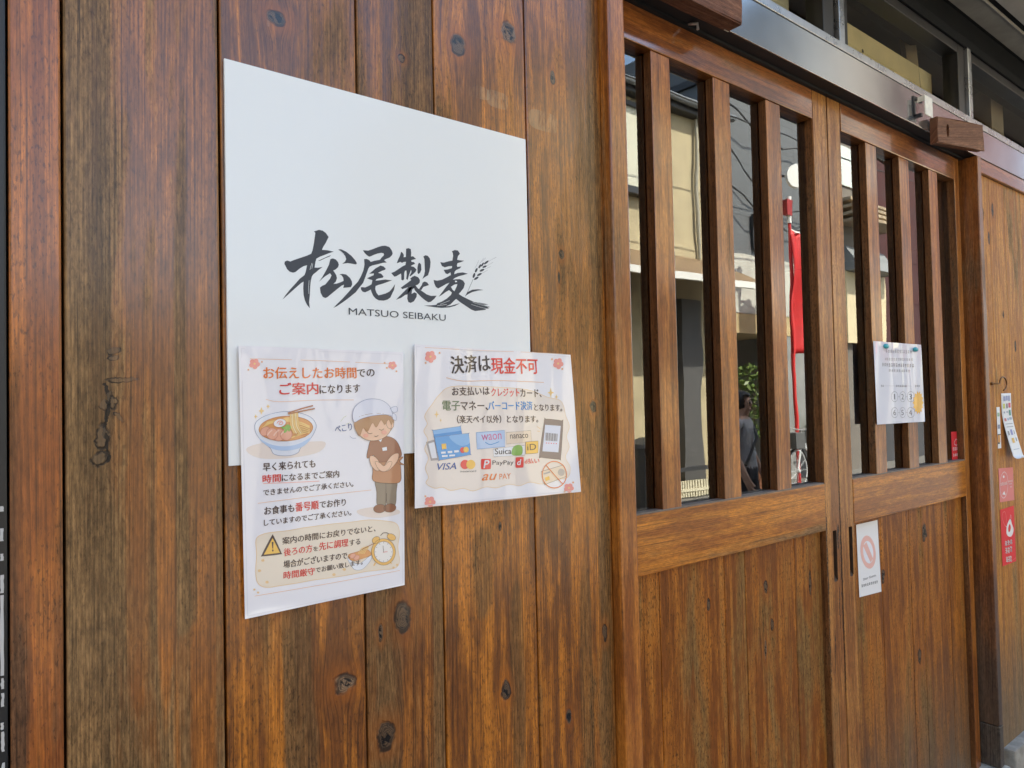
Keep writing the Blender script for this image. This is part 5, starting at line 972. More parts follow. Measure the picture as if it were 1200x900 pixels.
 'p2': dict(W=290.4, H=217.2, c=[(0.4894, -0.0085, 0.0806), (0.7754, -0.007, 0.0734), (0.78, -0.017, -0.1425), (0.4854, -0.0085, -0.1375)], items=[
  ('s', 'border', 'p_orange2', 1, 0.5, "16,213.6 117.7,214.8 274.6,218.2"),
  ('s', 'border', 'p_orange2', 1, 0.5, "13.8,0.6 109.1,-1 182.7,-0.5 272.2,0.4"),
  ('b', 'border', 'p_pink', 2, "33.9,201.2 32.6,198.5 29.7,197.3 26.7,198.3 25.5,200.8 26.8,203.5 29.8,204.8 32.7,203.8"),
  ('b', 'border', 'p_pink', 2, "29.4,197.2 28.2,194.5 25.2,193.3 22.3,194.3 21.1,196.8 22.3,199.5 25.3,200.7 28.2,199.8"),
  ('b', 'border', 'p_pink', 2, "24,199.5 22.8,196.8 19.9,195.6 17,196.6 15.8,199.1 17,201.8 19.9,203 22.8,202.1"),
  ('b', 'border', 'p_pink', 2, "25.2,205 23.9,202.3 21,201 18,202 16.9,204.5 18.1,207.2 21,208.5 24,207.5"),
  ('b', 'border', 'p_pink', 2, "31.3,206 30,203.3 27,202.1 24.1,203 22.9,205.6 24.1,208.3 27.1,209.6 30.1,208.6"),
  ('b', 'border', 'p_yellow', 3, "26.3,201.7 25.4,200.3 23.7,200.2 22.8,201.5 23.7,202.9 25.5,203"),
  ('b', 'border', 'p_pink', 2, "273.4,201.7 271.7,198.8 267.9,197.5 264.4,198.5 263.1,201.2 264.8,204.1 268.6,205.4 272.2,204.4"),
  ('b', 'border', 'p_pink', 2, "267.6,197.4 265.8,194.5 262.1,193.2 258.6,194.3 257.3,197 259.1,199.8 262.8,201.2 266.3,200.1"),
  ('b', 'border', 'p_pink', 2, "261.2,199.9 259.4,197 255.7,195.7 252.2,196.7 251,199.4 252.7,202.3 256.4,203.6 259.9,202.6"),
  ('b', 'border', 'p_pink', 2, "263,205.6 261.2,202.8 257.5,201.5 254,202.5 252.7,205.2 254.5,208 258.2,209.4 261.7,208.4"),
  ('b', 'border', 'p_pink', 2, "270.6,206.8 268.8,203.9 265,202.6 261.5,203.6 260.2,206.3 262,209.2 265.7,210.6 269.3,209.6"),
  ('b', 'border', 'p_yellow', 3, "264.1,202.1 262.9,200.7 260.8,200.6 259.8,202 261,203.4 263.2,203.5"),
  ('b', 'border', 'p_pink', 2, "31.3,5.6 30.1,3.3 27.3,2.6 24.5,3.8 23.4,6.2 24.6,8.4 27.4,9.2 30.1,8"),
  ('b', 'border', 'p_pink', 2, "27.1,2.6 25.9,0.3 23.1,-0.4 20.4,0.8 19.2,3.2 20.4,5.4 23.2,6.1 25.9,5"),
  ('b', 'border', 'p_pink', 2, "22,5.2 20.8,3 18.1,2.3 15.4,3.4 14.2,5.8 15.4,8 18.2,8.8 20.9,7.6"),
  ('b', 'border', 'p_pink', 2, "23.1,9.9 21.9,7.6 19.1,6.9 16.4,8.1 15.3,10.5 16.4,12.7 19.2,13.5 21.9,12.3"),
  ('b', 'border', 'p_pink', 2, "28.8,10.1 27.6,7.9 24.8,7.1 22,8.3 20.9,10.7 22.1,13 24.9,13.7 27.6,12.5"),
  ('b', 'border', 'p_yellow', 3, "24.1,6.8 23.3,5.7 21.7,5.9 20.9,7.1 21.7,8.2 23.3,8.1"),
  ('b', 'border', 'p_pink', 2, "276.5,6.5 275,4.3 271.7,3.6 268.6,4.8 267.5,7.1 269,9.3 272.3,10.1 275.4,8.9"),
  ('b', 'border', 'p_pink', 2, "271.4,3.5 269.9,1.3 266.6,0.6 263.5,1.8 262.4,4.2 264,6.4 267.2,7.1 270.3,5.9"),
  ('b', 'border', 'p_pink', 2, "265.8,6.2 264.3,4 261,3.3 258,4.4 256.9,6.8 258.4,9 261.6,9.7 264.7,8.6"),
  ('b', 'border', 'p_pink', 2, "267.4,10.8 265.8,8.6 262.6,7.8 259.5,9 258.4,11.4 259.9,13.6 263.2,14.3 266.3,13.2"),
  ('b', 'border', 'p_pink', 2, "274,11 272.4,8.8 269.2,8.1 266.1,9.2 265,11.6 266.5,13.8 269.8,14.6 272.9,13.4"),
  ('b', 'border', 'p_yellow', 3, "268.4,7.8 267.3,6.7 265.5,6.8 264.6,8 265.7,9.1 267.6,9"),
  ('b', 'border', 'p_orange2', 2, "18.5,193 17.7,191.7 16,191.6 15.2,192.9 16.1,194.2 17.7,194.2"),
  ('b', 'border', 'p_orange2', 2, "41.2,207.5 40.3,206.2 38.6,206.1 37.8,207.4 38.6,208.7 40.4,208.8"),
  ('b', 'border', 'p_orange2', 2, "251.5,208.4 250.2,206.9 248,206.8 247.1,208.2 248.3,209.7 250.5,209.8"),
  ('b', 'border', 'p_orange2', 2, "272.4,193.9 271.2,192.4 268.9,192.3 267.9,193.7 269.2,195.3 271.4,195.4"),
  ('b', 'border', 'p_orange2', 2, "17,14.8 16.2,13.7 14.6,13.8 13.9,15 14.6,16.1 16.2,16"),
  ('b', 'border', 'p_orange2', 2, "278,15.5 276.8,14.3 274.6,14.4 273.7,15.8 274.9,17.1 277,17"),
  ('b', 'border', 'p_orange2', 2, "259.7,2.8 258.5,1.6 256.4,1.8 255.5,3.1 256.6,4.4 258.7,4.2"),
  ('t', 'lettering', 'p_dark', 3, '決済は', (58.87, 179.11), 69.2, 24.83, 0.0884, 0.0105, 0),
  ('t', 'lettering', 'p_red2', 3, '現金不可', (129.15, 181.5), 88.67, 24.08, 0.0266, 0.0105, 0),
  ('s', 'border', 'p_orange2', 1, 0.8, "50.2,174 79.7,170.1 134.8,172.3 193.8,172 229.1,171.6"),
  ('b', 'border', 'p_cream2', 0, "27.8,138 21.2,130.8 15.3,120.9 19.4,111 13.9,101.4 20.2,90.2 15,77.9 20.6,65.4 15.7,52.1 20.3,39.8 16.5,32 29.7,24.5 42.5,24.9 55.4,19.5 75.5,20.8 92.4,16.1 113.5,20.2 131.4,17.6 153.6,21.3 172.3,17.8 191.9,21.8 215.4,17.4 240.4,22.5 265.8,24.1 272.4,39.4 264.4,55.5 273.7,71.2 269.5,87.4 276.7,103.5 270.2,120 267.2,134.8 259.3,144.7 233.8,149.3 193,160 115.7,163.1 58.5,161.8 37.9,149.6"),
  ('c', 'border', 'p_orange3', 1, 0.7, "27.8,138 21.2,130.8 15.3,120.9 19.4,111 13.9,101.4 20.2,90.2 15,77.9 20.6,65.4 15.7,52.1 20.3,39.8 16.5,32 29.7,24.5 42.5,24.9 55.4,19.5 75.5,20.8 92.4,16.1 113.5,20.2 131.4,17.6 153.6,21.3 172.3,17.8 191.9,21.8 215.4,17.4 240.4,22.5 265.8,24.1 272.4,39.4 264.4,55.5 273.7,71.2 269.5,87.4 276.7,103.5 270.2,120 267.2,134.8 259.3,144.7 233.8,149.3 193,160 115.7,163.1 58.5,161.8 37.9,149.6"),
  ('t', 'lettering', 'p_brown', 3, 'お支払いは', (59.94, 149.1), 64.91, 12.13, 0.0288, 0.01, 0),
  ('t', 'lettering', 'p_red2', 3, 'クレジット', (127.72, 148.86), 50.95, 12.05, 0.0014, 0.01, 0),
  ('t', 'lettering', 'p_brown', 3, 'カード、', (180.25, 148.63), 41.68, 12.14, -0.0022, 0.01, 0),
  ('t', 'lettering', 'p_olive', 3, '電子', (43.28, 128.85), 29.65, 13.31, 0.0017, 0.01, 0),
  ('t', 'lettering', 'p_brown', 3, 'マネー、', (74.32, 128.9), 46.6, 12.99, 0.0015, 0.01, 0),
  ('t', 'lettering', 'p_blue', 3, 'バーコード決済', (121.66, 128.98), 80.71, 13.39, 0.0015, 0.015, 0),
  ('t', 'lettering', 'p_brown', 3, 'となります。', (205.98, 128.15), 57.02, 10.25, -0.0163, 0.007, 0),
  ('t', 'lettering', 'p_brown', 3, '（楽天ペイ以外）となります。', (67.63, 110.85), 144.45, 11.32, -0.0057, 0.01, 0),
  ('p', 'border', 'p_yellow', 2, "242.7,164 244.2,157.7 249.3,156.2 244,154.5 241.4,148.1 239.8,154.4 234.8,155.9 240.1,157.6"),
  ('p', 'border', 'p_yellow', 2, "253.5,154.2 254.4,150.6 257.4,149.7 254.3,148.7 252.8,145 251.8,148.7 248.9,149.6 252,150.5"),
  ('p', 'border', 'p_yellow', 2, "34.3,128.8 35.4,124.7 38.4,123.7 35.4,122.7 34.2,118.6 33,122.7 30.1,123.7 33.1,124.7"),
  ('p', 'border', 'p_yellow', 2, "40.8,118.2 41.3,116.2 42.8,115.7 41.3,115.2 40.7,113.1 40.1,115.2 38.6,115.7 40.1,116.2"),
  ('p', 'card_picture', 'p_greybrown', 1, "17,86.9 30.5,89.9 36,62 24.4,61.4"),
  ('p', 'card_picture', 'p_white', 2, "20.8,84.6 29.8,86.6 34.1,64.9 25.7,64.7"),
  ('b', 'card_picture', 'p_blue3', 2, "28,101.1 30,102.5 71,106.8 73.7,105.6 78.8,77.3 77,75 36.8,73 34.2,74.5"),
  ('c', 'card_picture', 'p_navy', 3, 0.4, "28,101.1 30,102.5 71,106.8 73.7,105.6 78.8,77.3 77,75 36.8,73 34.2,74.5"),
  ('p', 'card_picture', 'p_blue', 4, "28.6,96.6 74.3,100.9 75.5,94.6 29.9,90.5"),
  ('b', 'card_picture', 'p_blue2', 5, "30.5,91.3 33.2,93.2 83.9,96.7 86.6,94.9 88.6,68.9 86.4,66.7 39.9,61.9 36.6,63.1"),
  ('c', 'card_picture', 'p_navy', 6, 0.4, "30.5,91.3 33.2,93.2 83.9,96.7 86.6,94.9 88.6,68.9 86.4,66.7 39.9,61.9 36.6,63.1"),
  ('b', 'card_picture', 'p_blue3', 6, "53.7,93.9 83.8,96.1 85.9,94.4 86.9,82.8 70.3,80.4"),
  ('p', 'card_picture', 'p_amber', 8, "40.9,83.5 48.2,84.1 49,76.8 41.7,76.2"),
  ('p', 'card_picture', 'p_white', 8, "40,72.9 47.3,73.2 47.6,70.4 40.3,70.2"),
  ('p', 'card_picture', 'p_white', 8, "50.6,73.4 57.9,73.7 58.2,70.9 50.9,70.6"),
  ('p', 'card_picture', 'p_white', 8, "61.3,73.9 68.8,74.2 69,71.4 61.6,71"),
  ('p', 'card_picture', 'p_white', 8, "41.3,67.9 50.5,68.1 50.4,65.9 41.6,65.7"),
  ('p', 'card_picture', 'p_white', 8, "53.2,68.3 62.5,68.5 62.5,66.2 53.4,66"),
  ('b', 'card_picture', 'p_red2', 8, "80,73.8 79.1,71.5 76.9,70.1 74.1,70.2 71.9,71.8 71.1,74.1 72,76.4 74.3,77.8 77.1,77.7 79.3,76.2"),
  ('b', 'card_picture', 'p_amber', 9, "85.6,74.2 84.7,71.9 82.4,70.5 79.6,70.6 77.4,72.1 76.6,74.5 77.6,76.8 79.8,78.2 82.6,78.1 84.8,76.6"),
  ('p', 'payment_logos', 'p_wblue', 2, "99.4,97.6 148.4,99.7 148.3,76.3 100,74.3"),
  ('l', 'payment_logos', 'p_blue', 3, 0.6, "99.4,97.6 148.4,99.7 148.3,76.3 100,74.3 99.4,97.6"),
  ('t', 'lettering', 'p_wred', 3, 'waon', (108.27, 85.97), 34.57, 8.51, 0.0353, 0, 0),
  ('s', 'payment_logos', 'p_blue', 4, 1, "114.3,83.5 123.2,80 138.2,83.7"),
  ('p', 'payment_logos', 'p_nan', 2, "151.2,96.6 197.1,98.9 198.3,81.2 151.1,79.8"),
  ('l', 'payment_logos', 'p_brown', 3, 0.4, "151.2,96.6 197.1,98.9 198.3,81.2 151.1,79.8 151.2,96.6"),
  ('t', 'lettering', 'p_dark', 3, 'nanaco', (157.98, 87.43), 33.58, 6.06, 0.0131, 0, 0),
  ('p', 'payment_logos', 'p_white', 4, "127.3,73.4 183.7,77 183.6,62.4 127.9,62.2"),
  ('l', 'payment_logos', 'p_brown', 5, 0.4, "127.3,73.4 183.7,77 183.6,62.4 127.9,62.2 127.3,73.4"),
  ('b', 'payment_logos', 'p_green', 6, "160.1,70.2 164.2,76.1 174,77.9 179.6,74.1 178.2,63.6 167.3,62.5 159.8,64.2"),
  ('t', 'lettering', 'p_dark', 8, 'Suica', (129.92, 65.67), 29.13, 8.52, -0.0172, 0, 0),
  ('b', 'payment_logos', 'p_amber', 6, "186.3,80.6 188.8,81.8 208.1,82.5 210.4,80.9 209.4,66.4 206.8,64.6 187.6,64.1 185.8,66"),
  ('c', 'payment_logos', 'p_brown', 7, 0.4, "186.3,80.6 188.8,81.8 208.1,82.5 210.4,80.9 209.4,66.4 206.8,64.6 187.6,64.1 185.8,66"),
  ('t', 'lettering', 'p_dark', 9, 'iD', (188.76, 69.24), 17.18, 9.17, 0.0198, 0, 0),
  ('t', 'lettering', 'p_navy2', 3, 'VISA', (33.82, 48.47), 30.57, 9, -0.015, 0.03, 0.25),
  ('b', 'payment_logos', 'p_red2', 4, "86.7,53.4 85.1,49.6 81.3,47.5 76.6,47.7 73,50.2 71.6,54.1 73.2,57.8 77,60 81.6,59.8 85.4,57.3"),
  ('b', 'payment_logos', 'p_amber', 5, "96.4,52.9 94.8,49.2 90.9,47 86.2,47.2 82.5,49.8 81.2,53.6 82.7,57.4 86.6,59.6 91.3,59.4 95.1,56.8"),
  ('t', 'lettering', 'p_dark', 3, 'mastercard', (71.34, 43.21), 26.12, 2.78, -0.0318, 0, 0),
  ('b', 'payment_logos', 'p_red2', 4, "106.5,58.5 108.7,60.1 120.9,59.6 123,57.8 122.5,46.8 120.3,45.2 108.1,45.5 106.1,47.6"),
  ('t', 'lettering', 'p_white', 7, 'P', (109.61, 46.87), 10.03, 10.9, 0.008, 0.012, 0.2),
  ('t', 'lettering', 'p_dark', 3, 'PayPay', (125.52, 48.97), 37.14, 8.11, -0.032, 0, 0),
  ('b', 'payment_logos', 'p_red2', 4, "166.7,58.3 168.7,59.7 179.5,59.6 181.4,58 180.6,45.7 178.6,44.3 168.2,44.5 166,46.4"),
  ('t', 'lettering', 'p_white', 7, 'd', (168.76, 48.08), 7.72, 8.33, 0.0298, 0.012, 0.2),
  ('t', 'lettering', 'p_red2', 3, 'd払い', (183.15, 49.2), 28.18, 7.82, -0.0032, 0.0105, 0),
  ('t', 'lettering', 'p_orange4', 3, 'au', (106.81, 29.41), 25.8, 9.05, -0.0167, 0.01, 0.35),
  ('t', 'lettering', 'p_orange4', 3, 'PAY', (137.01, 29.29), 20.05, 8.08, -0.0015, 0, 0),
  ('b', 'phone_picture', 'p_phone', 2, "225.1,113.1 229.1,115.6 260,112.8 263.6,109.5 255,55.9 250.5,53 216,57.5 212.2,60.7"),
  ('c', 'phone_picture', 'p_dark', 3, 0.4, "225.1,113.1 229.1,115.6 260,112.8 263.6,109.5 255,55.9 250.5,53 216,57.5 212.2,60.7"),
  ('p', 'phone_picture', 'p_screen', 4, "226.3,106.7 258.4,104.4 250.6,63.6 218.3,66.7"),
  ('p', 'phone_picture', 'p_dark', 5, "226.2,94.6 226.8,94.6 225,82.7 224.5,82.7"),
  ('p', 'phone_picture', 'p_dark', 5, "228,94.5 229.1,94.5 227.3,82.5 226.2,82.6"),
  ('p', 'phone_picture', 'p_dark', 5, "229.8,94.3 230.9,94.3 229.1,82.4 228,82.4"),
  ('p', 'phone_picture', 'p_dark', 5, "231.6,94.2 232.1,94.2 230.4,82.3 229.8,82.3"),
  ('p', 'phone_picture', 'p_dark', 5, "233.3,94 234.4,94 232.6,82.1 231.6,82.2"),
  ('p', 'phone_picture', 'p_dark', 5, "235.1,93.8 236.2,93.8 234.4,82 233.4,82"),
  ('p', 'phone_picture', 'p_dark', 5, "236.9,93.7 237.5,93.7 235.7,81.8 235.1,81.9"),
  ('p', 'phone_picture', 'p_dark', 5, "238.7,93.5 239.8,93.5 238,81.7 236.9,81.7"),
  ('p', 'phone_picture', 'p_dark', 5, "240.5,93.4 241.6,93.3 239.8,81.6 238.7,81.6"),
  ('p', 'phone_picture', 'p_dark', 5, "242.3,93.2 242.9,93.2 241.1,81.4 240.5,81.4"),
  ('p', 'phone_picture', 'p_dark', 5, "244.1,93 245.2,93 243.4,81.3 242.3,81.3"),
  ('p', 'phone_picture', 'p_dark', 5, "246,92.9 247.1,92.8 245.2,81.1 244.1,81.2"),
  ('p', 'phone_picture', 'p_dark', 5, "247.8,92.7 248.4,92.7 246.5,81 246,81"),
  ('p', 'phone_picture', 'p_dark', 5, "249.6,92.5 250.7,92.5 248.9,80.8 247.8,80.9"),
  ('b', 'phone_picture', 'p_red2', 5, "228.2,78.8 227.6,78.2 226.5,78.2 226,78.9 226.6,79.6 227.7,79.6"),
  ('b', 'phone_picture', 'p_red2', 5, "233.1,78.5 232.5,77.8 231.4,77.8 231,78.5 231.6,79.2 232.6,79.2"),
  ('b', 'phone_picture', 'p_red2', 5, "238.1,78.1 237.5,77.4 236.4,77.4 235.9,78.1 236.5,78.8 237.6,78.8"),
  ('b', 'phone_picture', 'p_red2', 5, "243.1,77.7 242.5,77 241.4,77 240.9,77.7 241.6,78.4 242.6,78.4"),
  ('b', 'phone_picture', 'p_red2', 5, "248.2,77.3 247.6,76.6 246.5,76.6 246,77.3 246.6,78 247.7,78"),
  ('l', 'phone_picture', 'p_amber', 2, 0.6, "209.6,104.4 216.7,100.5"),
  ('l', 'phone_picture', 'p_amber', 2, 0.6, "210,97.5 214.8,96.7"),
  ('p', 'no_cash_picture', 'p_nan', 2, "213.6,36.2 259.1,43.8 263.9,26 219.4,16.2"),
  ('l', 'no_cash_picture', 'p_brown', 3, 0.5, "213.6,36.2 259.1,43.8 263.9,26 219.4,16.2 213.6,36.2"),
  ('b', 'no_cash_picture', 'p_greybrown', 3, "260.6,32.5 259,29.3 255.5,27.4 251.3,27.7 248.1,29.9 247.1,33.2 248.7,36.4 252.2,38.2 256.4,38 259.6,35.8"),
  ('p', 'no_cash_picture', 'p_amber', 3, "220.2,26.7 229.3,28.6 230.5,23.1 222.2,21.2"),
  ('p', 'no_cash_picture', 'p_greybrown', 3, "218.3,33.5 231.1,35.6 231.8,33.4 219.3,31.3"),
  ('c', 'no_cash_picture', 'p_orange', 6, 1.4, "263.7,28.6 257.9,16.9 245.2,10.3 230.4,11.3 219.2,19.3 215.7,31.2 221,42.8 233.5,49.6 248.4,48.9 260.1,40.9"),
  ('s', 'no_cash_picture', 'p_orange', 6, 1.4, "224.8,44.8 239.4,29.9 254.8,14.8"),
  ('l', 'border', 'p_film', 1, 0.7, "3,3 287.4,3 287.4,214.2 3,214.2 3,3"),
 ]),
 'notice': dict(W=284.5, H=213.5, c=[(1.8517, 0.0235, 0.1361), (2.132, 0.0245, 0.1357), (2.1417, 0.024, -0.0786), (1.8531, 0.0225, -0.0764)], items=[
  ('p', 'print', 'n_grey', 2, "68.4,193.5 75.8,193.8 77.4,192.6 66.9,192.3"),
  ('p', 'print', 'n_grey', 2, "68.3,190 74.7,190.2 77,189.1 66.5,188.8"),
  ('p', 'print', 'n_grey', 2, "68.6,187.9 75,188.1 76.8,187 66.3,186.7"),
  ('p', 'print', 'n_grey', 2, "70.4,194.5 72.1,194.6 71.2,185.6 69.5,185.6"),
  ('p', 'print', 'n_grey', 2, "80.9,192.6 89.8,192.8 90.1,191.7 79.5,191.4"),
  ('p', 'print', 'n_grey', 2, "81.1,190.4 87.7,190.6 89.8,189.5 79.3,189.2"),
  ('p', 'print', 'n_grey', 2, "81.4,187.2 88.4,187.4 89.5,186.2 79,185.9"),
  ('p', 'print', 'n_grey', 2, "85.9,194.8 87.6,194.9 86.6,185.9 84.9,185.8"),
  ('p', 'print', 'n_grey', 2, "92.7,193.2 102.5,193.5 103,192.4 92.4,192"),
  ('p', 'print', 'n_grey', 2, "93,190.4 100.3,190.6 102.7,189.5 92.1,189.2"),
  ('p', 'print', 'n_grey', 2, "93.1,187 101.7,187.2 102.4,186.1 91.8,185.8"),
  ('p', 'print', 'n_grey', 2, "99.5,195 101.2,195.1 100.2,186.1 98.5,186"),
  ('p', 'print', 'n_grey', 2, "107.9,193.4 114.6,193.6 116.1,192.5 105.4,192.2"),
  ('p', 'print', 'n_grey', 2, "106.3,190.2 115.7,190.5 115.7,189.3 105,189"),
  ('p', 'print', 'n_grey', 2, "105.1,187.1 113.2,187.3 115.4,186.2 104.7,185.9"),
  ('p', 'print', 'n_grey', 2, "109,195.1 110.7,195.2 109.7,186.1 108,186.1"),
  ('p', 'print', 'n_grey', 2, "119.6,193.2 128.3,193.4 129.1,192.3 118.4,192"),
  ('p', 'print', 'n_grey', 2, "119.6,191.2 127.4,191.4 128.9,190.3 118.1,190"),
  ('p', 'print', 'n_grey', 2, "119.5,188.1 127.6,188.3 128.6,187.2 117.8,186.9"),
  ('p', 'print', 'n_grey', 2, "125.7,195.4 127.5,195.5 126.5,186.4 124.7,186.4"),
  ('p', 'print', 'n_grey', 2, "134.2,193.8 142.2,194.1 142.4,192.9 131.6,192.6"),
  ('p', 'print', 'n_grey', 2, "133.1,190.3 139.9,190.5 142,189.4 131.2,189.1"),
  ('p', 'print', 'n_grey', 2, "133.6,187.5 141.6,187.7 141.7,186.6 130.8,186.3"),
  ('p', 'print', 'n_grey', 2, "137.1,195.6 138.9,195.6 137.8,186.5 136.1,186.5"),
  ('p', 'print', 'n_grey', 2, "145.5,193.9 155.4,194.2 155.8,193.1 144.8,192.7"),
  ('p', 'print', 'n_grey', 2, "145.4,191.1 153,191.3 155.4,190.2 144.5,189.9"),
  ('p', 'print', 'n_grey', 2, "146.9,187.7 152.7,187.9 155,186.7 144.1,186.4"),
  ('p', 'print', 'n_grey', 2, "151.7,195.8 153.4,195.9 152.4,186.7 150.6,186.7"),
  ('p', 'print', 'n_grey', 2, "158.8,194.6 167.4,194.8 169.2,193.7 158.2,193.4"),
  ('p', 'print', 'n_grey', 2, "160.3,191 166.3,191.2 168.8,190.1 157.8,189.8"),
  ('p', 'print', 'n_grey', 2, "157.7,188.2 167.8,188.4 168.5,187.3 157.5,187"),
  ('p', 'print', 'n_grey', 2, "162.5,195.9 164.3,196 163.2,186.8 161.4,186.8"),
  ('p', 'print', 'n_grey', 2, "174.4,194.1 181.5,194.4 182.7,193.2 171.6,192.9"),
  ('p', 'print', 'n_grey', 2, "172.2,190.8 179.9,191.1 182.3,189.9 171.2,189.6"),
  ('p', 'print', 'n_grey', 2, "171.1,188.4 179.9,188.6 182,187.5 170.9,187.2"),
  ('p', 'print', 'n_grey', 2, "176.4,196.2 178.2,196.2 177.1,187 175.4,187"),
  ('p', 'print', 'n_grey', 2, "185.8,194.7 193.9,194.9 196.4,193.8 185.2,193.5"),
  ('p', 'print', 'n_grey', 2, "185.8,191.2 196,191.5 196,190.3 184.8,190"),
  ('p', 'print', 'n_grey', 2, "185.6,188.1 194.2,188.3 195.6,187.2 184.4,186.9"),
  ('p', 'print', 'n_grey', 2, "190.7,196.4 192.5,196.4 191.4,187.2 189.6,187.1"),
  ('p', 'print', 'n_grey', 2, "200.7,194.9 209.1,195.1 210.2,194 198.8,193.6"),
  ('p', 'print', 'n_grey', 2, "201.3,191.8 208.5,192 209.8,190.9 198.5,190.6"),
  ('p', 'print', 'n_grey', 2, "200.3,189 207.4,189.2 209.4,188.1 198.1,187.8"),
  ('p', 'print', 'n_grey', 2, "203.2,196.6 205,196.6 203.8,187.3 202,187.3"),
  ('p', 'print', 'n_grey', 2, "214.2,194.6 222.8,194.8 224,193.6 212.6,193.3"),
  ('p', 'print', 'n_grey', 2, "213.7,192.9 222.7,193.2 223.8,192 212.4,191.7"),
  ('p', 'print', 'n_grey', 2, "213.9,189.8 222.5,190.1 223.4,188.9 212,188.6"),
  ('p', 'print', 'n_grey', 2, "215.6,196.7 217.4,196.8 216.3,187.5 214.4,187.4"),
  ('p', 'print', 'n_grey', 2, "59.9,171.2 68.1,171.4 68.8,170.5 58.6,170.2"),
  ('p', 'print', 'n_grey', 2, "60.3,169.2 68.1,169.3 68.6,168.4 58.4,168.2"),
  ('p', 'print', 'n_grey', 2, "58.4,167.1 67.7,167.3 68.4,166.4 58.2,166.2"),
  ('p', 'print', 'n_grey', 2, "65.8,172.6 67.4,172.6 66.7,165.4 65.1,165.4"),
  ('p', 'print', 'n_grey', 2, "72.4,171.9 80.5,172 81.5,171.1 71.1,170.9"),
  ('p', 'print', 'n_grey', 2, "71.9,169.4 79.5,169.5 81.2,168.6 70.9,168.4"),
  ('p', 'print', 'n_grey', 2, "72.3,166.9 79.2,167 80.9,166.1 70.6,165.9"),
  ('p', 'print', 'n_grey', 2, "75.3,172.7 77,172.8 76.2,165.5 74.6,165.4"),
  ('p', 'print', 'n_grey', 2, "83.8,171.4 93,171.6 94,170.7 83.6,170.4"),
  ('p', 'print', 'n_grey', 2, "84.3,169 91.9,169.2 93.8,168.3 83.4,168"),
  ('p', 'print', 'n_grey', 2, "83.9,166.5 91.5,166.7 93.5,165.8 83.1,165.5"),
  ('p', 'print', 'n_grey', 2, "88.2,172.9 89.9,173 89.1,165.6 87.5,165.6"),
  ('p', 'print', 'n_grey', 2, "96.7,171.6 105.1,171.8 106.8,170.9 96.3,170.7"),
  ('p', 'print', 'n_grey', 2, "98.4,169.7 105.2,169.9 106.6,168.9 96.1,168.7"),
  ('p', 'print', 'n_grey', 2, "96.3,166.6 104.6,166.8 106.3,165.9 95.8,165.6"),
  ('p', 'print', 'n_grey', 2, "102.1,173.1 103.8,173.2 103,165.8 101.3,165.8"),
  ('p', 'print', 'n_grey', 2, "110.4,171.6 117.7,171.8 119.6,170.9 109.1,170.6"),
  ('p', 'print', 'n_grey', 2, "110.4,170.1 117.4,170.3 119.5,169.4 108.9,169.1"),
  ('p', 'print', 'n_grey', 2, "110.9,166.8 117,167 119.1,166.1 108.6,165.8"),
  ('p', 'print', 'n_grey', 2, "112.9,173.3 114.6,173.3 113.8,165.9 112.1,165.9"),
  ('p', 'print', 'n_grey', 2, "123.8,171.9 132.2,172.1 132.6,171.2 122,170.9"),
  ('p', 'print', 'n_grey', 2, "122.2,170 130.6,170.2 132.4,169.3 121.8,169"),
  ('p', 'print', 'n_grey', 2, "122.2,167 130.4,167.2 132,166.2 121.4,166"),
  ('p', 'print', 'n_grey', 2, "126.6,173.5 128.3,173.5 127.4,166.1 125.8,166.1"),
  ('p', 'print', 'n_grey', 2, "136.2,172.6 145.6,172.8 145.7,171.8 135,171.6"),
  ('p', 'print', 'n_grey', 2, "134.9,170.4 145.4,170.6 145.4,169.7 134.7,169.4"),
  ('p', 'print', 'n_grey', 2, "137.1,167.1 143.7,167.2 145.1,166.3 134.4,166.1"),
  ('p', 'print', 'n_grey', 2, "142.4,173.7 144.2,173.8 143.3,166.4 141.6,166.3"),
  ('p', 'print', 'n_grey', 2, "148.7,172.1 158.2,172.3 158.8,171.4 148,171.1"),
  ('p', 'print', 'n_grey', 2, "149.6,169.8 157.3,170 158.5,169 147.7,168.8"),
  ('p', 'print', 'n_grey', 2, "148.5,168 156.3,168.1 158.3,167.2 147.5,167"),
  ('p', 'print', 'n_grey', 2, "150.8,173.8 152.5,173.8 151.7,166.4 150,166.4"),
  ('p', 'print', 'n_grey', 2, "162.1,172.7 171.7,173 172.1,172 161.2,171.7"),
  ('p', 'print', 'n_grey', 2, "163.6,171 171.1,171.1 171.9,170.2 161,169.9"),
  ('p', 'print', 'n_grey', 2, "163.1,167.4 171.3,167.6 171.4,166.6 160.6,166.3"),
  ('p', 'print', 'n_grey', 2, "166.8,174.1 168.5,174.1 167.6,166.6 165.9,166.6"),
  ('p', 'print', 'n_grey', 2, "176.7,173.7 183.4,173.8 185.5,172.9 174.6,172.6"),
  ('p', 'print', 'n_grey', 2, "176.1,170.8 184,171 185.2,170 174.2,169.8"),
  ('p', 'print', 'n_grey', 2, "176.6,168.2 183.9,168.3 184.9,167.4 173.9,167.1"),
  ('p', 'print', 'n_grey', 2, "178.8,174.2 180.5,174.3 179.6,166.8 177.9,166.7"),
  ('p', 'print', 'n_grey', 2, "190.4,173.6 197.6,173.7 199,172.8 187.9,172.5"),
  ('p', 'print', 'n_grey', 2, "188.6,170.4 196.5,170.5 198.6,169.6 187.5,169.4"),
  ('p', 'print', 'n_grey', 2, "189.6,168.2 196.1,168.3 198.3,167.4 187.2,167.2"),
  ('p', 'print', 'n_grey', 2, "194.7,174.5 196.5,174.5 195.6,167 193.8,167"),
  ('p', 'print', 'n_grey', 2, "203.6,172.9 212,173.1 212.4,172.1 201.3,171.9"),
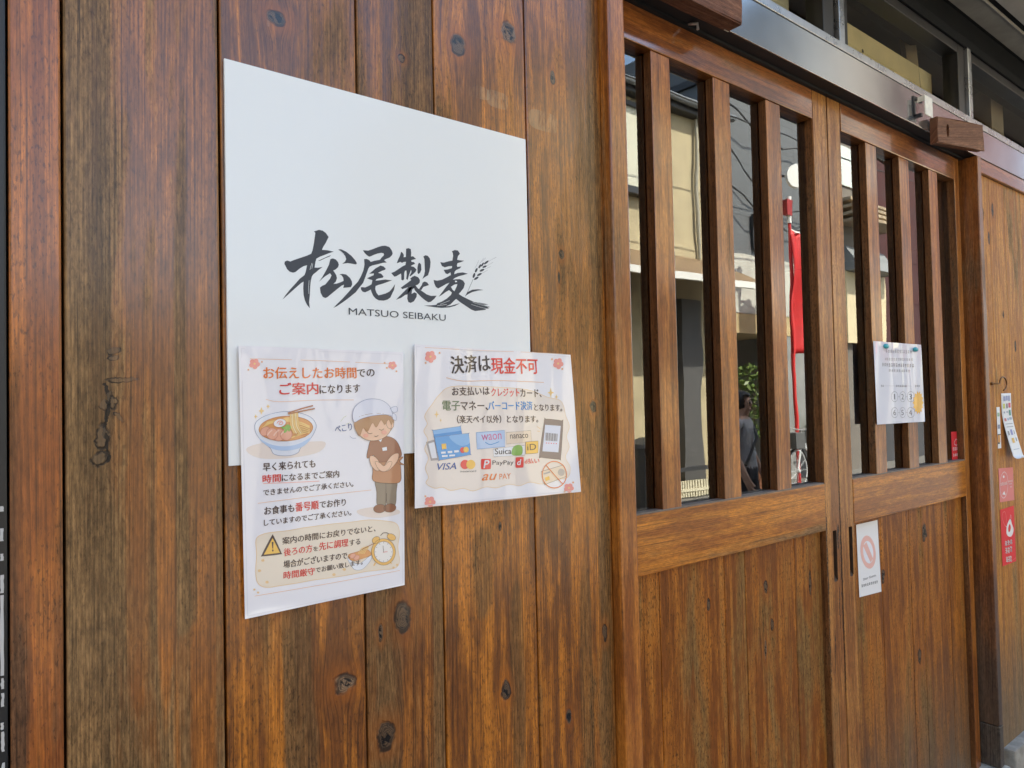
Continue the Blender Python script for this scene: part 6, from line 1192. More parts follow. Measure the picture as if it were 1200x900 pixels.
  ('p', 'print', 'n_grey', 2, "203,171.5 212,171.7 212.2,170.8 201.1,170.5"),
  ('p', 'print', 'n_grey', 2, "201.7,168.9 210,169.1 211.9,168.2 200.8,167.9"),
  ('p', 'print', 'n_grey', 2, "206.8,174.6 208.5,174.7 207.6,167.1 205.8,167.1"),
  ('p', 'print', 'n_grey', 2, "216.4,173.7 225.7,173.9 226.2,173 214.9,172.7"),
  ('p', 'print', 'n_grey', 2, "215,171.7 223.6,171.9 225.9,171 214.7,170.7"),
  ('p', 'print', 'n_grey', 2, "214.7,169 225.6,169.2 225.6,168.3 214.4,168"),
  ('p', 'print', 'n_grey', 2, "222.2,174.9 224,174.9 223.1,167.3 221.3,167.3"),
  ('p', 'print', 'n_dark', 2, "41.6,157.8 49.1,157.9 50.8,156.8 40.1,156.6"),
  ('p', 'print', 'n_dark', 2, "40.8,154.5 49.7,154.7 50.5,153.5 39.8,153.3"),
  ('p', 'print', 'n_dark', 2, "40.5,151.2 48.1,151.3 50.2,150.2 39.5,150"),
  ('p', 'print', 'n_dark', 2, "44.2,158.5 45.9,158.6 45,149.8 43.3,149.8"),
  ('p', 'print', 'n_dark', 2, "54.8,157.7 63.4,157.9 64,156.8 53.2,156.6"),
  ('p', 'print', 'n_dark', 2, "53.2,154.4 61.6,154.6 63.7,153.5 52.9,153.3"),
  ('p', 'print', 'n_dark', 2, "54.3,151.5 62.9,151.7 63.4,150.5 52.6,150.3"),
  ('p', 'print', 'n_dark', 2, "57.6,158.6 59.3,158.6 58.4,149.8 56.7,149.8"),
  ('p', 'print', 'n_dark', 2, "68.1,156.8 75.8,156.9 77.2,155.8 66.3,155.6"),
  ('p', 'print', 'n_dark', 2, "67.5,154.5 76.2,154.6 77,153.5 66,153.3"),
  ('p', 'print', 'n_dark', 2, "67.7,151.5 75.3,151.6 76.6,150.5 65.7,150.3"),
  ('p', 'print', 'n_dark', 2, "70.1,158.6 71.8,158.6 70.9,149.8 69.2,149.8"),
  ('p', 'print', 'n_dark', 2, "81.6,157.2 88.2,157.3 90.6,156.2 79.6,156"),
  ('p', 'print', 'n_dark', 2, "80.6,154.4 90.1,154.6 90.3,153.4 79.3,153.2"),
  ('p', 'print', 'n_dark', 2, "80.1,150.7 89.8,150.9 89.9,149.7 78.9,149.5"),
  ('p', 'print', 'n_dark', 2, "86.4,158.7 88.2,158.7 87.2,149.8 85.5,149.8"),
  ('p', 'print', 'n_dark', 2, "94.5,157.6 101.8,157.8 104.2,156.7 93.1,156.4"),
  ('p', 'print', 'n_dark', 2, "94.6,153.9 103.6,154 103.7,152.9 92.7,152.7"),
  ('p', 'print', 'n_dark', 2, "94.3,150.9 102.8,151.1 103.4,149.9 92.4,149.7"),
  ('p', 'print', 'n_dark', 2, "98.6,158.7 100.4,158.7 99.4,149.8 97.7,149.8"),
  ('p', 'print', 'n_dark', 2, "108.4,157.9 115.1,158 117.8,156.9 106.6,156.7"),
  ('p', 'print', 'n_dark', 2, "108.6,154.9 114.9,155 117.4,153.9 106.3,153.7"),
  ('p', 'print', 'n_dark', 2, "106.4,152 116.9,152.1 117.1,151 106,150.8"),
  ('p', 'print', 'n_dark', 2, "110,158.7 111.8,158.7 110.8,149.8 109.1,149.8"),
  ('p', 'print', 'n_dark', 2, "122.7,158.1 129.2,158.2 131.5,157.1 120.2,156.9"),
  ('p', 'print', 'n_dark', 2, "121.8,153.9 130.7,154 131,152.9 119.8,152.6"),
  ('p', 'print', 'n_dark', 2, "121.2,150.7 130.2,150.9 130.7,149.7 119.4,149.5"),
  ('p', 'print', 'n_dark', 2, "122.9,158.7 124.7,158.8 123.7,149.8 121.9,149.8"),
  ('p', 'print', 'n_dark', 2, "135.4,157 144.5,157.2 145.2,156 133.8,155.8"),
  ('p', 'print', 'n_dark', 2, "135.9,155 144.9,155.2 145,154 133.6,153.8"),
  ('p', 'print', 'n_dark', 2, "134.3,152 143.5,152.2 144.6,151 133.3,150.8"),
  ('p', 'print', 'n_dark', 2, "141.1,158.8 143,158.9 141.9,149.9 140.1,149.8"),
  ('p', 'print', 'n_dark', 2, "148.4,157.8 157.2,158 159.2,156.8 147.8,156.6"),
  ('p', 'print', 'n_dark', 2, "149.6,154.2 157.2,154.4 158.8,153.2 147.4,153"),
  ('p', 'print', 'n_dark', 2, "148.3,151.6 156.8,151.7 158.5,150.6 147.1,150.4"),
  ('p', 'print', 'n_dark', 2, "152.7,158.8 154.5,158.9 153.5,149.8 151.6,149.8"),
  ('p', 'print', 'n_dark', 2, "163.3,158.1 173.4,158.3 173.3,157.1 161.8,156.9"),
  ('p', 'print', 'n_dark', 2, "163.6,154.6 170.6,154.7 172.9,153.6 161.3,153.4"),
  ('p', 'print', 'n_dark', 2, "163.3,151.1 171.7,151.3 172.5,150.1 160.9,149.9"),
  ('p', 'print', 'n_dark', 2, "167.3,158.9 169.1,158.9 168,149.8 166.2,149.8"),
  ('p', 'print', 'n_dark', 2, "177.8,157.5 187.2,157.7 187.4,156.5 175.8,156.3"),
  ('p', 'print', 'n_dark', 2, "175.9,155 186.5,155.2 187.1,154 175.5,153.8"),
  ('p', 'print', 'n_dark', 2, "176.6,150.8 185.1,150.9 186.6,149.8 175,149.6"),
  ('p', 'print', 'n_dark', 2, "182.6,159 184.4,159 183.3,149.9 181.5,149.8"),
  ('p', 'print', 'n_dark', 2, "190.9,158 199.5,158.2 201.8,157 190,156.8"),
  ('p', 'print', 'n_dark', 2, "190.6,154.3 199.2,154.5 201.3,153.3 189.6,153.1"),
  ('p', 'print', 'n_dark', 2, "192.1,151.2 199,151.3 200.9,150.1 189.2,149.9"),
  ('p', 'print', 'n_dark', 2, "196.7,159 198.6,159 197.5,149.9 195.6,149.8"),
  ('p', 'print', 'n_dark', 2, "206.9,157.7 215,157.9 216.1,156.7 204.3,156.5"),
  ('p', 'print', 'n_dark', 2, "204.7,154.8 213,155 215.8,153.8 203.9,153.6"),
  ('p', 'print', 'n_dark', 2, "204.8,151.5 213,151.6 215.3,150.4 203.5,150.2"),
  ('p', 'print', 'n_dark', 2, "209.1,159 211,159 209.8,149.8 207.9,149.8"),
  ('p', 'print', 'n_dark', 2, "221.2,157.9 228.2,158 230.6,156.9 218.7,156.6"),
  ('p', 'print', 'n_dark', 2, "219.8,153.8 229.1,153.9 230.1,152.8 218.2,152.5"),
  ('p', 'print', 'n_dark', 2, "220.5,151.5 229.5,151.7 229.8,150.5 217.9,150.3"),
  ('p', 'print', 'n_dark', 2, "224.7,159.1 226.6,159.1 225.4,149.9 223.5,149.8"),
  ('p', 'print', 'n_grey', 2, "81.2,142 90.3,142.1 90.6,141.2 79.1,141.1"),
  ('p', 'print', 'n_grey', 2, "81,139.8 90.4,140 90.4,139.1 78.8,138.9"),
  ('p', 'print', 'n_grey', 2, "79.3,137.4 88,137.6 90.2,136.7 78.6,136.6"),
  ('p', 'print', 'n_grey', 2, "85.7,143.1 87.6,143.1 86.8,136.3 85,136.2"),
  ('p', 'print', 'n_grey', 2, "96,141.8 104.5,141.9 104.8,141.1 93.1,140.9"),
  ('p', 'print', 'n_grey', 2, "93.6,140 102.6,140.1 104.6,139.3 93,139.1"),
  ('p', 'print', 'n_grey', 2, "94.9,137.8 104.1,137.9 104.4,137 92.7,136.9"),
  ('p', 'print', 'n_grey', 2, "100.9,143.1 102.8,143.2 102.1,136.3 100.2,136.3"),
  ('p', 'print', 'n_grey', 2, "110,142.3 117.3,142.4 119.2,141.6 107.4,141.4"),
  ('p', 'print', 'n_grey', 2, "109.4,139.8 116.3,139.9 118.9,139.1 107.2,138.9"),
  ('p', 'print', 'n_grey', 2, "109.5,137.9 116.7,138 118.7,137.2 106.9,137"),
  ('p', 'print', 'n_grey', 2, "112,143.1 113.9,143.1 113.2,136.2 111.3,136.2"),
  ('p', 'print', 'n_grey', 2, "123.8,142 130.7,142.1 133.6,141.2 121.7,141.1"),
  ('p', 'print', 'n_grey', 2, "122.9,140 131.9,140.1 133.4,139.2 121.5,139"),
  ('p', 'print', 'n_grey', 2, "123.1,137.8 133.1,137.9 133.1,137 121.3,136.9"),
  ('p', 'print', 'n_grey', 2, "126.6,143.2 128.5,143.2 127.8,136.3 125.9,136.2"),
  ('p', 'print', 'n_grey', 2, "136.6,142 146.1,142.2 148.2,141.3 136.2,141.1"),
  ('p', 'print', 'n_grey', 2, "136.4,139.6 147.6,139.7 147.9,138.8 135.9,138.7"),
  ('p', 'print', 'n_grey', 2, "136,137 147.5,137.2 147.6,136.2 135.6,136.1"),
  ('p', 'print', 'n_grey', 2, "141,143.2 143,143.2 142.2,136.3 140.3,136.2"),
  ('p', 'print', 'n_grey', 2, "153.1,141.8 160.8,142 162.8,141.1 150.8,140.9"),
  ('p', 'print', 'n_grey', 2, "152.6,139.6 162.1,139.8 162.6,138.8 150.5,138.7"),
  ('p', 'print', 'n_grey', 2, "152.7,137.8 162.4,137.9 162.4,137 150.3,136.8"),
  ('p', 'print', 'n_grey', 2, "157.5,143.3 159.4,143.3 158.6,136.3 156.7,136.3"),
  ('p', 'print', 'n_grey', 2, "166,142.1 176.3,142.3 177.7,141.4 165.5,141.2"),
  ('p', 'print', 'n_grey', 2, "167.6,140 176.6,140.2 177.4,139.3 165.3,139.1"),
  ('p', 'print', 'n_grey', 2, "165.6,137.4 176.2,137.6 177.1,136.7 165,136.5"),
  ('p', 'print', 'n_grey', 2, "172,143.3 174,143.3 173.1,136.3 171.2,136.3"),
  ('p', 'print', 'n_grey', 2, "183.2,142.6 191.8,142.7 192.7,141.8 180.4,141.6"),
  ('p', 'print', 'n_grey', 2, "183.1,140.3 189.9,140.4 192.4,139.6 180.1,139.4"),
  ('p', 'print', 'n_grey', 2, "182.1,137.7 191,137.8 192.1,137 179.8,136.8"),
  ('p', 'print', 'n_grey', 2, "186.5,143.3 188.4,143.4 187.6,136.3 185.6,136.3"),
  ('p', 'print', 'n_grey', 2, "196.8,142.1 205.7,142.2 207.7,141.3 195.3,141.1"),
  ('p', 'print', 'n_grey', 2, "195.4,140.3 206.7,140.4 207.5,139.5 195.1,139.3"),
  ('p', 'print', 'n_grey', 2, "196.5,137.2 206.4,137.4 207.1,136.5 194.7,136.3"),
  ('p', 'print', 'n_grey', 2, "200.3,143.4 202.3,143.4 201.4,136.3 199.4,136.3"),
  ('l', 'print', 'n_grey', 2, 0.5, "-3.9,98.8 286.5,98.5"),
  ('p', 'print', 'n_dark', 2, "28.7,100.9 35.3,101 35.5,100.2 27.9,100.2"),
  ('p', 'print', 'n_dark', 2, "28.8,99.3 34,99.3 35.3,98.6 27.7,98.6"),
  ('p', 'print', 'n_dark', 2, "28.2,96.8 33.9,96.8 35.1,96.1 27.5,96.1"),
  ('p', 'print', 'n_dark', 2, "31.1,101.6 32.3,101.6 31.8,96.1 30.5,96.1"),
  ('p', 'print', 'n_dark', 2, "38.7,100.7 43.6,100.7 44.8,100 37.1,100"),
  ('p', 'print', 'n_dark', 2, "37.2,98.6 43.3,98.6 44.6,97.9 36.9,97.9"),
  ('p', 'print', 'n_dark', 2, "37.1,97.5 44.1,97.5 44.5,96.8 36.8,96.8"),
  ('p', 'print', 'n_dark', 2, "41.6,101.6 42.8,101.6 42.3,96.1 41.1,96.1"),
  ('p', 'print', 'n_dark', 2, "116.6,101.3 124,101.3 125.3,100.6 116.1,100.5"),
  ('p', 'print', 'n_dark', 2, "117.8,98.9 124.6,98.9 125,98.2 115.8,98.1"),
  ('p', 'print', 'n_dark', 2, "116,97.1 123.5,97.2 124.8,96.4 115.6,96.4"),
  ('p', 'print', 'n_dark', 2, "119,101.8 120.4,101.8 119.8,96.2 118.3,96.2"),
  ('p', 'print', 'n_dark', 2, "128.7,100.9 134.8,100.9 136.6,100.2 127.3,100.2"),
  ('p', 'print', 'n_dark', 2, "129,99.3 134.3,99.3 136.4,98.6 127.1,98.6"),
  ('p', 'print', 'n_dark', 2, "129,96.9 136.1,96.9 136.2,96.2 126.9,96.2"),
  ('p', 'print', 'n_dark', 2, "131.1,101.8 132.6,101.8 132,96.2 130.5,96.2"),
  ('p', 'print', 'n_dark', 2, "140.1,100.8 147.3,100.9 148,100.1 138.7,100.1"),
  ('p', 'print', 'n_dark', 2, "140.1,98.6 146.2,98.6 147.8,97.8 138.4,97.8"),
  ('p', 'print', 'n_dark', 2, "139.4,96.8 146.7,96.8 147.6,96.1 138.2,96.1"),
  ('p', 'print', 'n_dark', 2, "144.1,101.8 145.6,101.8 145,96.1 143.5,96.1"),
  ('p', 'print', 'n_dark', 2, "152,101.3 158.9,101.4 159.6,100.6 150.2,100.6"),
  ('p', 'print', 'n_dark', 2, "151.2,99 158.1,99 159.3,98.3 149.9,98.2"),
  ('p', 'print', 'n_dark', 2, "151,97.4 156.9,97.4 159.1,96.6 149.7,96.6"),
  ('p', 'print', 'n_dark', 2, "154.5,101.7 156,101.7 155.4,96 153.9,96"),
  ('p', 'print', 'n_dark', 2, "162.7,100.7 170.1,100.7 171.1,100 161.6,99.9"),
  ('p', 'print', 'n_dark', 2, "163.5,98.5 168.9,98.5 170.8,97.8 161.3,97.8"),
  ('p', 'print', 'n_dark', 2, "162.7,96.8 168.4,96.8 170.6,96 161.1,96"),
  ('p', 'print', 'n_dark', 2, "165.4,101.7 166.9,101.7 166.2,96 164.7,96"),
  ('p', 'print', 'n_dark', 2, "173.5,101 181.8,101.1 182.8,100.3 173.2,100.3"),
  ('p', 'print', 'n_dark', 2, "173.8,98.5 182.2,98.5 182.5,97.8 172.9,97.7"),
  ('p', 'print', 'n_dark', 2, "173.1,96.8 182,96.8 182.3,96.1 172.7,96"),
  ('p', 'print', 'n_dark', 2, "178.2,101.7 179.7,101.7 179,95.9 177.5,95.9"),
  ('p', 'print', 'n_dark', 2, "230.4,100.5 236.9,100.5 237.4,99.7 228.8,99.7"),
  ('p', 'print', 'n_dark', 2, "230.5,99.1 237.2,99.1 237.2,98.3 228.6,98.3"),
  ('p', 'print', 'n_dark', 2, "229.4,96.6 236.5,96.7 236.9,95.9 228.3,95.9"),
  ('p', 'print', 'n_dark', 2, "232.9,101.8 234.2,101.8 233.5,95.9 232.1,95.9"),
  ('p', 'print', 'n_dark', 2, "239.6,101.3 246.1,101.3 248,100.5 239.4,100.5"),
  ('p', 'print', 'n_dark', 2, "239.6,99.2 246.8,99.3 247.8,98.5 239.1,98.5"),
  ('p', 'print', 'n_dark', 2, "240.1,96.8 246.3,96.8 247.4,96.1 238.8,96.1"),
  ('p', 'print', 'n_dark', 2, "244.1,101.8 245.5,101.8 244.7,96 243.3,96"),
  ('p', 'print', 'n_dark', 2, "251,101.1 258.2,101.1 258.6,100.4 249.9,100.4"),
  ('p', 'print', 'n_dark', 2, "250.1,99.1 258.2,99.1 258.3,98.3 249.6,98.3"),
  ('p', 'print', 'n_dark', 2, "250.2,96.8 256.7,96.8 258,96.1 249.3,96.1"),
  ('p', 'print', 'n_dark', 2, "254.1,101.8 255.5,101.8 254.7,96 253.4,96"),
  ('c', 'print', 'n_dark', 3, 0.9, "122.5,70.2 118,62.3 108.2,57.5 96.9,57.6 88.2,62.6 85.6,70.4 89.9,78.3 99.6,83.2 111,83.2 119.8,78.2"),
  ('t', 'lettering', 'n_dark', 3, '1', (99.65, 63.24), 6.14, 14.33, -0.0081, 0, 0),
  ('l', 'print', 'n_dark', 2, 0.6, "123.4,70.2 135,70.1"),
  ('c', 'print', 'n_dark', 3, 0.9, "172.9,69.9 168.3,61.8 158.2,57 146.5,57.1 137.6,62.1 135,70.1 139.5,78.1 149.5,83.1 161.3,83 170.2,78"),
  ('t', 'lettering', 'n_dark', 3, '2', (144.89, 62.86), 15.35, 14.53, -0.0091, 0, 0),
  ('l', 'print', 'n_dark', 2, 0.6, "173.9,69.9 185.8,69.8"),
  ('c', 'print', 'n_dark', 3, 0.9, "221.2,69.6 216.4,61.4 205.9,56.5 193.9,56.6 184.8,61.7 182.1,69.8 186.8,77.9 197.1,82.9 209.2,82.9 218.5,77.8"),
  ('t', 'lettering', 'n_dark', 3, '3', (192.29, 62.45), 15.79, 14.75, -0.0089, 0, 0),
  ('c', 'print', 'n_dark', 3, 0.9, "117.8,28.3 113.4,20.5 103.7,15.9 92.4,16.1 83.8,21.1 81.2,29 85.5,36.7 95.1,41.4 106.4,41.2 115.1,36.2"),
  ('t', 'lettering', 'n_dark', 3, '6', (90.82, 21.77), 14.78, 14.11, -0.0216, 0, 0),
  ('l', 'print', 'n_dark', 2, 0.6, "118.7,28.3 130.2,28"),
  ('c', 'print', 'n_dark', 3, 0.9, "167.8,27.3 163.3,19.4 153.2,14.8 141.6,15 132.8,20.1 130.2,28 134.6,35.9 144.6,40.6 156.2,40.4 165.2,35.4"),
  ('t', 'lettering', 'n_dark', 3, '5', (140.02, 20.73), 15.23, 14.34, -0.021, 0, 0),
  ('l', 'print', 'n_dark', 2, 0.6, "168.8,27.3 180.6,27.1"),
  ('c', 'print', 'n_dark', 3, 0.9, "215.7,26.4 210.9,18.4 200.6,13.7 188.6,14 179.6,19.1 176.9,27.2 181.6,35.1 191.8,39.9 203.8,39.7 213,34.6"),
  ('t', 'lettering', 'n_dark', 3, '4', (187.04, 19.74), 15.65, 14.55, -0.0211, 0, 0),
  ('p', 'print', 'n_sun', 4, "279.2,52.6 269.9,46.9 273.7,38.2 263.1,36.7 262.3,27 252.5,29.7 247.3,20.9 240.3,27.4 231.7,21.2 228.8,30.2 218.6,27.8 220.3,37.4 210.5,39.2 216.4,47.6 208.8,53.3 217.8,58.9 214,67.5 224.4,69.1 225.1,78.8 234.8,76.2 240,85.2 247,78.7 255.8,85.1 258.7,76.1 269.3,78.7 267.4,68.8 277.6,67 271.4,58.4"),
  ('p', 'print2', 'p_orange4', 2, "230.2,67.2 239.9,67.1 243.2,65.9 229.2,66"),
  ('p', 'print2', 'p_orange4', 2, "231.8,64.8 240.1,64.7 242.9,63.5 228.9,63.6"),
  ('p', 'print2', 'p_orange4', 2, "229.3,61.4 239.8,61.3 242.5,60.1 228.5,60.2"),
  ('p', 'print2', 'p_orange4', 2, "233.6,68.7 235.8,68.7 234.6,59.6 232.4,59.6"),
  ('p', 'print2', 'p_orange4', 2, "247.1,67.4 257.2,67.3 260.5,66.1 246.4,66.2"),
  ('p', 'print2', 'p_orange4', 2, "246.8,64.8 258.5,64.7 260.2,63.5 246,63.6"),
  ('p', 'print2', 'p_orange4', 2, "245.9,61.8 258,61.7 259.8,60.5 245.6,60.7"),
  ('p', 'print2', 'p_orange4', 2, "252.4,68.6 254.6,68.5 253.4,59.4 251.2,59.5"),
  ('p', 'print2', 'p_orange4', 2, "226,54.8 234.7,54.7 236.1,53.5 225.7,53.6"),
  ('p', 'print2', 'p_orange4', 2, "225.6,52.2 235.8,52.1 235.7,50.9 225.4,51.1"),
  ('p', 'print2', 'p_orange4', 2, "225.5,49.5 234.2,49.4 235.4,48.2 225.1,48.3"),
  ('p', 'print2', 'p_orange4', 2, "229,56.4 230.7,56.4 229.5,47.4 227.9,47.4"),
  ('p', 'print2', 'p_orange4', 2, "239.4,54.7 246.6,54.7 248.8,53.5 238.4,53.6"),
  ('p', 'print2', 'p_orange4', 2, "240.1,52.6 246.7,52.5 248.5,51.3 238.1,51.4"),
  ('p', 'print2', 'p_orange4', 2, "238.9,48.5 247.9,48.4 247.9,47.2 237.5,47.3"),
  ('p', 'print2', 'p_orange4', 2, "242.4,56.2 244,56.2 242.8,47.2 241.2,47.2"),
  ('p', 'print2', 'p_orange4', 2, "252,55.2 261.3,55.1 261.6,53.9 251.1,54"),
  ('p', 'print2', 'p_orange4', 2, "251.7,51.6 258.9,51.5 261.1,50.3 250.6,50.4"),
  ('p', 'print2', 'p_orange4', 2, "252.9,48.5 259.8,48.4 260.7,47.2 250.2,47.3"),
  ('p', 'print2', 'p_orange4', 2, "253.5,56.1 255.2,56.1 254,47.1 252.3,47.1"),
  ('p', 'print2', 'p_orange4', 2, "226.6,43.5 237.4,43.4 240.1,42.1 226.2,42.3"),
  ('p', 'print2', 'p_orange4', 2, "226.1,40.5 238.7,40.3 239.7,39.1 225.8,39.3"),
  ('p', 'print2', 'p_orange4', 2, "226.1,36.2 239.2,36 239.2,34.8 225.2,35.1"),
  ('p', 'print2', 'p_orange4', 2, "232.5,44.1 234.7,44 233.6,35.1 231.4,35.1"),
  ('p', 'print2', 'p_orange4', 2, "246.4,42.1 257.1,41.9 257.1,40.7 243,40.9"),
  ('p', 'print2', 'p_orange4', 2, "244,40.2 255.6,40.1 256.9,38.9 242.8,39.1"),
  ('p', 'print2', 'p_orange4', 2, "242.7,35.9 253.9,35.7 256.3,34.5 242.2,34.7"),
  ('p', 'print2', 'p_orange4', 2, "252.2,43.8 254.5,43.8 253.3,34.7 251,34.8"),
 ]),
 'ban': dict(W=113.5, H=182.2, c=[(1.7692, 0.0425, -0.3219), (1.8807, 0.0425, -0.3231), (1.8889, 0.0425, -0.5079), (1.7735, 0.0425, -0.5013)], items=[
  ('b', 'print', 'b_pink', 2, "93.6,104.4 91.6,86.4 82.2,72.5 67.5,65.5 50.2,66.7 33.8,75.8 21.3,91 15.4,109.5 17.1,127.6 26.2,141.7 41,149 58.6,147.8 75.3,138.6 87.8,123.1"),
  ('b', 'print', 'paper', 3, "80.5,105.2 79.2,92.9 73,83.4 63.2,78.6 51.7,79.4 40.6,85.6 32.3,96 28.3,108.7 29.5,121 35.6,130.6 45.4,135.6 57.1,134.8 68.2,128.6 76.6,118"),
  ('p', 'print', 'b_pink', 4, "29.9,125.7 47.2,133.4 77.6,88.4 63.6,80"),
  ('t', 'lettering', 'n_dark', 3, 'Dear Guests,', (22.25, 38.63), 67.84, 6.66, 0.0473, 0, 0),
  ('p', 'print', 'n_black', 2, "12.5,30.2 18.2,29.6 19.4,28.5 11.6,29.5"),
  ('p', 'print', 'n_black', 2, "13.2,27.3 17.6,26.8 19.1,25.7 11.4,26.7"),
  ('p', 'print', 'n_black', 2, "12.6,25.1 18.6,24.4 18.9,23.4 11.1,24.4"),
  ('p', 'print', 'n_black', 2, "15.5,30.4 16.7,30.3 16.1,23.7 14.8,23.9"),
  ('p', 'print', 'n_black', 2, "21.9,29.4 27.8,28.7 28.9,27.7 21.1,28.7"),
  ('p', 'print', 'n_black', 2, "22.6,27.9 27.8,27.3 28.8,26.3 21,27.2"),
  ('p', 'print', 'n_black', 2, "21.2,25.8 28.1,25 28.5,24 20.8,25"),
  ('p', 'print', 'n_black', 2, "25.3,30.5 26.5,30.4 25.8,23.8 24.6,23.9"),
  ('p', 'print', 'n_black', 2, "31.6,29.8 37.6,29 38.6,28 30.8,29"),
  ('p', 'print', 'n_black', 2, "32.1,28.1 36.6,27.6 38.4,26.5 30.6,27.4"),
  ('p', 'print', 'n_black', 2, "31.9,25.6 37.6,24.9 38.1,23.9 30.3,24.9"),
  ('p', 'print', 'n_black', 2, "32.9,30.8 34.2,30.7 33.5,24.1 32.2,24.2"),
  ('p', 'print', 'n_black', 2, "42.2,30.3 47.6,29.6 48.2,28.7 40.4,29.6"),
  ('p', 'print', 'n_black', 2, "41.9,27.4 47,26.7 47.9,25.8 40.1,26.7"),
  ('p', 'print', 'n_black', 2, "41.4,25.2 46.5,24.6 47.7,23.5 39.9,24.5"),
  ('p', 'print', 'n_black', 2, "43.6,30.8 44.8,30.6 44.2,24 42.9,24.2"),
  ('p', 'print', 'n_black', 2, "51,30.6 57.9,29.8 57.9,28.9 50.1,29.9"),
  ('p', 'print', 'n_black', 2, "51.1,28.4 56,27.8 57.7,26.7 49.9,27.6"),
  ('p', 'print', 'n_black', 2, "51,26.2 56,25.6 57.4,24.5 49.6,25.5"),
  ('p', 'print', 'n_black', 2, "52,31 53.2,30.9 52.5,24.3 51.3,24.4"),
  ('p', 'print', 'n_black', 2, "61.1,30.6 66.8,29.9 67.6,28.9 59.7,29.9"),
  ('p', 'print', 'n_black', 2, "60.1,28.6 67.4,27.8 67.3,26.9 59.5,27.8"),
  ('p', 'print', 'n_black', 2, "60.4,26.1 66,25.4 67.1,24.4 59.3,25.4"),
  ('p', 'print', 'n_black', 2, "64.5,30.8 65.8,30.6 65,24 63.8,24.2"),
  ('p', 'print', 'n_black', 2, "71,30.1 76.4,29.5 77.2,28.5 69.4,29.5"),
  ('p', 'print', 'n_black', 2, "69.6,28.5 75.3,27.8 77,26.8 69.2,27.7"),
  ('p', 'print', 'n_black', 2, "69.2,25.6 74.9,25 76.7,23.9 68.8,24.8"),
  ('p', 'print', 'n_black', 2, "74.9,30.8 76.2,30.6 75.4,24 74.2,24.2"),
  ('p', 'print', 'n_black', 2, "80.9,30.7 85.2,30.1 86.9,29.1 79.1,30"),
  ('p', 'print', 'n_black', 2, "79.4,28.3 86.4,27.4 86.6,26.6 78.8,27.5"),
  ('p', 'print', 'n_black', 2, "79.9,25.8 86,25.1 86.4,24.2 78.6,25.1"),
  ('p', 'print', 'n_black', 2, "84.2,30.9 85.5,30.8 84.8,24.2 83.5,24.3"),
  ('p', 'print', 'n_black', 2, "90.1,30.6 95.6,30 96.6,29 88.8,29.9"),
  ('p', 'print', 'n_black', 2, "90.3,28.6 95.7,28 96.4,27 88.6,28"),
  ('p', 'print', 'n_black', 2, "88.7,25.8 95.3,25 96.1,24 88.2,25"),
  ('p', 'print', 'n_black', 2, "92.4,31.2 93.6,31.1 92.9,24.4 91.6,24.6"),
 ]),
 'pink': dict(W=128.3, H=106.6, c=[(2.5999, -0.0012, -0.2415), (2.7279, -0.0012, -0.2468), (2.7292, -0.0012, -0.3536), (2.6009, -0.0012, -0.3479)], items=[
  ('c', 'print', 's_white', 2, 1.6, "75.3,50.8 58.7,22.2 31.6,11.8 10,25.3 6.2,54.8 22.4,83.2 49.4,94.1 71.5,80.7"),
  ('p', 'print', 's_white', 2, "11.8,59.8 19.7,59.5 21.2,58.2 11.5,58.6"),
  ('p', 'print', 's_white', 2, "11.5,57 19.9,56.6 20.8,55.3 11.2,55.7"),
  ('p', 'print', 's_white', 2, "11.9,53.2 19.7,52.9 20.4,51.6 10.8,52"),
  ('p', 'print', 's_white', 2, "16.7,61.5 18.3,61.4 17.1,51.6 15.6,51.7"),
  ('p', 'print', 's_white', 2, "24.5,61 33.3,60.7 33.2,59.4 23.5,59.8"),
  ('p', 'print', 's_white', 2, "24.2,57.6 30.7,57.3 32.7,55.9 23.1,56.3"),
  ('p', 'print', 's_white', 2, "23.2,54.5 32.4,54.1 32.4,52.8 22.7,53.2"),
  ('p', 'print', 's_white', 2, "29.2,61.9 30.7,61.8 29.6,51.9 28,52"),
  ('p', 'print', 's_white', 2, "37.8,60.3 44.2,60 45,58.7 35.3,59.1"),
  ('p', 'print', 's_white', 2, "36.3,56.9 43.3,56.6 44.6,55.3 34.9,55.7"),
  ('p', 'print', 's_white', 2, "36.8,53.6 44.2,53.2 44.2,52 34.5,52.4"),
  ('p', 'print', 's_white', 2, "40,62.3 41.5,62.2 40.4,52.3 38.8,52.4"),
  ('p', 'print', 's_white', 2, "48.4,60.9 57.2,60.5 57.1,59.2 47.3,59.6"),
  ('p', 'print', 's_white', 2, "47.7,57.4 56.6,57 56.6,55.7 46.9,56.1"),
  ('p', 'print', 's_white', 2, "47,55.3 55.9,54.9 56.4,53.6 46.6,54"),
  ('p', 'print', 's_white', 2, "51.1,62.7 52.6,62.7 51.4,52.8 49.9,52.8"),
  ('p', 'print', 's_white', 2, "61.1,61.7 67,61.4 69.2,60 59.4,60.5"),
  ('p', 'print', 's_white', 2, "59.8,58 67.6,57.7 68.8,56.3 59,56.8"),
  ('p', 'print', 's_white', 2, "60.6,55.3 68,55 68.5,53.7 58.6,54.1"),
  ('p', 'print', 's_white', 2, "63.1,63.1 64.7,63.1 63.5,53.1 61.9,53.2"),
  ('p', 'print', 's_white', 2, "22.2,23.9 40.7,33.8 51.6,20.6"),
  ('b', 'print', 's_white', 2, "48.6,78.7 46.8,76.1 42.9,74.6 38.3,74.8 34.8,76.6 33.7,79.3 35.4,81.9 39.3,83.4 43.9,83.2 47.4,81.4"),
  ('p', 'print', 's_white', 2, "77.7,64.8 84.6,64.5 85.8,63.7 77,64.1"),
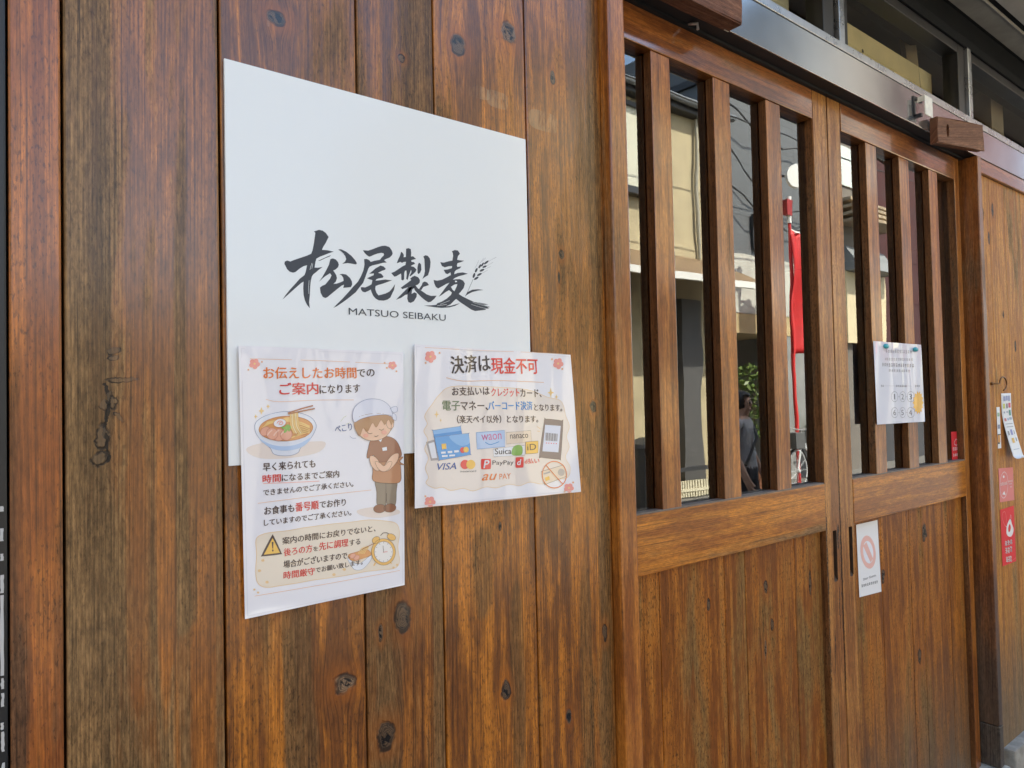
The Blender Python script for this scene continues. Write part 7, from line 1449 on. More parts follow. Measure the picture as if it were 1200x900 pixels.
  ('p', 'print', 's_white', 2, "77.2,63 85.1,62.7 85.6,62 76.8,62.3"),
  ('p', 'print', 's_white', 2, "78.7,60.6 85.3,60.3 85.3,59.6 76.5,59.9"),
  ('p', 'print', 's_white', 2, "82.7,65 84.1,65 83.5,59.5 82.1,59.6"),
  ('p', 'print', 's_white', 2, "88.2,64.9 95.2,64.6 96.6,63.8 87.8,64.2"),
  ('p', 'print', 's_white', 2, "88.8,63 95.5,62.7 96.4,61.9 87.5,62.3"),
  ('p', 'print', 's_white', 2, "89.3,61.2 94.7,61 96.2,60.2 87.3,60.6"),
  ('p', 'print', 's_white', 2, "91.8,65.5 93.2,65.4 92.5,59.9 91.1,60"),
  ('p', 'print', 's_white', 2, "100.5,64.7 106,64.5 107.5,63.7 98.6,64.1"),
  ('p', 'print', 's_white', 2, "100.3,63.5 105.2,63.3 107.3,62.5 98.4,62.8"),
  ('p', 'print', 's_white', 2, "99.5,61.8 106.2,61.5 107.1,60.8 98.2,61.1"),
  ('p', 'print', 's_white', 2, "101.3,65.9 102.8,65.8 102.1,60.3 100.7,60.4"),
  ('p', 'print', 's_white', 2, "110.2,65.9 118.1,65.6 118.6,64.8 109.6,65.2"),
  ('p', 'print', 's_white', 2, "111.6,63.6 117.9,63.4 118.3,62.6 109.4,63"),
  ('p', 'print', 's_white', 2, "109.2,61.4 116.3,61.1 118,60.3 109.1,60.7"),
  ('p', 'print', 's_white', 2, "111.6,66.2 113,66.2 112.4,60.7 110.9,60.8"),
  ('p', 'print', 's_white', 2, "86.8,56 92,55.8 93.7,55.1 86.1,55.4"),
  ('p', 'print', 's_white', 2, "86.1,54.4 92.2,54.2 93.5,53.5 85.9,53.8"),
  ('p', 'print', 's_white', 2, "87.3,53.1 92.3,52.9 93.3,52.2 85.7,52.6"),
  ('p', 'print', 's_white', 2, "88.7,56.6 90,56.5 89.4,52 88.2,52"),
  ('p', 'print', 's_white', 2, "96.4,56.5 102.5,56.2 103.1,55.6 95.5,55.9"),
  ('p', 'print', 's_white', 2, "97,54.5 102.6,54.2 102.9,53.6 95.2,53.9"),
  ('p', 'print', 's_white', 2, "95.4,53.3 102.4,53 102.7,52.4 95.1,52.8"),
  ('p', 'print', 's_white', 2, "100.1,56.7 101.4,56.6 100.8,52.1 99.6,52.1"),
  ('p', 'print', 's_white', 2, "106.5,56.3 111.7,56.1 112.5,55.4 104.8,55.8"),
  ('p', 'print', 's_white', 2, "105.1,55 110.5,54.8 112.4,54.1 104.7,54.4"),
  ('p', 'print', 's_white', 2, "106.2,53.2 112,52.9 112.1,52.3 104.5,52.6"),
  ('p', 'print', 's_white', 2, "108.3,56.9 109.6,56.9 109,52.3 107.8,52.4"),
  ('p', 'print', 's_white', 2, "96.6,46.2 101.1,46 101.3,45.4 95.1,45.7"),
  ('p', 'print', 's_white', 2, "95.6,44.8 100.5,44.6 101.2,44 94.9,44.2"),
  ('p', 'print', 's_white', 2, "95.1,43.6 100.6,43.4 101,42.8 94.8,43.1"),
  ('p', 'print', 's_white', 2, "99.6,46.9 100.6,46.9 100,42.3 99,42.4"),
  ('p', 'print', 's_white', 2, "103.5,46.5 108.1,46.3 109.1,45.6 102.8,45.9"),
  ('p', 'print', 's_white', 2, "103.9,45 108.1,44.8 108.9,44.2 102.6,44.5"),
  ('p', 'print', 's_white', 2, "102.7,43.1 107.6,42.9 108.6,42.3 102.4,42.6"),
  ('p', 'print', 's_white', 2, "105.8,47.1 106.8,47 106.3,42.5 105.3,42.5"),
 ]),
 'redcard': dict(W=120.6, H=178.4, c=[(2.6006, -0.0012, -0.3714), (2.7218, -0.0012, -0.3708), (2.7235, -0.0012, -0.5503), (2.6035, -0.0012, -0.5487)], items=[
  ('s', 'print', 's_pink', 1, 1.6, "20.8,167.1 14,152.3 26.5,132.9 42.6,122 50.3,143.5 40.7,167.1 20.8,167.1"),
  ('b', 'print', 's_white', 2, "50.1,121 69.6,135.8 85.2,139.4 93.6,124.8 108.8,102.5 88.7,84.5 61,87.1 44.8,99.1"),
  ('b', 'print', 's_red', 3, "61.9,115.1 75.8,124.7 84.5,113.2 75.5,101.6 62.8,101.4"),
  ('s', 'print', 's_white', 2, 1.2, "76.6,131.4 89.3,152.5 92.7,138.5"),
  ('l', 'print', 's_white', 2, 1.5, "40.2,122.2 54.5,116"),
  ('l', 'print', 's_white', 2, 1.5, "92,111.4 108.6,101.1"),
  ('p', 'print', 's_white', 2, "30.7,75 44.3,73.2 44.9,71.1 26.6,73.5"),
  ('p', 'print', 's_white', 2, "28.9,68.8 39.9,67.3 44.1,64.7 25.8,67.2"),
  ('p', 'print', 's_white', 2, "28.1,64.6 41.5,62.9 43.6,60.6 25.3,63"),
  ('p', 'print', 's_white', 2, "33.3,76.7 36.2,76.3 34.4,61.2 31.4,61.6"),
  ('p', 'print', 's_white', 2, "53.5,73.9 63.6,72.6 67.5,70.1 49.1,72.5"),
  ('p', 'print', 's_white', 2, "50.4,69.3 64.9,67.4 66.9,65.1 48.5,67.6"),
  ('p', 'print', 's_white', 2, "52.4,63.3 64.8,61.7 66.2,59.5 47.8,61.9"),
  ('p', 'print', 's_white', 2, "55.2,76.6 58.1,76.2 56.2,61 53.3,61.4"),
  ('p', 'print', 's_white', 2, "72.9,73.6 87.7,71.7 90.3,69.3 71.8,71.7"),
  ('p', 'print', 's_white', 2, "72.9,68.7 86.6,66.9 89.7,64.4 71.2,66.9"),
  ('p', 'print', 's_white', 2, "75.2,62.9 86.1,61.4 89.1,59 70.6,61.5"),
  ('p', 'print', 's_white', 2, "79.8,76.1 82.7,75.7 80.9,60.5 77.9,60.9"),
  ('p', 'print', 's_white', 2, "31,73.9 45,72.1 48.1,69.6 30.2,72"),
  ('p', 'print', 's_white', 2, "30,67.1 44.1,65.3 47.3,62.8 29.4,65.2"),
  ('p', 'print', 's_white', 2, "29.6,64 45,62 46.9,59.8 29,62.1"),
  ('p', 'print', 's_white', 2, "40.9,74.4 43.8,74 41.9,58.8 39,59.2"),
  ('p', 'print', 's_white', 2, "55.3,72.2 69.7,70.3 70.3,68.2 52.2,70.6"),
  ('p', 'print', 's_white', 2, "53.4,69.4 70,67.2 69.9,65.2 51.9,67.6"),
  ('p', 'print', 's_white', 2, "52.7,64.2 67.2,62.3 69.3,60 51.2,62.4"),
  ('p', 'print', 's_white', 2, "58.9,74.9 61.8,74.5 59.9,59.3 57,59.7"),
  ('p', 'print', 's_white', 2, "75.2,73.2 89.7,71.3 92.9,68.9 74.7,71.2"),
  ('p', 'print', 's_white', 2, "74.9,67 92,64.8 92.2,62.7 74,65.1"),
  ('p', 'print', 's_white', 2, "78.3,63.4 90.5,61.8 91.8,59.6 73.6,62"),
  ('p', 'print', 's_white', 2, "84.8,74.4 87.7,74 85.8,58.8 82.9,59.1"),
  ('p', 'print', 's_white', 2, "29.5,54.3 44.5,52.3 45.2,49.8 29,52"),
  ('p', 'print', 's_white', 2, "29.3,48.2 44,46.2 44.5,43.8 28.2,46"),
  ('p', 'print', 's_white', 2, "27.7,40.3 43.6,38.1 43.5,35.8 27.2,38"),
  ('p', 'print', 's_white', 2, "37,55 39.6,54.6 37.4,36.8 34.8,37.1"),
  ('p', 'print', 's_white', 2, "49.7,53 63.1,51.2 65.3,48.5 49,50.7"),
  ('p', 'print', 's_white', 2, "49.4,45.2 61.1,43.6 64.3,40.8 48,43"),
  ('p', 'print', 's_white', 2, "48.4,41.8 61.6,40 63.9,37.3 47.6,39.5"),
  ('p', 'print', 's_white', 2, "60.3,54 62.9,53.6 60.7,35.7 58.1,36.1"),
  ('p', 'print', 's_white', 2, "70.3,53.3 85.8,51.2 85.7,48.8 69.3,51.1"),
  ('p', 'print', 's_white', 2, "72.5,44.1 81.8,42.9 84.6,40.1 68.2,42.3"),
  ('p', 'print', 's_white', 2, "71.9,40.1 82.3,38.7 84.2,36 67.7,38.3"),
  ('p', 'print', 's_white', 2, "78.8,53.6 81.4,53.2 79.2,35.3 76.6,35.6"),
  ('p', 'print', 's_white', 2, "32.8,52 46,50.2 48.4,47.6 32.4,49.7"),
  ('p', 'print', 's_white', 2, "34.9,44.4 46,42.9 47.5,40.3 31.6,42.5"),
  ('p', 'print', 's_white', 2, "33.3,39.4 44.9,37.8 46.8,35.2 30.9,37.4"),
  ('p', 'print', 's_white', 2, "40.4,53.1 43,52.8 40.8,35 38.2,35.3"),
  ('p', 'print', 's_white', 2, "53,50 66.6,48.2 68,45.6 52,47.8"),
  ('p', 'print', 's_white', 2, "54.9,43.4 64.2,42.1 67.2,39.3 51.2,41.5"),
  ('p', 'print', 's_white', 2, "54.1,37.3 63.4,36 66.5,33.3 50.4,35.4"),
  ('p', 'print', 's_white', 2, "58,53 60.6,52.7 58.4,34.8 55.8,35.2"),
  ('p', 'print', 's_white', 2, "72.5,51.6 88.3,49.4 88.1,47.1 72,49.2"),
  ('p', 'print', 's_white', 2, "75,44.5 84,43.3 87.3,40.5 71.2,42.6"),
  ('p', 'print', 's_white', 2, "74.4,39.7 86.2,38.1 86.8,35.7 70.6,37.8"),
  ('p', 'print', 's_white', 2, "83.7,51.9 86.3,51.5 84.1,33.6 81.5,33.9"),
  ('p', 'print', 's_white', 2, "32.4,24.2 44,22.6 44.5,20.1 30.3,22.1"),
  ('p', 'print', 's_white', 2, "32,20 42.3,18.6 44,15.9 29.8,18"),
  ('p', 'print', 's_white', 2, "31.4,13.9 41.1,12.5 43.2,9.8 29,11.8"),
  ('p', 'print', 's_white', 2, "37.4,26.8 39.7,26.5 37.5,8.6 35.2,8.9"),
  ('p', 'print', 's_white', 2, "49.3,24 60.2,22.5 62.2,19.8 47.9,21.8"),
  ('p', 'print', 's_white', 2, "50.9,17 61.5,15.5 61.4,13.2 47.1,15.2"),
  ('p', 'print', 's_white', 2, "49.5,10.3 58.3,9.1 60.6,6.4 46.3,8.4"),
  ('p', 'print', 's_white', 2, "58.3,25.1 60.6,24.8 58.4,6.8 56.1,7.2"),
  ('p', 'print', 's_white', 2, "66.3,23.2 78.4,21.5 80,18.9 65.6,20.9"),
  ('p', 'print', 's_white', 2, "66.2,15.7 78.1,14 79.1,11.5 64.6,13.5"),
  ('p', 'print', 's_white', 2, "67.8,10.7 76.8,9.5 78.5,6.8 64.1,8.9"),
  ('p', 'print', 's_white', 2, "72.4,24.4 74.7,24 72.5,6 70.2,6.4"),
  ('p', 'print', 's_white', 2, "37.2,22.6 48,21.1 47.8,18.8 33.9,20.7"),
  ('p', 'print', 's_white', 2, "35,16.9 46,15.3 47.1,12.8 33.2,14.8"),
  ('p', 'print', 's_white', 2, "34.4,12.3 46.2,10.6 46.5,8.2 32.6,10.2"),
  ('p', 'print', 's_white', 2, "42.7,24.7 44.9,24.4 42.7,6.5 40.5,6.8"),
  ('p', 'print', 's_white', 2, "54.5,23 63.3,21.8 65.2,19.2 51.2,21.1"),
  ('p', 'print', 's_white', 2, "51.7,14.5 61.6,13.1 64.1,10.4 50.1,12.4"),
  ('p', 'print', 's_white', 2, "52.9,9.6 61.8,8.3 63.5,5.7 49.5,7.7"),
  ('p', 'print', 's_white', 2, "60.5,23.6 62.8,23.3 60.5,5.3 58.3,5.6"),
  ('p', 'print', 's_white', 2, "69.7,20.3 80.1,18.8 82.3,16.2 68.2,18.1"),
  ('p', 'print', 's_white', 2, "69.2,14.9 79.7,13.4 81.6,10.8 67.5,12.7"),
  ('p', 'print', 's_white', 2, "70.1,8.2 79.6,6.9 80.8,4.3 66.7,6.3"),
  ('p', 'print', 's_white', 2, "72.7,23.2 75,22.9 72.8,5 70.5,5.3"),
  ('l', 'print', 's_pink', 1, 1.2, "82.8,5.4 119.7,11.7"),
 ]),
 'glasssticker': dict(W=55.2, H=85.6, c=[(2.3833, 0.0498, -0.1178), (2.439, 0.0498, -0.1189), (2.4382, 0.0498, -0.2038), (2.3836, 0.0498, -0.2041)], items=[
  ('s', 'print', 's_white', 1, 1.4, "20.6,54 35,62.6 45.9,55.3 39.1,44 22.2,47.1 20.6,54"),
  ('p', 'print', 's_white', 2, "8.9,38 17.8,37.5 18.8,36.1 7.7,36.7"),
  ('p', 'print', 's_white', 2, "7.8,34.8 16.7,34.3 18.5,32.9 7.4,33.5"),
  ('p', 'print', 's_white', 2, "7.3,31.2 17,30.7 18.1,29.3 7.1,29.9"),
  ('p', 'print', 's_white', 2, "15.2,38.7 17,38.6 16.1,28.5 14.3,28.6"),
  ('p', 'print', 's_white', 2, "23.4,37.6 32,37.2 32.4,35.8 21.2,36.4"),
  ('p', 'print', 's_white', 2, "23.5,33.7 30.6,33.3 32.1,31.9 20.9,32.5"),
  ('p', 'print', 's_white', 2, "21,30.7 31.6,30.2 31.8,28.8 20.6,29.4"),
  ('p', 'print', 's_white', 2, "25.8,39.1 27.6,39 26.7,28.8 24.9,29"),
  ('p', 'print', 's_white', 2, "37.6,37.9 44.4,37.6 46.3,36.2 35,36.7"),
  ('p', 'print', 's_white', 2, "37.2,35 45.1,34.6 46.1,33.2 34.7,33.8"),
  ('p', 'print', 's_white', 2, "34.6,31.9 44.1,31.4 45.8,30 34.4,30.6"),
  ('p', 'print', 's_white', 2, "37.5,39.4 39.4,39.3 38.4,29.1 36.6,29.2"),
  ('p', 'print', 's_white', 2, "8.7,18.3 16.3,17.8 18,16.5 8.2,17.1"),
  ('p', 'print', 's_white', 2, "9.3,15.9 16.5,15.4 17.8,14.1 7.9,14.8"),
  ('p', 'print', 's_white', 2, "9.4,12.4 16.2,12 17.5,10.7 7.6,11.3"),
  ('p', 'print', 's_white', 2, "10.9,20.1 12.4,20 11.6,10.8 10,10.9"),
  ('p', 'print', 's_white', 2, "22,18 28,17.6 30.2,16.3 20.2,16.9"),
  ('p', 'print', 's_white', 2, "22,15.8 30.1,15.2 30,14 20,14.7"),
  ('p', 'print', 's_white', 2, "19.9,13.4 28.6,12.8 29.8,11.5 19.8,12.2"),
  ('p', 'print', 's_white', 2, "24.6,20 26.2,19.9 25.4,10.6 23.8,10.7"),
  ('p', 'print', 's_white', 2, "34.7,18.2 41,17.8 42.6,16.4 32.5,17.1"),
  ('p', 'print', 's_white', 2, "33.8,15.8 42.2,15.3 42.4,14.1 32.3,14.7"),
  ('p', 'print', 's_white', 2, "33.1,13.1 39.9,12.6 42.1,11.3 32,11.9"),
  ('p', 'print', 's_white', 2, "38,20 39.6,19.9 38.8,10.5 37.2,10.6"),
 ]),
}
# ================================================================== PRINTED THINGS
INKS = dict(ink=(.060, .066, .080), signwhite=(.80, .82, .82), paper=(.78, .77, .82), p_orange=(.78, .20, .04), p_orange2=(.80, .45, .26), p_orange3=(.80, .55, .28), p_orange4=(.78, .22, .05), p_red=(.68, .045, .04), p_red2=(.76, .065, .055),
    p_brown=(.075, .042, .036), p_dark=(.05, .035, .04), p_pink=(.85, .33, .28), p_yellow=(.85, .60, .25), p_cream=(.80, .70, .58), p_cream2=(.82, .73, .66), p_wash=(.78, .68, .62), p_bowl=(.70, .73, .82), p_bowlin=(.78, .80, .86), p_bowlblue=(.45, .58, .80),
    p_broth=(.72, .34, .12), p_broth2=(.50, .20, .07), p_noodle=(.85, .58, .22), p_noodle2=(.88, .70, .38), p_pork=(.78, .40, .28), p_pork2=(.60, .25, .18), p_pork3=(.86, .58, .46), p_white=(.82, .82, .85), p_green=(.25, .45, .10), p_green2=(.55, .60, .30),
    p_stick=(.42, .17, .08), p_navy=(.16, .20, .36), p_navy2=(.05, .10, .32), p_trouser=(.28, .22, .16), p_shoe=(.28, .11, .055), p_skin=(.82, .53, .37), p_shirt=(.36, .165, .095), p_apron=(.52, .25, .13), p_hair=(.48, .27, .14), p_hair2=(.32, .16, .08), p_hat=(.74, .75, .84),
    p_blush=(.84, .42, .32), p_amber=(.86, .52, .10), p_amber2=(.82, .48, .13), p_face=(.84, .80, .76), p_olive=(.20, .26, .15), p_blue=(.06, .27, .62), p_blue2=(.10, .33, .68), p_blue3=(.22, .45, .76), p_greybrown=(.45, .40, .38), p_wblue=(.48, .60, .80), p_wred=(.60, .14, .30),
    p_nan=(.80, .66, .52), p_phone=(.20, .15, .16), p_film=(.70, .69, .74), p_screen=(.66, .70, .84), n_grey=(.30, .30, .33), n_dark=(.15, .15, .17), n_black=(.03, .03, .03), n_sun=(.88, .46, .03), b_pink=(.80, .47, .41), s_white=(.80, .76, .74), s_pink=(.80, .20, .20), s_red=(.68, .03, .035))
INKS['p_red2'] = (.76, .065, .055); INKS['p_orange4'] = (.78, .22, .05)
_ink = {}
def ink(c, film):
    k = (c, film)
    if k not in _ink:
        g = Graph('print_' + c + ('_film' if film else ''))
        g.set(Base_Color=INKS[c], Roughness=.55, Specular_IOR_Level=.35)
        if film:
            x, y, z = g.coords()
            g.set(Coat_Weight=1.0, Coat_Roughness=.04, Coat_IOR=1.62)
        _ink[k] = g.mat
    return _ink[k]
def spline(P, closed, n=4):
    out = []; N = len(P)
    for i in range(N if closed else N - 1):
        q = (lambda k: P[k % N]) if closed else (lambda k: P[min(max(k, 0), N-1)])
        p0, p1, p2, p3 = q(i-1), q(i), q(i+1), q(i+2)
        for j in range(n):
            t = j/n
            out.append(tuple(.5*((2*p1[d]) + (-p0[d] + p2[d])*t + (2*p0[d] - 5*p1[d] + 4*p2[d] - p3[d])*t*t + (-p0[d] + 3*p1[d] - 3*p2[d] + p3[d])*t**3) for d in (0, 1)))
    if not closed: out.append(P[-1])
    return out
def ribbon(bm, P, w, mi):
    """a pen line of width w as a strip of quads"""
    L = []; closed = P[0] == P[-1] and len(P) > 2
    for i, p in enumerate(P):
        a, b = P[max(i-1, 0)], P[min(i+1, len(P)-1)]
        if closed and i in (0, len(P)-1): a, b = P[-2], P[1]
        d = Vector((b[0]-a[0], b[1]-a[1])); d = d.normalized() if d.length > 1e-9 else Vector((1, 0)); n = Vector((-d.y, d.x))*w/2
        L.append((bm.verts.new((p[0]+n.x, p[1]+n.y, 0)), bm.verts.new((p[0]-n.x, p[1]-n.y, 0))))
    for (a, b), (c, d) in zip(L, L[1:]):
        try: bm.faces.new((a, b, d, c)).material_index = mi
        except ValueError: pass
def fill(bm, P, mi):
    vs_ = [bm.verts.new((x, y, 0)) for x, y in P]
    es = [bm.edges.new((vs_[i], vs_[(i+1) % len(vs_)])) for i in range(len(vs_))]
    r = bmesh.ops.triangle_fill(bm, use_beauty=True, edges=es)
    fs = [f for f in r['geom'] if isinstance(f, bmesh.types.BMFace)]
    for f in fs: f.material_index = mi
def glyphs(bm, txt, at, w, hh, ang, bold, shear, mi):
    cu = bpy.data.curves.new('tmp_text', 'FONT'); cu.body = txt; cu.offset = bold; cu.shear = shear; cu.resolution_u = 3
    o = bpy.data.objects.new('tmp_text', cu); C.objects.link(o)
    dg = bpy.context.evaluated_depsgraph_get(); me = bpy.data.meshes.new_from_object(o.evaluated_get(dg))
    xs = [v.co.x for v in me.vertices]; ys = [v.co.y for v in me.vertices]
    x0, x1, y0, y1 = min(xs), max(xs), min(ys), max(ys); ca, sa = math.cos(ang), math.sin(ang)
    new = []
    for v in me.vertices:
        a = (v.co.x - x0)/(x1 - x0)*w; b = (v.co.y - y0)/(y1 - y0)*hh
        new.append(bm.verts.new((at[0] + a*ca - b*sa, at[1] + a*sa + b*ca, 0)))
    for p in me.polygons:
        try: bm.faces.new([new[i] for i in p.vertices]).material_index = mi
        except ValueError: pass
    bpy.data.objects.remove(o); bpy.data.curves.remove(cu); bpy.data.meshes.remove(me)
def sheet(key, name, label, cat, wave, paper, film, thick=.0004, partnames=None, group=None, layer=.00011, base_part='paper', extra=None):
    """a flat printed thing hung by its four measured corners; wave(s, t) bows it towards the street (m)"""
    A = ART[key]; W, H = A['W'], A['H']; c = [Vector((q[0], q[1], h(q[2]))) for q in A['c']]
    base = (c[2] + c[3])/2
    root = empty(name, tuple(base), label, cat, group)
    def surf(x, y, d):
        s, t = x/W, 1 - y/H
        p = (c[0]*(1-s) + c[1]*s)*(1-t) + (c[3]*(1-s) + c[2]*s)*t
        return p + Vector((0, -wave(s, t) - d, 0))
    bm = B(); n = 90 if film else 8; f_, b_ = [], []
    for j in range(n + 1):
        f_.append([bm.verts.new(surf(W*i/n, H*(1 - j/n), 0)) for i in range(n + 1)]); b_.append([bm.verts.new(surf(W*i/n, H*(1 - j/n), -thick)) for i in range(n + 1)])
    for j in range(n):
        for i in range(n):
            bm.faces.new((f_[j][i], f_[j+1][i], f_[j+1][i+1], f_[j][i+1])).smooth = True
            bm.faces.new((b_[j][i], b_[j][i+1], b_[j+1][i+1], b_[j+1][i])).smooth = True
    rim = lambda L: [bm.verts.new(v.co) for v in L]
    for F_, K_ in ((f_[0], b_[0]), (f_[n][::-1], b_[n][::-1]), ([r[0] for r in f_][::-1], [r[0] for r in b_][::-1]), ([r[n] for r in f_], [r[n] for r in b_])):
        F_, K_ = rim(F_), rim(K_)
        for i in range(n): bm.faces.new((F_[i], F_[i+1], K_[i+1], K_[i]))
    mesh(base_part, bm, paper, root)
    parts = {}
    for it in A['items']:
        parts.setdefault(it[1], []).append(it)
    for pn, items in parts.items():
        mats, VV, FF, MM = [], [], [], []
        for it in items:
            kind, _, col, lay = it[:4]
            if col not in mats: mats.append(col)
            mi = mats.index(col); bm = B()
            pts = lambda s_: [tuple(float(k) for k in q.split(',')) for q in s_.split()]
            if kind in 'pb':
                P = pts(it[4]); fill(bm, spline(P, True) if kind == 'b' else P, 0)
                for _k in range(3):                            # long facets follow the bowed sheet
                    es = [e for e in bm.edges if e.calc_length() > 14]
                    if not es: break
                    bmesh.ops.subdivide_edges(bm, edges=es, cuts=1)
                    bmesh.ops.triangulate(bm, faces=[f for f in bm.faces if len(f.verts) > 4])
            elif kind in 'lsc':
                P = pts(it[5])
                if kind == 's': P = spline(P, False)
                if kind == 'c': P = spline(P, True); P.append(P[0])
                ribbon(bm, P, it[4], 0)
            else:
                heavy = it[9] >= .007
                glyphs(bm, it[4], it[5], it[6], it[7], it[8], .002 if heavy else it[9], it[10], 0)
                if heavy:                                      # brush pen weight: the same print struck twice
                    n0 = len(bm.verts); dx = it[7]*.045
                    glyphs(bm, it[4], (it[5][0] + dx, it[5][1] + dx*.5), it[6], it[7], it[8], .002, it[10], 0)
                    bm.verts.ensure_lookup_table()
                    for v in bm.verts[n0:]: v.co.z = .5
            bm.verts.index_update(); k0 = len(VV)
            VV += [tuple(surf(v.co.x, v.co.y, .00016 + layer*(lay + v.co.z))) for v in bm.verts]
            for f in bm.faces:
                f.normal_update(); q = [k0 + v.index for v in f.verts]
                FF.append(q if f.normal.z > 0 else q[::-1]); MM.append(mi)
            bm.free()
        me = bpy.data.meshes.new(pn); me.from_pydata(VV, [], FF)
        me.polygons.foreach_set('material_index', MM); me.polygons.foreach_set('use_smooth', [True]*len(FF)); me.update()
        for cname in mats: me.materials.append(ink(cname, film))
        o = bpy.data.objects.new((partnames or {}).get(pn, pn), me); C.objects.link(o); o.parent = root; o.location = -root.location
    return root
def paper_mat(name, col, film, rough=.6):
    g = Graph(name); x, y, z = g.coords()
    g.set(Base_Color=col, Roughness=rough, Specular_IOR_Level=.35)
    if film: g.set(Coat_Weight=1.0, Coat_Roughness=.04, Coat_IOR=1.62)
    return g.mat
sin = math.sin
flat = lambda s, t: 0.0
# the white sign board
sg = empty('shop_sign', (.4735, -.002, h(-.065)), 'large white sign board with grey brush lettering screwed to the knotty boards', 'sign')
SIGNW = Graph('sign_white'); SIGNW.set(Base_Color=(.80, .82, .825), Roughness=.38, Coat_Weight=.35, Coat_Roughness=.12)
def build_sign():
    A = ART['sign']; root = sg
    X0, X1, Z0, Z1 = .2487, .6942, h(-.0648), h(.4013)
    bm = B(); bx(bm, X0, X1, -.0045, -.0003, Z0, Z1, .0007); mesh('board', bm, SIGNW.mat, root)
build_sign()
s2 = sheet('sign', 'shop_sign', 'x', 'sign', flat, SIGNW.mat, False)
for ch in list(s2.children):
    if ch.name.startswith('paper'): bpy.data.objects.remove(ch)
    else: ch.parent = sg; ch.location = -sg.location
bpy.data.objects.remove(s2)

FILM = paper_mat('laminated_paper', (.82, .805, .85), True)
FILM2 = paper_mat('laminated_paper_warm', (.83, .81, .845), True)
ridge = lambda x, c_, w_: math.exp(-((x - c_)/w_)**2)
def w1(s, t):
    d = .0010*sin(s*7.5 + t*1.5)*(.35 + .65*(1-t)) + .0016*max(0, t - .75)*s + .0006*sin(t*17 + s*5)*max(0, 1 - t*3)
    for c_, k, a in ((.30, .35, .0007), (.47, -.3, .0006), (.64, .45, .0008), (.83, .25, .0006), (.12, -.5, .0005)):
        d += a*ridge(s + k*(t - .1), c_, .035)*max(0, 1 - t*2.6)*.75
    return d
def w2(s, t):
    d = .0010*sin(s*11 + .6 + t*.8)*(1.1 - .5*t) + .0004*sin(t*9 + s*5)
    for c_, k, a, q in ((.30, .03, .0006, 1.5), (.44, .06, .0008, .8), (.53, .02, .0007, .6), (.61, .05, .0008, .9), (.72, -.03, .0006, 1.4), (.87, .02, .0006, 1.2)):
        d += .4*a*ridge(s + k*t, c_, .018)*max(0, 1 - t*q)
    return d
sheet('p1', 'poster', 'laminated portrait poster with a noodle bowl and a bowing cook, under the sign', 'poster', w1, FILM, True, .0005)
sheet('p2', 'poster', 'laminated landscape poster of payment logos, bank cards and a phone, below the sign', 'poster', w2, FILM2, True, .0005)
w3 = lambda s, t: .0009*sin(s*15 + t*2) + .0008*sin(s*9) + .0005*(ridge(s, .35, .03) + ridge(s, .55, .025) + ridge(s, .74, .03))
nt_ = sheet('notice', 'paper_notice', 'white paper notice with an orange starburst pinned across the far door slats', 'notice', w3, paper_mat('notice_paper', (.70, .70, .77), True), True, .0003)
for (x, z) in ((1.9145, .1245), (2.088, .121)):
    bm = B(); n = 12
    bmesh.ops.create_uvsphere(bm, u_segments=14, v_segments=8, radius=1)
    for v in bm.verts: v.co = Vector((x + v.co.x*.012, .0205 + v.co.y*.006, h(z) + v.co.z*.0065))
    t = single('push_pin', bm, plain('pin_teal', (.03, .36, .42), .35, coat=.5), ('teal tack at the left top of the pinned notice', 'teal tack at the right top of the pinned notice')[x > 2], 'tack', 'teal tacks on the notice', True)
sheet('ban', 'prohibition_notice', 'white card with a pink prohibition circle fixed low on the far door leaf', 'notice', flat, paper_mat('card_white', (.80, .79, .79), False), False)
sheet('pink', 'sticker', 'faded pink sticker with a white oval on the far tan boards', 'sticker', flat, paper_mat('sticker_pink', (.72, .22, .20), False), False, .0002, group='stickers beside the doors')
sheet('redcard', 'sticker', 'tall bright red sticker with a white drawing below the faded pink one', 'sticker', flat, paper_mat('sticker_red', (.72, .025, .035), False), False, .0002, group='stickers beside the doors')
sheet('glasssticker', 'sticker', 'small red sticker on the glass at the far lower corner of the slats', 'sticker', flat, paper_mat('sticker_red_small', (.62, .02, .03), False), False, .0001, group='stickers beside the doors')

# hook and paper tags on the far boards
bm = B(); P = [(2.566, -.001, h(.0255)), (2.578, -.012, h(.0255))] + [(2.624 + .030*math.cos(a), -.016, h(.0255) + .021*math.sin(a)) for a in [PI*(1 - k/12*1.5) for k in range(13)]]
tube(bm, P, .0024, 8); bmesh.ops.create_uvsphere(bm, u_segments=10, v_segments=6, radius=.005, matrix=Matrix.Translation((2.568, -.003, h(.0255))))
single('wire_hook', bm, plain('hook_brass', (.20, .10, .04), .4, metal=.7), 'brown curled metal hook screwed into the far tan boards', 'hook', None, True)
tg = empty('paper_tag', (2.70, -.01, h(-.20)), 'long white printed paper slip curling away from the boards below the hook', 'paper slip')
bm = B(); n = 30; rows = []
def tagp(s, t):
    x = 2.6474 + .0876*s + .026*max(0, t - .3); z = -.0055 - t*.195; y = -.0015 - .035*max(0, t - .35)**1.3
    return Vector((x*(1 + 0*y), y, h(z)))
for j in range(n + 1): rows.append([bm.verts.new(tagp(i/6, j/n)) for i in range(7)])
curl = []
for j in range(1, 9):
    a = j/8*2.6; base_ = tagp(0, 1); curl.append([bm.verts.new(tagp(i/6, 1) + Vector((0, -.013 + .013*math.cos(a), -.013*math.sin(a)))) for i in range(7)])
rows += curl
for A_, B_ in zip(rows, rows[1:]):
    for i in range(6): bm.faces.new((A_[i], B_[i], B_[i+1], A_[i+1]))
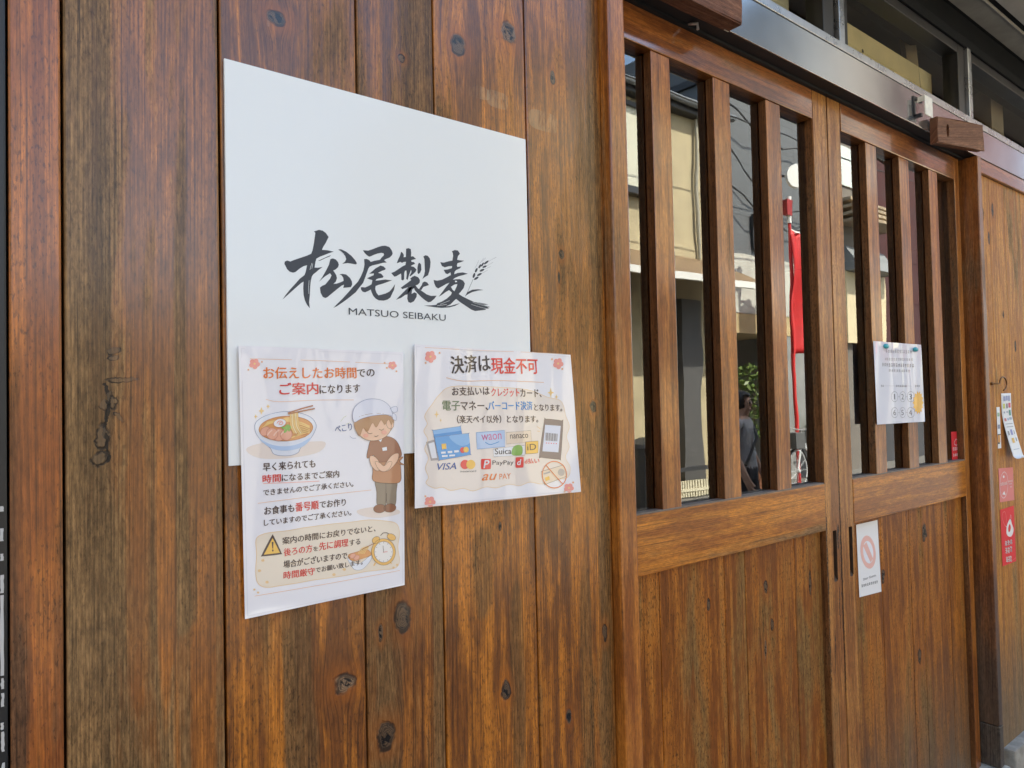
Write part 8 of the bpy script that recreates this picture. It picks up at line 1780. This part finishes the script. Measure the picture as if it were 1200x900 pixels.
o = mesh('paper', bm, paper_mat('slip_white', (.78, .78, .78), False), tg, True); o.modifiers.new('thick', 'SOLIDIFY').thickness = .0004
bm = B(); cols = [(.35, .38, .55), (.55, .58, .15), (.20, .16, .17), (.62, .10, .16), (.35, .40, .48), (.10, .30, .25), (.62, .22, .22), (.30, .42, .60), (.30, .30, .33), (.28, .30, .55), (.70, .45, .12)]; mats = [plain('slip_ink_%d' % i, c, .6) for i, c in enumerate(cols)]
def patch(s0, s1, t0, t1, mi):
    f = bm.faces.new([bm.verts.new(tagp(s, t) + Vector((0, -.0008, 0))) for s, t in ((s0, t0), (s1, t0), (s1, t1), (s0, t1))]); f.material_index = mi
for a in ((.18, .40, .05, .13, 0), (.44, .62, .04, .12, 0), (.66, .86, .04, .13, 0), (.12, .32, .17, .25, 1), (.46, .58, .17, .25, 2), (.68, .90, .16, .24, 3), (.15, .3, .30, .33, 4), (.42, .6, .30, .32, 4), (.68, .88, .28, .37, 5), (.12, .32, .41, .46, 6), (.42, .56, .41, .45, 7), (.62, .9, .40, .44, 4), (.15, .85, .50, .51, 8), (.15, .85, .55, .56, 8), (.14, .28, .62, .69, 8), (.42, .62, .60, .69, 9), (.75, .82, .62, .68, 8), (.34, .58, .74, .82, 10), (.74, .84, .74, .80, 8), (.2, .8, .92, .93, 4)): patch(*a)
mesh('print', bm, mats, tg)
ts = empty('paper_strip', (2.617, -.002, h(-.18)), 'narrow white paper strip with coloured print left of the curling slip', 'paper strip')
bm = B(); bx(bm, 2.6030, 2.6300, -.0016, -.0008, h(-.179), h(-.0485)); mesh('paper', bm, paper_mat('strip_white', (.76, .76, .76), False), ts)
bm = B(); mats = [plain('strip_ink_%d' % i, c, .6) for i, c in enumerate(((.30, .45, .30), (.25, .27, .36), (.62, .28, .08), (.05, .05, .05)))]
for x0, x1, z0, z1, mi in ((2.607, 2.625, -.078, -.066, 0), (2.606, 2.626, -.117, -.104, 1), (2.6032, 2.623, -.160, -.137, 2), (2.6032, 2.628, -.137, -.134, 3), (2.6032, 2.618, -.165, -.160, 3)):
    k = len(bm.faces); bx(bm, x0, x1, -.0021, -.0018, h(z0), h(z1)); bm.faces.ensure_lookup_table()
    for f in bm.faces[k:]: f.material_index = mi
mesh('print', bm, mats, ts)
